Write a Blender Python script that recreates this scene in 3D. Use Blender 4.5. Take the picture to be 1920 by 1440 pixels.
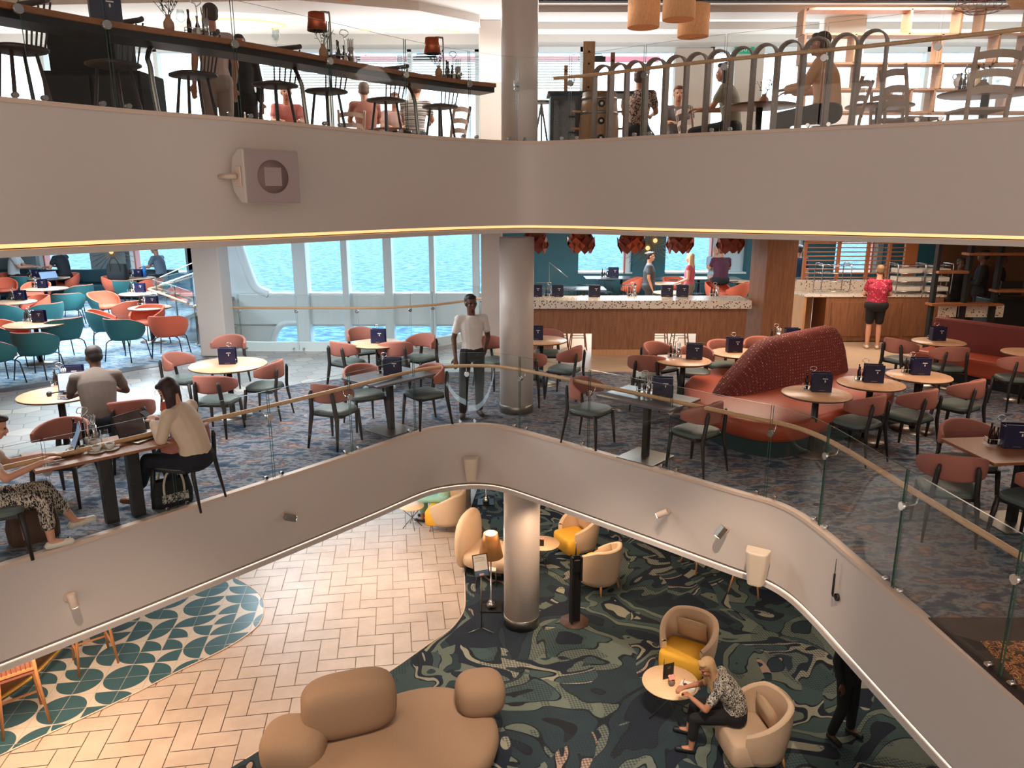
import bpy, math, random
from mathutils import Vector, Matrix
R = math.radians
random.seed(7)
D = bpy.data
C = bpy.context.scene.collection
for o in list(D.objects): D.objects.remove(o)

# ---------------------------------------------------------------- camera
EYE = 3.0; F = 1400.0; TH = math.atan(345/1400.0); ST, CT = math.sin(TH), math.cos(TH)
cam_d = D.cameras.new('camera'); cam = D.objects.new('camera', cam_d); C.objects.link(cam)
cam_d.sensor_width = 36; cam_d.lens = 36*F/1920; cam_d.clip_start = .05; cam_d.clip_end = 2000
cam.location = (0, 0, EYE); cam.rotation_euler = (math.pi/2-TH, 0, 0)
sc = bpy.context.scene; sc.camera = cam
sc.view_settings.view_transform = 'Standard'; sc.view_settings.look = 'None'
sc.view_settings.gamma = 1; sc.view_settings.exposure = 0.0
sc.view_settings.use_curve_mapping = False
try:
    sc.cycles.max_bounces = 8; sc.cycles.transparent_max_bounces = 24
    sc.cycles.diffuse_bounces = 4; sc.cycles.glossy_bounces = 3
except Exception: pass

def S(r, g, b):
    f = lambda c: (c/255/12.92) if c/255 <= .04045 else ((c/255+.055)/1.055)**2.4
    return (f(r), f(g), f(b), 1)

# ---------------------------------------------------------------- sky, sun and lamps
w = D.worlds.new('world'); sc.world = w; w.use_nodes = True
nt = w.node_tree; bg = nt.nodes['Background']
tc = nt.nodes.new('ShaderNodeTexCoord'); sx = nt.nodes.new('ShaderNodeSeparateXYZ'); cr = nt.nodes.new('ShaderNodeValToRGB')
nt.links.new(tc.outputs['Generated'], sx.inputs[0]); nt.links.new(sx.outputs['Z'], cr.inputs[0]); nt.links.new(cr.outputs[0], bg.inputs[0])
e = cr.color_ramp.elements
e[0].position = 0.0; e[0].color = (.80, .94, 1, 1); e[1].position = .6; e[1].color = (.40, .66, .95, 1)
bg.inputs[1].default_value = 5.0
def sun(rx, rz, s, col, ang=2):
    l = D.lights.new('sun', 'SUN'); l.energy = s; l.color = col; l.angle = R(ang)
    o = D.objects.new('sun', l); C.objects.link(o); o.rotation_euler = (R(rx), 0, R(rz)); return o
sun(38, -160, 4.0, (1, .97, .9))
def area(loc, size, energy, col, rot=(0, 0, 0), sy=None, spread=180):
    l = D.lights.new('added_fill_light', 'AREA'); l.energy = energy; l.color = col; l.size = size; l.spread = R(spread)
    if sy: l.shape = 'RECTANGLE'; l.size_y = sy
    o = D.objects.new('added_fill_light', l); C.objects.link(o); o.location = loc; o.rotation_euler = rot; return o
def spot(loc, tgt, energy, col, ang=50, blend=.6, r=.05):
    l = D.lights.new('spot_light', 'SPOT'); l.energy = energy; l.color = col; l.spot_size = R(ang); l.spot_blend = blend; l.shadow_soft_size = r
    o = D.objects.new('spot_light', l); C.objects.link(o); o.location = loc
    o.rotation_euler = (Vector(tgt)-Vector(loc)).to_track_quat('-Z', 'Y').to_euler(); return o
def point(loc, energy, col, r=.04):
    l = D.lights.new('bulb_light', 'POINT'); l.energy = energy; l.color = col; l.shadow_soft_size = r
    o = D.objects.new('bulb_light', l); C.objects.link(o); o.location = loc; return o
WARM = (1, .78, .60); WARM2 = (1, .70, .46); COOL = (.72, .9, 1)
LK = 1.0
area((0, -3.4, 3.6), 16, 400, (1, .79, .66), rot=(R(78), 0, 0), sy=5)     # added fill lamp behind the camera, lighting both fascias from the front
for x, y, en, col in ((-9, 17.5, 330, COOL), (-9, 14.5, 160, COOL), (-12, 20, 200, COOL), (-4, 12.2, 70, COOL), (-3, 11, 90, (1, .92, .86)), (3.5, 11.5, 90, WARM), (7, 14.6, 80, WARM), (10, 12, 40, WARM2), (6.2, 8.6, 62, WARM), (-5.2, 8.6, 150, (.95, .92, .9)), (-2.6, 10.6, 70, (.85, .93, 1)), (3, 19, 260, COOL), (8, 20, 120, COOL), (2, 16, 100, (1, .8, .62))):
    area((x, y, 2.47), 1.6, en*LK, col, sy=1.6)  # added fill lamps over the middle deck; the cool ones boost the daylight
area((10.5, 11.5, 6.2), 4, 110, (1, .93, .86), sy=4)  # added broad fill lamp over the right of the upper deck
for x, y, en in ((-6, 13, 200), (0, 13, 200), (6, 13, 220)):
    area((x, y, 6.05), 2.2, en*LK, (1, .95, .9), sy=1.6)  # added fill lamps just below the upper ceiling
for x in (-8, 0, 8): area((x, 15.4, 5.2), 7, 150, (.95, .98, 1), rot=(math.pi, 0, 0), sy=1.2)   # added upward fill lamps brightening the upper ceiling
for x, y, en, col in ((-5.5, 7.5, 170, WARM2), (-2.5, 12, 110, (1, .8, .62)), (1.2, 11.6, 60, WARM2), (4.6, 9.0, 40, WARM), (-5, 15, 160, COOL)):
    area((x, y, -1.08), 1.4, en*LK, col, sy=1.4)  # added fill lamps brightening the lower deck from its ceiling
spot((-2.2, 2.6, 6.0), (-2.9, 6.2, -3.5), 1500*LK, WARM, 30)
spot((-.4, 4.0, 6.0), (-.9, 7.6, -3.5), 1300*LK, (1, .76, .56), 28)
spot((1.2, 3.0, 6.0), (2.1, 7.8, -3.2), 2300*LK, WARM, 22)
spot((.5, 4.2, 6.0), (.6, 8.4, -3.5), 2400*LK, (1, .8, .62), 24)
spot((.95, 9.3, -1.0), (.2, 10.4, -2.5), 110*LK, WARM2, 60)
# daylight comes in through the hull glazing: portals only guide the sampling of the sky
def portal(loc, sxx, syy, rot):
    l = D.lights.new('window_portal', 'AREA'); l.shape = 'RECTANGLE'; l.size = sxx; l.size_y = syy; l.cycles.is_portal = True
    o = D.objects.new('window_portal', l); C.objects.link(o); o.location = loc; o.rotation_euler = rot
portal((-6, 24.6, 1.3), 30, 2.8, (R(-90), 0, 0)); portal((8, 24.6, 1.6), 12, 2, (R(-90), 0, 0))
portal((-6, 24.6, -2.2), 14, 2.5, (R(-90), 0, 0)); portal((0, 18.0, 4.9), 34, 2.8, (R(-90), 0, 0))

# ---------------------------------------------------------------- placing helpers
def G(px, py, z=0.0):
    'point of the plane at height z seen at that place of the 1920x1440 frame'
    q = (py-375.0)/(F/CT-(py-375.0)*ST); Z = EYE-z
    yc = Z/q; ww = yc+Z*ST
    return Vector(((px-960)*ww/F, yc/CT, z))
def GY(px, py, Y):
    q = (py-375.0)/(F/CT-(py-375.0)*ST); Z = q*Y*CT; ww = Y*CT+Z*ST
    return Vector(((px-960)*ww/F, Y, EYE-Z))

# ---------------------------------------------------------------- mesh builder
class MB:
    def __init__(s): s.v = []; s.f = []; s.m = []; s.sm = []
    def add(s, vs, fs, mi=0, smooth=False, M=None):
        b = len(s.v)
        s.v += [tuple(M @ Vector(v)) if M else tuple(v) for v in vs]
        s.f += [tuple(i+b for i in f) for f in fs]; s.m += [mi]*len(fs); s.sm += [smooth]*len(fs); return s
    def box(s, c, d, mi=0, M=None, rz=0):
        x, y, z = d[0]/2, d[1]/2, d[2]/2
        vs = [Vector((a*x, b*y, cc*z)) for a in (-1, 1) for b in (-1, 1) for cc in (-1, 1)]
        if rz: r = Matrix.Rotation(rz, 3, 'Z'); vs = [r @ v for v in vs]
        vs = [v+Vector(c) for v in vs]
        return s.add(vs, [(0, 1, 3, 2), (4, 6, 7, 5), (0, 4, 5, 1), (2, 3, 7, 6), (0, 2, 6, 4), (1, 5, 7, 3)], mi, False, M)
    def beam(s, a, b, wd, ht, mi=0, up=(0, 0, 1)):
        a, b = Vector(a), Vector(b); t = (b-a).normalized(); u = Vector(up)
        x = t.cross(u)
        if x.length < 1e-4: x = t.cross(Vector((1, 0, 0)))
        x.normalize(); z = x.cross(t)
        vs = [p+x*i*wd/2+z*j*ht/2 for p in (a, b) for i in (-1, 1) for j in (-1, 1)]
        return s.add(vs, [(0, 1, 3, 2), (4, 6, 7, 5), (0, 4, 5, 1), (2, 3, 7, 6), (0, 2, 6, 4), (1, 5, 7, 3)], mi)
    def tube(s, pts, r, n=8, mi=0, caps=True, flat=1.0, closed=False):
        pts = [Vector(p) for p in pts]; k = len(pts)
        rs = r if isinstance(r, (list, tuple)) else [r]*k
        vs = []; px = None
        for i, p in enumerate(pts):
            if closed: t = pts[(i+1) % k]-pts[i-1]
            else: t = (pts[min(i+1, k-1)]-pts[max(i-1, 0)])
            if t.length < 1e-9: t = Vector((0, 0, 1))
            t.normalize()
            if px is None:
                px = t.orthogonal().normalized()
                if abs(t.z) < .9: px = t.cross(Vector((0, 0, 1))).normalized()
            else:
                px = (px-t*px.dot(t)); px = px.normalized() if px.length > 1e-6 else t.orthogonal().normalized()
            py = t.cross(px)
            for j in range(n):
                a = 2*math.pi*j/n; vs.append(p+px*math.cos(a)*rs[i]+py*math.sin(a)*rs[i]*flat)
        fs = [(i*n+j, i*n+(j+1) % n, (i+1)*n+(j+1) % n, (i+1)*n+j) for i in range(k-1) for j in range(n)]
        if closed: fs += [((k-1)*n+j, (k-1)*n+(j+1) % n, (j+1) % n, j) for j in range(n)]
        s.add(vs, fs, mi, True)
        if caps and not closed:
            b = len(s.v)-k*n
            s.f += [tuple(b+j for j in reversed(range(n))), tuple(b+(k-1)*n+j for j in range(n))]; s.m += [mi]*2; s.sm += [False]*2
        return s
    def lathe(s, prof, n=24, c=(0, 0, 0), mi=0, smooth=True, sc2=(1, 1)):
        k = len(prof); vs = [(c[0]+r*math.cos(2*math.pi*j/n)*sc2[0], c[1]+r*math.sin(2*math.pi*j/n)*sc2[1], c[2]+z) for r, z in prof for j in range(n)]
        fs = [(i*n+j, i*n+(j+1) % n, (i+1)*n+(j+1) % n, (i+1)*n+j) for i in range(k-1) for j in range(n)]
        s.add(vs, fs, mi, smooth); b = len(s.v)-k*n
        if prof[0][0] > 1e-4: s.f.append(tuple(b+j for j in reversed(range(n)))); s.m.append(mi); s.sm.append(False)
        if prof[-1][0] > 1e-4: s.f.append(tuple(b+(k-1)*n+j for j in range(n))); s.m.append(mi); s.sm.append(False)
        return s
    def cyl(s, c, r, h, n=24, mi=0): return s.lathe([(r, 0), (r, h)], n, c, mi)
    def prism(s, poly, z0, z1, mi=0):
        k = len(poly); vs = [(p[0], p[1], z0) for p in poly]+[(p[0], p[1], z1) for p in poly]
        return s.add(vs, [tuple(reversed(range(k))), tuple(range(k, 2*k))]+[(i, (i+1) % k, k+(i+1) % k, k+i) for i in range(k)], mi)
    def grid(s, rows, mi=0, smooth=True, close=False):
        k = len(rows); n = len(rows[0]); vs = [p for r in rows for p in r]
        m = n if close else n-1
        return s.add(vs, [(i*n+j, i*n+(j+1) % n, (i+1)*n+(j+1) % n, (i+1)*n+j) for i in range(k-1) for j in range(m)], mi, smooth)
    def ell(s, c, r, M=None, p=1.0, n=14, k=9, mi=0):
        'ellipsoid; p<1 makes it boxier'
        f = lambda t: math.copysign(abs(t)**p, t)
        vs = []; c = Vector(c)
        for i in range(k+1):
            a = -math.pi/2+math.pi*i/k
            for j in range(n):
                b = 2*math.pi*j/n
                v = Vector((r[0]*f(math.cos(a))*f(math.cos(b)), r[1]*f(math.cos(a))*f(math.sin(b)), r[2]*f(math.sin(a))))
                if M: v = M @ v
                vs.append(v+c)
        return s.add(vs, [(i*n+j, i*n+(j+1) % n, (i+1)*n+(j+1) % n, (i+1)*n+j) for i in range(k) for j in range(n)], mi, True)
    def cap(s, a, b, ra, rb, n=12, mi=0):
        'tapered capsule'
        a, b = Vector(a), Vector(b); t = (b-a)
        L = t.length; t = t/L if L > 1e-6 else Vector((0, 0, 1))
        pts = [a-t*ra, a-t*ra*.86, a-t*ra*.5, a, b, b+t*rb*.5, b+t*rb*.86, b+t*rb]
        return s.tube(pts, [ra*.02, ra*.5, ra*.86, ra, rb, rb*.86, rb*.5, rb*.02], n, mi)
    def build(s, name, mats, parent=None, bev=0, sub=0, remesh=0, smooth=0, loc=None, rz=0, fix=False):
        me = D.meshes.new(name); me.from_pydata(s.v, [], s.f); me.update()
        mats = mats if isinstance(mats, (list, tuple)) else [mats]
        for m in mats: me.materials.append(m)
        me.polygons.foreach_set('material_index', s.m); me.polygons.foreach_set('use_smooth', s.sm)
        o = D.objects.new(name, me); C.objects.link(o)
        if fix:
            import bmesh
            b = bmesh.new(); b.from_mesh(me); bmesh.ops.recalc_face_normals(b, faces=b.faces); b.to_mesh(me); b.free()
        if parent: o.parent = parent
        if loc is not None: o.location = loc
        if rz: o.rotation_euler.z = rz
        if bev:
            m = o.modifiers.new('bevel', 'BEVEL'); m.width = bev; m.segments = 2; m.limit_method = 'ANGLE'; m.harden_normals = False
        if remesh:
            m = o.modifiers.new('remesh', 'REMESH'); m.mode = 'VOXEL'; m.voxel_size = remesh; m.use_smooth_shade = True
        if smooth:
            m = o.modifiers.new('smooth', 'SMOOTH'); m.iterations = smooth; m.factor = .5
        if sub:
            m = o.modifiers.new('sub', 'SUBSURF'); m.levels = sub; m.render_levels = sub
        return o
def tag(o, label=None, cat=None, group=None, kind=None):
    if label: o['label'] = label
    if cat: o['category'] = cat
    if group: o['group'] = group
    if kind: o['kind'] = kind
    return o
def thing(name, label, cat, loc=(0, 0, 0), rz=0, group=None):
    o = D.objects.new(name, None); C.objects.link(o); o.empty_display_size = .1
    o.location = loc; o.rotation_euler = (0, 0, rz); return tag(o, label, cat, group)
def kids(o): return [c for c in D.objects if c.parent == o]
def dup(root, loc, rz=0, label=None, group=None, scale=None):
    def rec(o, par):
        c = o.copy(); C.objects.link(c); c.parent = par
        for k in KIDS(o): rec(k, c)
        return c
    r = rec(root, None); r.location = loc; r.rotation_euler = (0, 0, rz)
    if scale: r.scale = scale if isinstance(scale, tuple) else (scale,)*3
    if label: r['label'] = label
    if group: r['group'] = group
    return r
_k = {}
def KIDS(o):
    if o.name not in _k: _k[o.name] = [c for c in D.objects if c.parent == o]
    return _k[o.name]
def struct(mb, name, mat, label=None, **k):
    o = mb.build(name, mat, **k); return tag(o, label, kind='structure')
def cr_spline(P, n=8, closed=False):
    out = []; P = [Vector(p) for p in P]; k = len(P)
    for i in range(k-1):
        p0 = P[max(i-1, 0)]; p1 = P[i]; p2 = P[i+1]; p3 = P[min(i+2, k-1)]
        for j in range(n):
            t = j/n
            out.append(.5*((2*p1)+(p2-p0)*t+(2*p0-5*p1+4*p2-p3)*t*t+(3*p1-p0-3*p2+p3)*t**3))
    return out+[P[-1]]
def arc(c, r, a0, a1, n, z=0):
    return [Vector((c[0]+r*math.cos(a0+(a1-a0)*i/n), c[1]+r*math.sin(a0+(a1-a0)*i/n), z)) for i in range(n+1)]
def offs(P, d):
    'offset a polyline in plan: positive to the left of its direction'
    out = []
    for i, p in enumerate(P):
        t = P[min(i+1, len(P)-1)]-P[max(i-1, 0)]; t = Vector((t.x, t.y, 0)).normalized()
        out.append(p+Vector((-t.y, t.x, 0))*d)
    return out
def along(P, s):
    d = 0
    for a, b in zip(P, P[1:]):
        L = (b-a).length
        if d+L >= s: return a+(b-a)*((s-d)/L), (b-a).normalized()
        d += L
    return P[-1].copy(), (P[-1]-P[-2]).normalized()
def plen(P): return sum((b-a).length for a, b in zip(P, P[1:]))

# ---------------------------------------------------------------- materials
def nm(name):
    m = D.materials.new(name); m.use_nodes = True; return m, m.node_tree.nodes, m.node_tree.links, m.node_tree.nodes['Principled BSDF']
def mat(name, c, rough=.5, metal=0, var=.06, vs=30, bump=0, bs=200, emit=None, es=0, coat=0, stretch=None, sheen=0):
    'solid colour with slight procedural variation'
    m, N, L, B = nm(name)
    B.inputs['Roughness'].default_value = rough; B.inputs['Metallic'].default_value = metal
    t = N.new('ShaderNodeTexCoord'); src = t.outputs['Object']
    if stretch:
        mp = N.new('ShaderNodeMapping'); mp.inputs['Scale'].default_value = stretch; L.new(src, mp.inputs[0]); src = mp.outputs[0]
    n = N.new('ShaderNodeTexNoise'); n.inputs['Scale'].default_value = vs; n.inputs['Detail'].default_value = 4; L.new(src, n.inputs['Vector'])
    mr = N.new('ShaderNodeMapRange'); mr.inputs[3].default_value = 1-var*2; mr.inputs[4].default_value = 1+var*2; L.new(n.outputs[0], mr.inputs[0])
    mx = N.new('ShaderNodeMix'); mx.data_type = 'RGBA'; mx.blend_type = 'MULTIPLY'; mx.inputs[0].default_value = 1
    mx.inputs[6].default_value = c; L.new(mr.outputs[0], mx.inputs[7]); L.new(mx.outputs[2], B.inputs['Base Color'])
    if bump:
        n2 = N.new('ShaderNodeTexNoise'); n2.inputs['Scale'].default_value = bs; L.new(src, n2.inputs['Vector'])
        bp = N.new('ShaderNodeBump'); bp.inputs['Strength'].default_value = bump; bp.inputs['Distance'].default_value = .01
        L.new(n2.outputs[0], bp.inputs['Height']); L.new(bp.outputs[0], B.inputs['Normal'])
    if emit: B.inputs['Emission Color'].default_value = emit; B.inputs['Emission Strength'].default_value = es
    if coat: B.inputs['Coat Weight'].default_value = coat
    return m
def mix_noise(name, cols, scale, rough=.8, detail=6, dist=0, stretch=(1, 1, 1), bump=0, const=False, w=None, rot=0):
    'noise through a colour ramp; cols = [(pos, colour), ...]'
    m, N, L, B = nm(name); B.inputs['Roughness'].default_value = rough
    t = N.new('ShaderNodeTexCoord'); mp = N.new('ShaderNodeMapping'); mp.inputs['Scale'].default_value = stretch; mp.inputs['Rotation'].default_value = (0, 0, rot); L.new(t.outputs['Object'], mp.inputs[0])
    n = N.new('ShaderNodeTexNoise'); n.inputs['Scale'].default_value = scale; n.inputs['Detail'].default_value = detail; n.inputs['Distortion'].default_value = dist
    n.inputs['Roughness'].default_value = .62
    L.new(mp.outputs[0], n.inputs['Vector'])
    cr = N.new('ShaderNodeValToRGB'); L.new(n.outputs[0], cr.inputs[0]); L.new(cr.outputs[0], B.inputs['Base Color'])
    if const: cr.color_ramp.interpolation = 'CONSTANT'
    el = cr.color_ramp.elements
    while len(el) < len(cols): el.new(.5)
    for i, (p, c) in enumerate(cols): el[i].position = p; el[i].color = c
    if bump:
        bp = N.new('ShaderNodeBump'); bp.inputs['Strength'].default_value = bump; bp.inputs['Distance'].default_value = .01; L.new(n.outputs[0], bp.inputs['Height']); L.new(bp.outputs[0], B.inputs['Normal'])
    return m
def wood(name, c1, c2, rough=.45, scale=6, ax=(8, 1, 8)):
    return mix_noise(name, [(.3, c1), (.7, c2)], scale, rough, 5, .6, ax)
def glass(name, tint, refl=.5, alpha=.9):
    m, N, L, B = nm(name); out = N['Material Output']; N.remove(B)
    tr = N.new('ShaderNodeBsdfTransparent'); tr.inputs[0].default_value = tint
    gl = N.new('ShaderNodeBsdfGlossy'); gl.inputs['Roughness'].default_value = .01; gl.inputs['Color'].default_value = (1, 1, 1, 1)
    fr = N.new('ShaderNodeFresnel'); ge = N.new('ShaderNodeNewGeometry'); mi = N.new('ShaderNodeMapRange'); mi.inputs[3].default_value = 1.5; mi.inputs[4].default_value = 1/1.5; L.new(ge.outputs['Backfacing'], mi.inputs[0]); L.new(mi.outputs[0], fr.inputs[0])
    mu = N.new('ShaderNodeMath'); mu.operation = 'MULTIPLY'; mu.inputs[1].default_value = refl; L.new(fr.outputs[0], mu.inputs[0])
    mx = N.new('ShaderNodeMixShader'); L.new(mu.outputs[0], mx.inputs[0]); L.new(tr.outputs[0], mx.inputs[1]); L.new(gl.outputs[0], mx.inputs[2]); L.new(mx.outputs[0], out.inputs[0])
    return m
def emis(name, c, s):
    m, N, L, B = nm(name); B.inputs['Base Color'].default_value = c; B.inputs['Emission Color'].default_value = c; B.inputs['Emission Strength'].default_value = s; return m
M = {}
M['white'] = mat('painted_white_panel', S(206, 194, 186), .42, var=.012, vs=.8)
M['ceil'] = mat('ceiling_paint', S(214, 210, 205), .6, var=.01)
M['lip'] = mat('lip_trim', S(214, 190, 172), .4, var=.02)
M['dark'] = mat('dark_recess', S(20, 15, 12), .6)
M['ledw'] = emis('warm_light_strip', (1, .58, .25, 1), 1.15)
M['ledc'] = emis('pale_light_strip', (1, .84, .66, 1), 2.2)
M['hullw'] = mat('white_steel', S(228, 236, 238), .4, var=.015, vs=2)
M['teal_wall'] = mat('teal_wall', S(52, 104, 116), .6, var=.05, vs=3)
M['grey_wall'] = mat('grey_wall', S(120, 130, 136), .6, var=.04, vs=3)
M['beige_wall'] = mat('beige_wall', S(196, 184, 172), .6, var=.03, vs=2)
M['glassb'] = glass('balustrade_glass', (.97, .985, .98, 1), .5)
M['glassw'] = glass('window_glass', (.97, .99, 1, 1), .5)
M['gedge'] = mat('green_glass_edge', S(60, 92, 80), .15, var=.02)
M['chrome'] = mat('polished_steel', S(205, 205, 205), .18, 1, var=.02)
M['steel'] = mat('brushed_steel', S(150, 146, 140), .35, 1, var=.05)
M['rail'] = wood('ash_handrail', S(196, 150, 108), S(214, 170, 126), .4)
M['black'] = mat('black_metal', S(22, 22, 24), .4, var=.05)
M['blackm'] = mat('matt_black', S(16, 16, 17), .8, var=.05)
M['navy'] = mat('navy_leather', S(16, 20, 56), .4, var=.05)
M['paper'] = mat('white_paper', S(226, 222, 215), .7)
M['coral'] = mat('coral_upholstery', S(158, 98, 84), .75, var=.06, vs=90, bump=.15, bs=500)
M['coral_in'] = mat('orange_coral_fabric', S(204, 96, 68), .75, var=.06, vs=60, bump=.1, bs=500)
M['tealf'] = mat('teal_fabric', S(38, 98, 100), .7, var=.07, vs=60, bump=.1, bs=500)
M['sage'] = mat('sage_leather', S(86, 98, 94), .5, var=.05, vs=20)
M['dkwood'] = wood('dark_stained_wood', S(30, 27, 28), S(44, 38, 36), .45)
M['oak'] = wood('oak_tabletop', S(196, 150, 116), S(214, 170, 134), .35, 5)
M['oakedge'] = mat('dark_table_edge', S(84, 60, 48), .5)
M['walnut'] = wood('walnut_tabletop', S(126, 76, 46), S(158, 100, 62), .35, 5)
M['grey_top'] = wood('grey_laminate', S(84, 84, 90), S(100, 98, 102), .3, 4)
M['barw'] = wood('oak_veneer', S(116, 76, 52), S(150, 102, 72), .5, 3, (9, 9, .8))
M['barw2'] = wood('pale_oak', S(176, 130, 90), S(200, 154, 112), .5, 4, (9, 9, .8))
M['leather_o'] = mat('burnt_orange_leather', S(164, 70, 42), .45, var=.05, vs=8)
M['leather_r'] = mat('dark_red_leather', S(104, 30, 22), .5, var=.06, vs=8)
M['copper'] = mat('copper_sheet', S(190, 92, 58), .35, .7, var=.08, vs=12)
M['copper_d'] = mat('rust_painted_metal', S(120, 50, 34), .5, .2, var=.08, vs=12)
# ================================================================ THE SETTING
# sea far below and outside
def sea_mat():
    m, N, L, B = nm('sea_water')
    t = N.new('ShaderNodeTexCoord'); mp = N.new('ShaderNodeMapping'); mp.inputs['Scale'].default_value = (1, 1.6, 1); L.new(t.outputs['Object'], mp.inputs[0])
    n = N.new('ShaderNodeTexNoise'); n.inputs['Scale'].default_value = .55; n.inputs['Detail'].default_value = 9; n.inputs['Roughness'].default_value = .68; L.new(mp.outputs[0], n.inputs['Vector'])
    cr = N.new('ShaderNodeValToRGB'); L.new(n.outputs[0], cr.inputs[0]); el = cr.color_ramp.elements; el.new(.5)
    for i, (p, c) in enumerate([(.41, S(14, 66, 96)), (.50, S(44, 104, 126)), (.59, S(108, 154, 166))]): el[i].position = p; el[i].color = c
    L.new(cr.outputs[0], B.inputs['Base Color']); B.inputs['Roughness'].default_value = .45; B.inputs['Specular IOR Level'].default_value = .04
    bp = N.new('ShaderNodeBump'); bp.inputs['Strength'].default_value = .6; bp.inputs['Distance'].default_value = .4; L.new(n.outputs[0], bp.inputs['Height']); L.new(bp.outputs[0], B.inputs['Normal'])
    return m
mb = MB(); mb.add([(-900, 26, -13), (900, 26, -13), (900, 1500, -13), (-900, 1500, -13)], [(0, 1, 2, 3)])
tag(mb.build('sea', sea_mat()), 'rippled bright blue sea outside the hull windows', kind='structure')

# plan of the three openings of the atrium, left to right
UPZ, UPF = 3.71, 3.40      # top of the upper fascia, upper floor
LOW = -3.5
def edge(px, z, ext0, ext1, n=6):
    P = [G(x, y, z) for x, y in px]
    a = P[0]+(P[0]-P[1]).normalized()*ext0; b = P[-1]+(P[-1]-P[-2]).normalized()*ext1
    return [a]+cr_spline(P, n)+[b]
ME = edge([(0, 1061), (210, 996), (420, 929), (560, 884), (700, 838), (792, 807), (840, 798), (890, 795), (940, 799), (1015, 818), (1140, 853), (1263, 888), (1380, 922), (1445, 940), (1493, 962), (1540, 996), (1597, 1045), (1669, 1107), (1777, 1199), (1920, 1320)], 0, 5, 3)
UE = edge([(0, 182), (240, 205), (480, 224), (740, 249), (850, 258), (930, 263), (985, 265), (1040, 264), (1110, 261), (1300, 250), (1600, 236), (1920, 219)], UPZ, 5, 5)
def ribbon(mb, P, d0, z0, d1, z1, mi=0, smooth=True):
    A = [Vector((p.x, p.y, z0)) for p in offs(P, d0)]; B = [Vector((p.x, p.y, z1)) for p in offs(P, d1)]
    mb.grid([A, B], mi, smooth)
def fascia(P, ztop, zbot, led, name, label, ledw=.03):
    # positive offset = away from the opening
    mb = MB()
    sec = [(.0, zbot), (.0, ztop-.012), (.012, ztop), (.07, ztop), (.07, ztop-.03), (.3, ztop-.03)]
    for (a, b), (c, d) in zip(sec, sec[1:]): ribbon(mb, P, a, b, c, d, 0, False if a != c and b != d else True)
    ribbon(mb, P, .14, zbot, 0, zbot)
    o = struct(mb, 'wall_'+name, M['white'], label)
    t = MB(); ribbon(t, P, -.012, ztop-.03, -.012, ztop+.004); ribbon(t, P, -.012, ztop+.004, .05, ztop+.004); ribbon(t, P, 0, ztop-.03, -.012, ztop-.03)
    struct(t, 'trim_'+name, M['lip'], 'pale rounded trim along top of the '+name+' fascia')
    d = MB(); ribbon(d, P, .14, zbot-.05, .14, zbot)
    struct(d, 'trim_recess_'+name, M['dark'], 'dark shadow gap under the '+name+' fascia')
    l = MB()
    if name == 'upper': ribbon(l, P, .010, zbot-.030, .010, zbot); ribbon(l, P, .06, zbot-.030, .010, zbot-.030)
    else: ribbon(l, P, .012, zbot-.036, .014+ledw, zbot-.036)
    struct(l, 'trim_light_'+name, led, 'lit strip running under the '+name+' fascia')
    c = MB(); ribbon(c, P, -.01, zbot-.095, -.01, zbot-.042); ribbon(c, P, -.01, zbot-.042, .15, zbot-.042); ribbon(c, P, .3, zbot-.095, -.01, zbot-.095)
    struct(c, 'trim_lip_'+name, M['white'], 'thin white ceiling lip below the '+name+' light strip')
fascia(ME, .0, -.86, M['ledc'], 'middle', 'curving white fascia of the middle deck opening', .008)
fascia(UE, UPZ, 2.685, M['ledw'], 'upper', 'white fascia of the upper deck opening meeting in a soft corner', .022)

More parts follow.
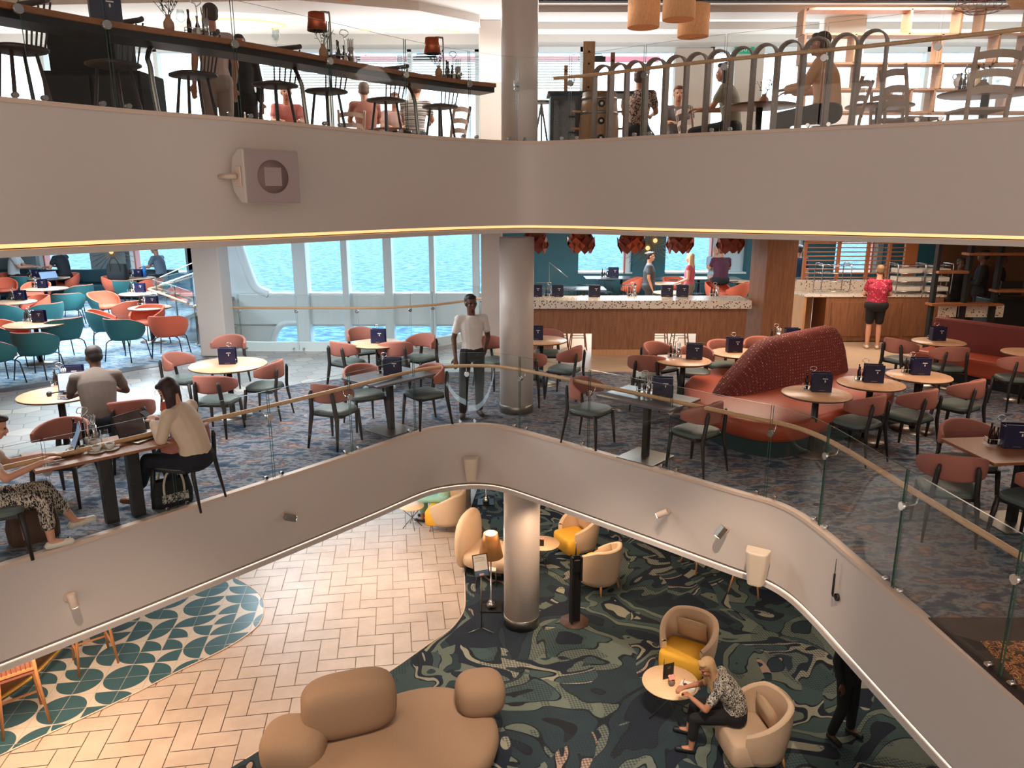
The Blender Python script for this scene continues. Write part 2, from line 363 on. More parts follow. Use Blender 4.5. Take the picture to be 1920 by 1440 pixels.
# floors ------------------------------------------------------------------
VOID = [G(378, 652), G(470, 657), G(600, 657.5), G(720, 657), G(800, 651), G(862, 641), G(906, 630)]
VOIDC = cr_spline(VOID, 5)
voidL = Vector((-8.9, 23.6, 0)); voidM = Vector((-8.6, 18.0, 0)); voidR = Vector((VOID[-1].x+.25, 23.9, 0))
def carpet_near():
    m = mix_noise('mottled_carpet', [(.30, S(16, 26, 40)), (.43, S(52, 72, 92)), (.50, S(128, 126, 130)), (.56, S(50, 62, 78)), (.66, S(150, 118, 104))], 3.4, .95, 12, .12, (1, 1.7, 1), .2); return m
def hex_mat():
    m, N, L, B = nm('hexagon_tiles')
    t = N.new('ShaderNodeTexCoord'); mp = N.new('ShaderNodeMapping'); mp.inputs['Scale'].default_value = (1/.36, 1/.36, 1); L.new(t.outputs['Object'], mp.inputs[0])
    # hexagon cells: distance to the two interleaved lattices
    def lat(off):
        a = N.new('ShaderNodeVectorMath'); a.operation = 'ADD'; a.inputs[1].default_value = off; L.new(mp.outputs[0], a.inputs[0])
        s = N.new('ShaderNodeVectorMath'); s.operation = 'DIVIDE'; s.inputs[1].default_value = (1.732, 1, 1); L.new(a.outputs[0], s.inputs[0])
        fr = N.new('ShaderNodeVectorMath'); fr.operation = 'FRACTION'; L.new(s.outputs[0], fr.inputs[0])
        fl = N.new('ShaderNodeVectorMath'); fl.operation = 'FLOOR'; L.new(s.outputs[0], fl.inputs[0])
        sb = N.new('ShaderNodeVectorMath'); sb.operation = 'SUBTRACT'; sb.inputs[1].default_value = (.5, .5, 0); L.new(fr.outputs[0], sb.inputs[0])
        ml = N.new('ShaderNodeVectorMath'); ml.operation = 'MULTIPLY'; ml.inputs[1].default_value = (1.732, 1, 0); L.new(sb.outputs[0], ml.inputs[0])
        ab = N.new('ShaderNodeVectorMath'); ab.operation = 'ABSOLUTE'; L.new(ml.outputs[0], ab.inputs[0])
        sp = N.new('ShaderNodeSeparateXYZ'); L.new(ab.outputs[0], sp.inputs[0])
        d1 = N.new('ShaderNodeMath'); d1.operation = 'MULTIPLY'; d1.inputs[1].default_value = .866; L.new(sp.outputs[0], d1.inputs[0])
        d2 = N.new('ShaderNodeMath'); d2.operation = 'MULTIPLY_ADD'; d2.inputs[1].default_value = .5; L.new(sp.outputs[1], d2.inputs[0]); L.new(d1.outputs[0], d2.inputs[2])
        mx = N.new('ShaderNodeMath'); mx.operation = 'MAXIMUM'; L.new(d2.outputs[0], mx.inputs[0]); L.new(sp.outputs[1], mx.inputs[1])
        return mx, fl
    a, fa = lat((0, 0, 0)); b, fb = lat((.866, .5, 0))
    mn = N.new('ShaderNodeMath'); mn.operation = 'MINIMUM'; L.new(a.outputs[0], mn.inputs[0]); L.new(b.outputs[0], mn.inputs[1])
    ln = N.new('ShaderNodeMath'); ln.operation = 'GREATER_THAN'; ln.inputs[1].default_value = .478; L.new(mn.outputs[0], ln.inputs[0])
    ls = N.new('ShaderNodeMath'); ls.operation = 'LESS_THAN'; L.new(a.outputs[0], ls.inputs[0]); L.new(b.outputs[0], ls.inputs[1])
    mv = N.new('ShaderNodeMix'); mv.data_type = 'VECTOR'; L.new(ls.outputs[0], mv.inputs[0]); L.new(fb.outputs[0], mv.inputs[4]); L.new(fa.outputs[0], mv.inputs[5])
    ad = N.new('ShaderNodeVectorMath'); ad.operation = 'MULTIPLY_ADD'; ad.inputs[1].default_value = (1.3, 1.7, 1); L.new(mv.outputs[1], ad.inputs[0])
    L.new(ls.outputs[0], ad.inputs[2])
    wn = N.new('ShaderNodeTexWhiteNoise'); L.new(ad.outputs[0], wn.inputs[0])
    cr = N.new('ShaderNodeValToRGB'); L.new(wn.outputs[0], cr.inputs[0]); el = cr.color_ramp.elements; el.new(.85)
    for i, (p, c) in enumerate([(0, S(142, 140, 138)), (.75, S(158, 155, 152)), (1, S(190, 184, 174))]): el[i].position = p; el[i].color = c
    mx = N.new('ShaderNodeMix'); mx.data_type = 'RGBA'; L.new(ln.outputs[0], mx.inputs[0]); L.new(cr.outputs[0], mx.inputs[6]); mx.inputs[7].default_value = S(108, 106, 104)
    L.new(mx.outputs[2], B.inputs['Base Color']); B.inputs['Roughness'].default_value = .38
    return m
# base slab of hexagon tiles covers the whole middle deck, the other finishes lie on it
XL, XR = -17.0, 15.0
mb = MB()
floor_poly = [(p.x, p.y) for p in offs(ME, .07)]+[(XR, ME[-1].y), (XR, 24)]+[(voidR.x, 24)]+[(p.x, p.y) for p in reversed(VOIDC)]+[(voidM.x, voidM.y), (voidL.x, voidL.y), (voidL.x, 24), (XL, 24), (XL, ME[0].y)]
mb.prism(floor_poly, -.12, -.012)
struct(mb, 'floor', hex_mat(), 'pale grey hexagon tile walkway of the middle deck')
def slabpoly(P, z, m, name, label, th=.012):
    mb = MB(); mb.prism([(p.x, p.y) for p in P], z-th, z); return struct(mb, name, m, label)
cn = [G(*p) for p in ((0, 862), (120, 832), (277, 784), (400, 752), (534, 724), (700, 704), (900, 697), (1100, 697), (1400, 697), (1640, 691), (1920, 690))]
cn = cr_spline(cn, 4)
cpoly = offs(ME, .07)+[Vector((XR, ME[-1].y, 0)), Vector((XR, cn[-1].y, 0))]+list(reversed(cn))+[Vector((XL, cn[0].y, 0)), Vector((XL, ME[0].y, 0))]
slabpoly(cpoly, 0, carpet_near(), 'floor', 'mottled blue, grey and blush carpet of the middle deck')
bp = [Vector((-.6, cn[-1].y+3.2, 0)), Vector((XR, 24, 0)), Vector((XR, cn[-1].y, 0))]
wd = mix_noise('pale_plank_floor', [(.3, S(178, 152, 126)), (.7, S(200, 176, 150))], 3, .4, 4, .3, (1, 8, 1))
rb = [p for p in cn if p.x > .2]
slabpoly([Vector((voidR.x+.05, 24, 0)), Vector((XR, 24, 0)), Vector((XR, rb[-1].y, 0))]+list(reversed(rb))+[Vector((voidR.x+.05, rb[0].y+1.5, 0))], -.002, wd, 'floor', 'pale wood plank floor around the bar', .01)
lc = cr_spline([G(0, 728), (G(100, 713)), G(208, 694), G(377, 667)], 4)
blue = mix_noise('light_blue_carpet', [(.30, S(46, 82, 116)), (.44, S(104, 140, 168)), (.53, S(186, 196, 202)), (.62, S(90, 124, 154))], 3.0, .95, 12, .12, (1, 2.0, 1), .2)
slabpoly([Vector((XL, lc[0].y-.3, 0))]+lc+[Vector((VOID[0].x-.1, 15.6, 0)), voidM-Vector((.05, 0, 0)), Vector((voidL.x-.05, voidL.y, 0)), Vector((voidL.x-.05, 24, 0)), Vector((XL, 24, 0))], 0, blue, 'floor', 'light blue streaky carpet by the left windows')
st = offs(lc, -.32)
slabpoly([Vector((XL, st[0].y-.3, 0))]+st+list(reversed(lc))+[Vector((XL, lc[0].y-.3, 0))], -.003, mat('slate_border', S(92, 92, 96), .5, var=.1, vs=3), 'floor', 'dark slate border between blue carpet and hexagon tiles', .009)

# upper deck floor and ceilings
slab = [(p.x, p.y) for p in offs(UE, .14)]+[(XR, UE[-1].y), (XR, 24.2), (XL, 24.2), (XL, UE[0].y)]
mb = MB(); mb.prism(slab, UPF-.1, UPF)
struct(mb, 'floor', mat('upper_plank_floor', S(150, 120, 96), .5, var=.08), 'brown plank floor of the upper deck')
mb = MB(); mb.prism(slab, 2.59, 2.64)
struct(mb, 'ceiling', M['ceil'], 'white ceiling over the middle deck')
slabl = [(p.x, p.y) for p in offs(ME, .14)]+[(XR, ME[-1].y), (XR, 24)]+[(voidR.x, 24)]+[(p.x, p.y) for p in reversed(VOIDC)]+[(voidM.x, voidM.y), (voidL.x, voidL.y), (voidL.x, 24), (XL, 24), (XL, ME[0].y)]
mb = MB(); mb.prism(slabl, -.955, -.91)
struct(mb, 'ceiling', M['ceil'], 'white ceiling over the lower deck')
# enclosing walls
def wallbox(name, x0, x1, y0, y1, z0, z1, m, label):
    mb = MB(); mb.box(((x0+x1)/2, (y0+y1)/2, (z0+z1)/2), (x1-x0, y1-y0, z1-z0)); return struct(mb, name, m, label)
wallbox('wall_left', XL-.2, XL, -4, 25, -3.6, 6.6, M['beige_wall'], 'plain left side wall of the atrium')
wallbox('wall_right', XR, XR+.2, -4, 25, -3.6, 6.6, M['beige_wall'], 'plain right side wall of the atrium')
wallbox('wall_back', XL, XR, -4.2, -4, -3.6, 6.6, M['beige_wall'], 'plain wall on the near side of the atrium')
wallbox('ceiling', XL, XR, -4, 18.2, 6.3, 6.5, M['ceil'], 'white ceiling of the upper deck')
# lower floor: herringbone tiles as real pieces on a grout bed ------------------
def lowpoly(px, n=5): return [Vector(p) for p in cr_spline([G(x, y, LOW) for x, y in px], n)]
mb = MB(); mb.box((-1, 11, LOW-.03), (32, 28, .03)); struct(mb, 'floor', mat('grout_bed', S(150, 128, 112), .8), 'grout bed of the lower deck floor')
tile = mix_noise('sand_tile', [(.3, S(168, 150, 136)), (.7, S(186, 168, 154))], 2.2, .42, 6, .2)
mb = MB(); TW = .27; g = .006; ca, sa = math.cos(R(9)), math.sin(R(9))
for a in range(-70, 71):
    for b in range(-36, 37):
        for (x0, y0, x1, y1) in ((0, 0, 2, 1), (0, 1, 1, 3)):
            ox, oy = a+2*b, a-2*b
            cx, cy = (ox+(x0+x1)/2)*TW, (oy+(y0+y1)/2)*TW
            X, Y = cx*ca-cy*sa-3, cx*sa+cy*ca+9
            if not (-8.5 < X < 1.6 and 3.8 < Y < 16.5): continue
            hx, hy = (x1-x0)*TW/2-g, (y1-y0)*TW/2-g
            vs = [(X+(i*hx)*ca-(j*hy)*sa, Y+(i*hx)*sa+(j*hy)*ca, LOW+.0) for i, j in ((-1, -1), (1, -1), (1, 1), (-1, 1))]
            mb.add(vs, [(0, 1, 2, 3)])
struct(mb, 'floor', tile, 'sand coloured herringbone tiles of the lower deck')
def pattern_tiles():
    m, N, L, B = nm('teal_leaf_tiles'); B.inputs['Roughness'].default_value = .35
    t = N.new('ShaderNodeTexCoord'); mp = N.new('ShaderNodeMapping'); mp.inputs['Rotation'].default_value = (0, 0, R(-9)); mp.inputs['Scale'].default_value = (1/.30, 1/.30, 1); L.new(t.outputs['Object'], mp.inputs[0])
    fr = N.new('ShaderNodeVectorMath'); fr.operation = 'FRACTION'; L.new(mp.outputs[0], fr.inputs[0])
    fl = N.new('ShaderNodeVectorMath'); fl.operation = 'FLOOR'; L.new(mp.outputs[0], fl.inputs[0])
    fl2 = N.new('ShaderNodeVectorMath'); fl2.operation = 'MULTIPLY'; fl2.inputs[1].default_value = (1, 1, 0); L.new(fl.outputs[0], fl2.inputs[0])
    # each tile carries a quarter disc; its corner follows the row and column
    wn = N.new('ShaderNodeTexWhiteNoise'); wn.noise_dimensions = '3D'
    sh = N.new('ShaderNodeVectorMath'); sh.operation = 'DIVIDE'; sh.inputs[1].default_value = (2, 2, 1); L.new(fl2.outputs[0], sh.inputs[0])
    s2 = N.new('ShaderNodeSeparateXYZ'); L.new(fl2.outputs[0], s2.inputs[0])
    def mod(o, d):
        q = N.new('ShaderNodeMath'); q.operation = 'FLOORED_MODULO'; q.inputs[1].default_value = d; L.new(o, q.inputs[0]); return q.outputs[0]
    px, py = mod(s2.outputs[0], 2), mod(s2.outputs[1], 2)
    L.new(fl2.outputs[0], wn.inputs[0]); sw = N.new('ShaderNodeSeparateColor'); L.new(wn.outputs[1], sw.inputs[0])
    def flip(bit, rnd):
        g = N.new('ShaderNodeMath'); g.operation = 'GREATER_THAN'; g.inputs[1].default_value = .72; L.new(rnd, g.inputs[0])
        d = N.new('ShaderNodeMath'); d.operation = 'SUBTRACT'; L.new(bit, d.inputs[0]); L.new(g.outputs[0], d.inputs[1])
        a = N.new('ShaderNodeMath'); a.operation = 'ABSOLUTE'; L.new(d.outputs[0], a.inputs[0]); 
        r = N.new('ShaderNodeMath'); r.operation = 'SUBTRACT'; r.inputs[0].default_value = 1; L.new(a.outputs[0], r.inputs[1]); return r.outputs[0]
    cx, cy = flip(px, sw.outputs[0]), flip(py, sw.outputs[1])
    cb = N.new('ShaderNodeCombineXYZ'); L.new(cx, cb.inputs[0]); L.new(cy, cb.inputs[1])
    f2 = N.new('ShaderNodeVectorMath'); f2.operation = 'MULTIPLY'; f2.inputs[1].default_value = (1, 1, 0); L.new(fr.outputs[0], f2.inputs[0])
    ds = N.new('ShaderNodeVectorMath'); ds.operation = 'DISTANCE'; L.new(f2.outputs[0], ds.inputs[0]); L.new(cb.outputs[0], ds.inputs[1])
    lt = N.new('ShaderNodeMath'); lt.operation = 'LESS_THAN'; lt.inputs[1].default_value = .96; L.new(ds.outputs[1], lt.inputs[0])
    mx = N.new('ShaderNodeMix'); mx.data_type = 'RGBA'; L.new(lt.outputs[0], mx.inputs[0]); mx.inputs[6].default_value = S(184, 174, 162); mx.inputs[7].default_value = S(50, 82, 90)
    # grout lines
    sp = N.new('ShaderNodeSeparateXYZ'); L.new(fr.outputs[0], sp.inputs[0])
    def near(o):
        a = N.new('ShaderNodeMath'); a.operation = 'SUBTRACT'; a.inputs[1].default_value = .5; L.new(o, a.inputs[0])
        b = N.new('ShaderNodeMath'); b.operation = 'ABSOLUTE'; L.new(a.outputs[0], b.inputs[0])
        c = N.new('ShaderNodeMath'); c.operation = 'GREATER_THAN'; c.inputs[1].default_value = .488; L.new(b.outputs[0], c.inputs[0]); return c.outputs[0]
    m1 = N.new('ShaderNodeMath'); m1.operation = 'MAXIMUM'; L.new(near(sp.outputs[0]), m1.inputs[0]); L.new(near(sp.outputs[1]), m1.inputs[1])
    m2 = N.new('ShaderNodeMix'); m2.data_type = 'RGBA'; L.new(m1.outputs[0], m2.inputs[0]); L.new(mx.outputs[2], m2.inputs[6]); m2.inputs[7].default_value = S(150, 146, 138)
    L.new(m2.outputs[2], B.inputs['Base Color']); return m
bt = lowpoly([(330, 1060), (400, 1070), (440, 1085), (477, 1107), (494, 1131), (486, 1171), (428, 1214), (330, 1262), (202, 1326), (0, 1418)])
bt = bt+[bt[-1]+(bt[-1]-bt[-6]).normalized()*3, Vector((-9, 5, LOW)), Vector((-9, 10, LOW))]
slabpoly(bt, LOW+.014, pattern_tiles(), 'floor', 'teal and cream quarter-circle tile area of the lower deck', .015)
mb = MB(); mb.tube([Vector((p.x, p.y, LOW+.012)) for p in bt[:-3]], .009, 6); struct(mb, 'trim_tile_edge', M['lip'], 'thin metal edge around the teal patterned tiles')
def camo():
    m, N, L, B = nm('swirling_carpet'); B.inputs['Roughness'].default_value = .95
    t = N.new('ShaderNodeTexCoord')
    def noise(sc, off, dist=.0, det=2):
        mp = N.new('ShaderNodeMapping'); mp.inputs['Location'].default_value = off; L.new(t.outputs['Object'], mp.inputs[0])
        n = N.new('ShaderNodeTexNoise'); n.inputs['Scale'].default_value = sc; n.inputs['Detail'].default_value = det; n.inputs['Distortion'].default_value = dist; n.inputs['Roughness'].default_value = .5
        L.new(mp.outputs[0], n.inputs['Vector']); return n.outputs[0]
    a = noise(.50, (3, 1, 0), 1.5, 2.4)
    navy, dteal, teal, sage, cream, blush = S(12, 24, 40), S(28, 46, 54), S(52, 72, 74), S(92, 102, 94), S(136, 136, 122), S(150, 128, 114)
    cr = N.new('ShaderNodeValToRGB'); cr.color_ramp.interpolation = 'CONSTANT'; L.new(a, cr.inputs[0]); el = cr.color_ramp.elements
    line = S(8, 14, 22)
    stops = [(0, navy), (.40, line), (.408, dteal), (.47, line), (.478, sage), (.535, line), (.542, teal), (.60, line), (.608, navy), (.655, cream)]
    while len(el) < len(stops): el.new(.5)
    for i, (p, c) in enumerate(stops): el[i].position = p; el[i].color = c
    a2 = noise(.62, (21, 7, 0), 1.1, 2.2); cr2 = N.new('ShaderNodeValToRGB'); cr2.color_ramp.interpolation = 'CONSTANT'; L.new(a2, cr2.inputs[0]); e2 = cr2.color_ramp.elements
    st2 = [(0, teal), (.42, line), (.43, cream), (.455, navy), (.49, sage), (.53, dteal), (.575, line), (.583, blush), (.605, navy), (.66, sage)]
    while len(e2) < len(st2): e2.new(.5)
    for i, (p, c) in enumerate(st2): e2[i].position = p; e2[i].color = c
    msk = noise(.48, (5, 15, 0), 1.4, 2.5); g2 = N.new('ShaderNodeMath'); g2.operation = 'GREATER_THAN'; g2.inputs[1].default_value = .515; L.new(msk, g2.inputs[0])
    mc = N.new('ShaderNodeMix'); mc.data_type = 'RGBA'; L.new(g2.outputs[0], mc.inputs[0]); L.new(cr.outputs[0], mc.inputs[6]); L.new(cr2.outputs[0], mc.inputs[7])
    # small lattice stitched into some of the shapes
    ck = N.new('ShaderNodeTexChecker'); ck.inputs['Scale'].default_value = 34; mp = N.new('ShaderNodeMapping'); mp.inputs['Rotation'].default_value = (0, 0, .6); L.new(t.outputs['Object'], mp.inputs[0]); L.new(mp.outputs[0], ck.inputs['Vector'])
    b = noise(.7, (9, 4, 0), .8, 2)
    gt = N.new('ShaderNodeMath'); gt.operation = 'GREATER_THAN'; gt.inputs[1].default_value = .56; L.new(b, gt.inputs[0])
    ml = N.new('ShaderNodeMath'); ml.operation = 'MULTIPLY'; L.new(gt.outputs[0], ml.inputs[0]); L.new(ck.outputs['Fac'], ml.inputs[1])
    m3 = N.new('ShaderNodeMath'); m3.operation = 'MULTIPLY'; m3.inputs[1].default_value = .65; L.new(ml.outputs[0], m3.inputs[0])
    mx = N.new('ShaderNodeMix'); mx.data_type = 'RGBA'; L.new(m3.outputs[0], mx.inputs[0]); L.new(mc.outputs[2], mx.inputs[6]); mx.inputs[7].default_value = S(22, 34, 44)
    # woven fleck
    f = N.new('ShaderNodeTexNoise'); f.inputs['Scale'].default_value = 120; L.new(t.outputs['Object'], f.inputs['Vector'])
    mr = N.new('ShaderNodeMapRange'); mr.inputs[3].default_value = .6; mr.inputs[4].default_value = 1.4; L.new(f.outputs[0], mr.inputs[0])
    m2 = N.new('ShaderNodeMix'); m2.data_type = 'RGBA'; m2.blend_type = 'MULTIPLY'; m2.inputs[0].default_value = 1; L.new(mx.outputs[2], m2.inputs[6]); L.new(mr.outputs[0], m2.inputs[7])
    L.new(m2.outputs[2], B.inputs['Base Color']); return m
ct = lowpoly([(905, 890), (890, 930), (876, 980), (871, 1045), (872, 1110), (870, 1145), (848, 1178), (800, 1212), (724, 1265), (600, 1339), (460, 1425)])
mb = MB(); mb.tube([Vector((p.x, p.y, LOW+.012)) for p in ct], .010, 6); struct(mb, 'trim_carpet_edge', M['lip'], 'thin metal edge between tiles and swirling carpet')
ct = [ct[0]+Vector((.6, 4.5, 0))]+ct+[ct[-1]+(ct[-1]-ct[-6]).normalized()*4, Vector((12, 1.5, LOW)), Vector((12, 22, LOW))]
slabpoly(ct, LOW+.014, camo(), 'floor', 'swirling teal, sage and cream carpet of the lower deck', .015)

# hull walls and windows --------------------------------------------------------
HY = 24.0
def hx(px, z=1.5): return (px-960)*((HY*CT)+(EYE-z)*ST)/F
def hullbox(name, p0, p1, z0, z1, m, label, y0=HY, y1=HY+.45):
    zz = (z0+z1)/2; return wallbox(name, hx(p0, zz), hx(p1, zz), y0, y1, z0, z1, m, label)
hullbox('wall_hull', -200, 1800, 2.6, 3.4, M['hullw'], 'white hull strip above the middle deck windows')
for i, (a, b, l) in enumerate([(-60, 50, 'grey wall at the far left before the first window'), (165, 232, 'grey wall between the two left windows'), (345, 362, 'narrow grey wall right of the left windows')]):
    hullbox('wall_hull', a, b, .72, 2.6, M['grey_wall'], l)
hullbox('wall_hull', -60, 362, 0, .72, M['grey_wall'], 'low wall under the left windows')
for a, b, l in [(906, 1085, 'teal wall behind the first copper pendants'), (1187, 1249, 'teal wall with sunburst lights'), (1402, 1473, 'teal wall behind the oak column'), (1513, 1568, 'teal wall left of the louvre screen'), (1667, 1840, 'dark teal wall above the bakery counter')]:
    hullbox('wall_hull', a, b, .72, 2.6, M['teal_wall'], l)
hullbox('wall_hull', 906, 1840, 0, .72, M['teal_wall'], 'low teal wall under the right windows')
hullbox('wall_hull', 300, 906, -.9, .1, M['hullw'], 'white deck band across the tall hull window', HY-.1, HY+.3)
hullbox('wall_hull', -60, 1840, -1.0, 0, M['hullw'], 'white hull strip at middle deck floor level', HY+.1, HY+.45)
hullbox('wall_hull', -60, 330, -3.5, -.9, M['hullw'], 'white lower hull wall at left')
hullbox('wall_hull', 906, 1840, -3.5, -.9, M['hullw'], 'white lower hull wall at right')
hullbox('wall_hull', 300, 906, -3.5, -3.1, M['hullw'], 'low sill of the lower hull window')
n = 1
for p0, p1, lt in ((553, 578, 1), (643, 655, 0), (721, 737, 0), (806, 816, 0), (886, 899, 1)):
    mb = MB()
    x0, x1 = hx(p0, 1), hx(p1, 1); mb.box(((x0+x1)/2, HY-.05, -.25), (x1-x0, .5, 5.7))
    struct(mb, 'trim_mullion', M['hullw'], ('wide ' if lt else 'slim ')+'white upright of the tall hull window', bev=.02)
# the curved raking frame at the left of the tall window
mb = MB()
pts = [GY(437, 425, HY), GY(452, 470, HY), GY(470, 520, HY), GY(482, 541, HY), GY(505, 551, HY)]
mb.tube(cr_spline(pts, 5), .16, 8, flat=.8)
pts = [GY(560, 604, HY), GY(530, 607, HY), GY(517, 625, HY), GY(512, 650, HY), GY(515, 690, HY)]
mb.tube(cr_spline(pts, 5), .14, 8, flat=.8)
poly = [GY(425, 425, HY), GY(441, 425, HY), GY(475, 535, HY), GY(500, 552, HY), GY(425, 552, HY)]
k = len(poly); vs = [(p.x, p.y+.05, p.z) for p in poly]+[(p.x, p.y+.3, p.z) for p in poly]
mb.add(vs, [tuple(range(k)), tuple(reversed(range(k, 2*k)))]+[(i, (i+1) % k, k+(i+1) % k, k+i) for i in range(k)])
poly = [GY(425, 604, HY), GY(535, 604, HY), GY(518, 622, HY), GY(513, 650, HY), GY(517, 700, HY), GY(425, 700, HY)]
k = len(poly); vs = [(p.x, p.y+.05, p.z) for p in poly]+[(p.x, p.y+.3, p.z) for p in poly]
mb.add(vs, [tuple(range(k)), tuple(reversed(range(k, 2*k)))]+[(i, (i+1) % k, k+(i+1) % k, k+i) for i in range(k)])
struct(mb, 'window_frame', M['hullw'], 'raking white steel corner of the tall hull window')
hullbox('wall_hull', 362, 428, -3.5, 2.6, M['hullw'], 'white wall left of the raking frame')
red = mat('salmon_window_frame', S(196, 120, 108), .4)
for i, (a, b, fx) in enumerate([(50, 165, 75), (232, 345, 246), (1085, 1187, 1177), (1249, 1402, 1340), (1473, 1513, 1497), (1568, 1667, 1642)]):
    mb = MB(); x0, x1 = hx(a, 1.6), hx(b, 1.6); fxx = hx(fx, 1.6)
    mb.box(((x0+x1)/2, HY+.2, .745), (x1-x0, .5, .05)); mb.box((fxx, HY+.12, 1.65), (.14, .3, 1.85)); 
    mb.box((fxx+(.09 if i < 2 else -.09), HY+.1, 1.65), (.05, .3, 1.85), 1)
    p0, p1 = (x0, fxx) if i < 2 else (fxx, x1)
    mb.box(((p0+p1)/2, HY+.35, 1.65), (abs(p1-p0), .04, 1.85), 0)
    struct(mb, 'window_%d' % (i+1), [M['hullw'], red], 'middle deck hull window with salmon frame %s' % ['at far left behind the laptops', 'behind the boy in grey', 'left of the sunburst wall', 'right of the sunburst wall', 'right of the oak column', 'above the louvre screen'][i])
mb = MB(); mb.box(((hx(-60)+hx(1840))/2, HY+.3, -.4), (hx(1840)-hx(-60), .012, 6.0)); struct(mb, 'window_pane', M['glassw'], 'glazing of the hull windows')
# pillars
def pillar(name, x0, x1, y0, y1, z0, z1, m, label, rz=0, bev=.02):
    mb = MB(); mb.box((0, 0, (z0+z1)/2), (x1-x0, y1-y0, z1-z0)); return struct(mb, name, m, label, bev=bev, loc=((x0+x1)/2, (y0+y1)/2, 0), rz=rz)
pillar('pillar', -6.14, -5.62, 14.45, 14.98, 0, 2.5, M['white'], 'white square pillar left of the tall hull window')
pillar('pillar', -.63, -.2, 15.3, 15.9, 0, 2.5, M['white'], 'white wall pier right of the tall hull window')
pillar('pillar', -.63, -.2, 15.3, 15.9, UPF, 6.3, M['white'], 'pale wall pier beside the round column on the upper deck')
pillar('pillar', 4.78, 5.42, 14.4, 15.0, 0, 2.5, M['barw'], 'oak clad column at the right end of the bar', R(12), .01)
wx = (1478-960)*16.3/F
pillar('pillar', wx-.3, wx+.42, 14.6, 15.3, UPF, 6.3, M['ceil'], 'square white pillar of the upper deck', R(-14))
def rcol(x, y, r, z0, z1, label, ringz=None):
    mb = MB(); mb.lathe([(r, z0), (r, z1)], 48); struct(mb, 'round_column', M['white'], label, loc=(x, y, 0))
    if ringz: mb = MB(); mb.lathe([(r+.006, z0), (r+.006, z0+ringz), (r, z0+ringz+.004)], 48); struct(mb, 'trim_column_base', M['steel'], 'brushed steel ring at the foot of the round column', loc=(x, y, 0))
rcol(.065, 10.54, .242, 0, 2.5, 'round white column of the middle deck', .12)
rcol(.10, 10.54, .242, UPF, 6.3, 'round white column of the upper deck')
rcol(.15, 10.55, .276, LOW+.014, -1.05, 'round cream column of the lower deck', .17)
p = G(850, 975, LOW); rcol(p.x, p.y+.9, .32, LOW, -1.05, 'far white round column of the lower deck')

# balustrades ---------------------------------------------------------------------
def balustrade(P, label, cuts, zb, zt, zr, r0, r1, side=1, gl=.04, rail=True, rr=.024, clampz=None):
    'P runs along the slab edge; side=1: people stand to the left of P'
    root = thing('glass_balustrade', label, 'balustrade', (P[len(P)//2].x, P[len(P)//2].y, zb))
    O = root.location.copy()
    Q = offs(P, gl*side); L = plen(Q); cuts = sorted(cuts); cz = clampz or zr-.09
    for a, b in zip(cuts, cuts[1:]):
        k = max(2, int((b-a)/.12)); pts = [along(Q, a+.012+(b-a-.024)*i/k) for i in range(k+1)]
        mb = MB(); rows = []
        for d in (-.007, .007):
            rows.append([p+Vector((-t.y, t.x, 0))*d for p, t in pts])
        A = [Vector((p.x, p.y, zb)) for p in rows[0]]; A2 = [Vector((p.x, p.y, zt)) for p in rows[0]]
        B = [Vector((p.x, p.y, zb)) for p in rows[1]]; B2 = [Vector((p.x, p.y, zt)) for p in rows[1]]
        mb.grid([A, A2], 0); mb.grid([B2, B], 0); mb.grid([A2, B2], 1, False)
        mb.add([A[0], A2[0], B2[0], B[0]], [(0, 1, 2, 3)], 1); mb.add([A[-1], A2[-1], B2[-1], B[-1]], [(0, 1, 2, 3)], 1)
        o = mb.build('glass_panel', [M['glassb'], M['gedge']], root); o.location = -O
    for c in cuts[(1 if cuts[0] <= .02 else 0):]:
        p, t = along(Q, c); nrm = Vector((-t.y, t.x, 0))*side
        mb = MB()
        q = Vector((p.x, p.y, cz))
        mb.tube([q-nrm*.022, q+nrm*.022], .034, 16); 
        if rail: mb.tube(cr_spline([q+nrm*.0, q+nrm*.05, q+nrm*.10+Vector((0, 0, .01)), q+nrm*.115+Vector((0, 0, .05)), q+nrm*.115+Vector((0, 0, zr-cz-.02))], 3), .007, 6)
        o = mb.build('clamp', M['chrome'], root); o.location = -O
        for dt in (-.1, .1):
            mb = MB(); mb.tube([p+t*dt-nrm*.02+Vector((0, 0, zb+.03-p.z)), p+t*dt+nrm*.03+Vector((0, 0, zb+.03-p.z))], .02, 10); o = mb.build('standoff', M['chrome'], root); o.location = -O
    if rail:
        H = offs(P, (gl+.115)*side); k = int((r1-r0)/.12)
        mb = MB(); mb.tube([Vector((q.x, q.y, zr)) for q, _ in (along(H, r0+(r1-r0)*i/k) for i in range(k+1))], rr, 12)
        o = mb.build('handrail', M['rail'], root); o.location = -O
    return root
def nearest(P, q):
    best = (1e9, 0); d = 0
    for a, b in zip(P, P[1:]):
        L = (b-a).length; t = max(0, min(1, ((Vector((q.x, q.y, a.z))-a).dot(b-a))/(L*L))); x = a+(b-a)*t
        e = (Vector((q.x, q.y, a.z))-x).length
        if e < best[0]: best = (e, d+L*t)
        d += L
    return best[1]
MC = [nearest(ME, G(x, y, .70)) for x, y in ((97, 891), (326, 832), (512, 785), (664, 747), (788, 716), (880, 706), (972, 714), (1102, 743), (1259, 777), (1447, 819), (1560, 861), (1704, 958), (1914, 1101))]
balustrade(ME, 'curving glass balustrade with ash handrail around the middle deck opening', [MC[0]-1.4]+MC+[MC[-1]+1.3], -.0, 1.0, .79, 2.0, plen(ME)-.1)
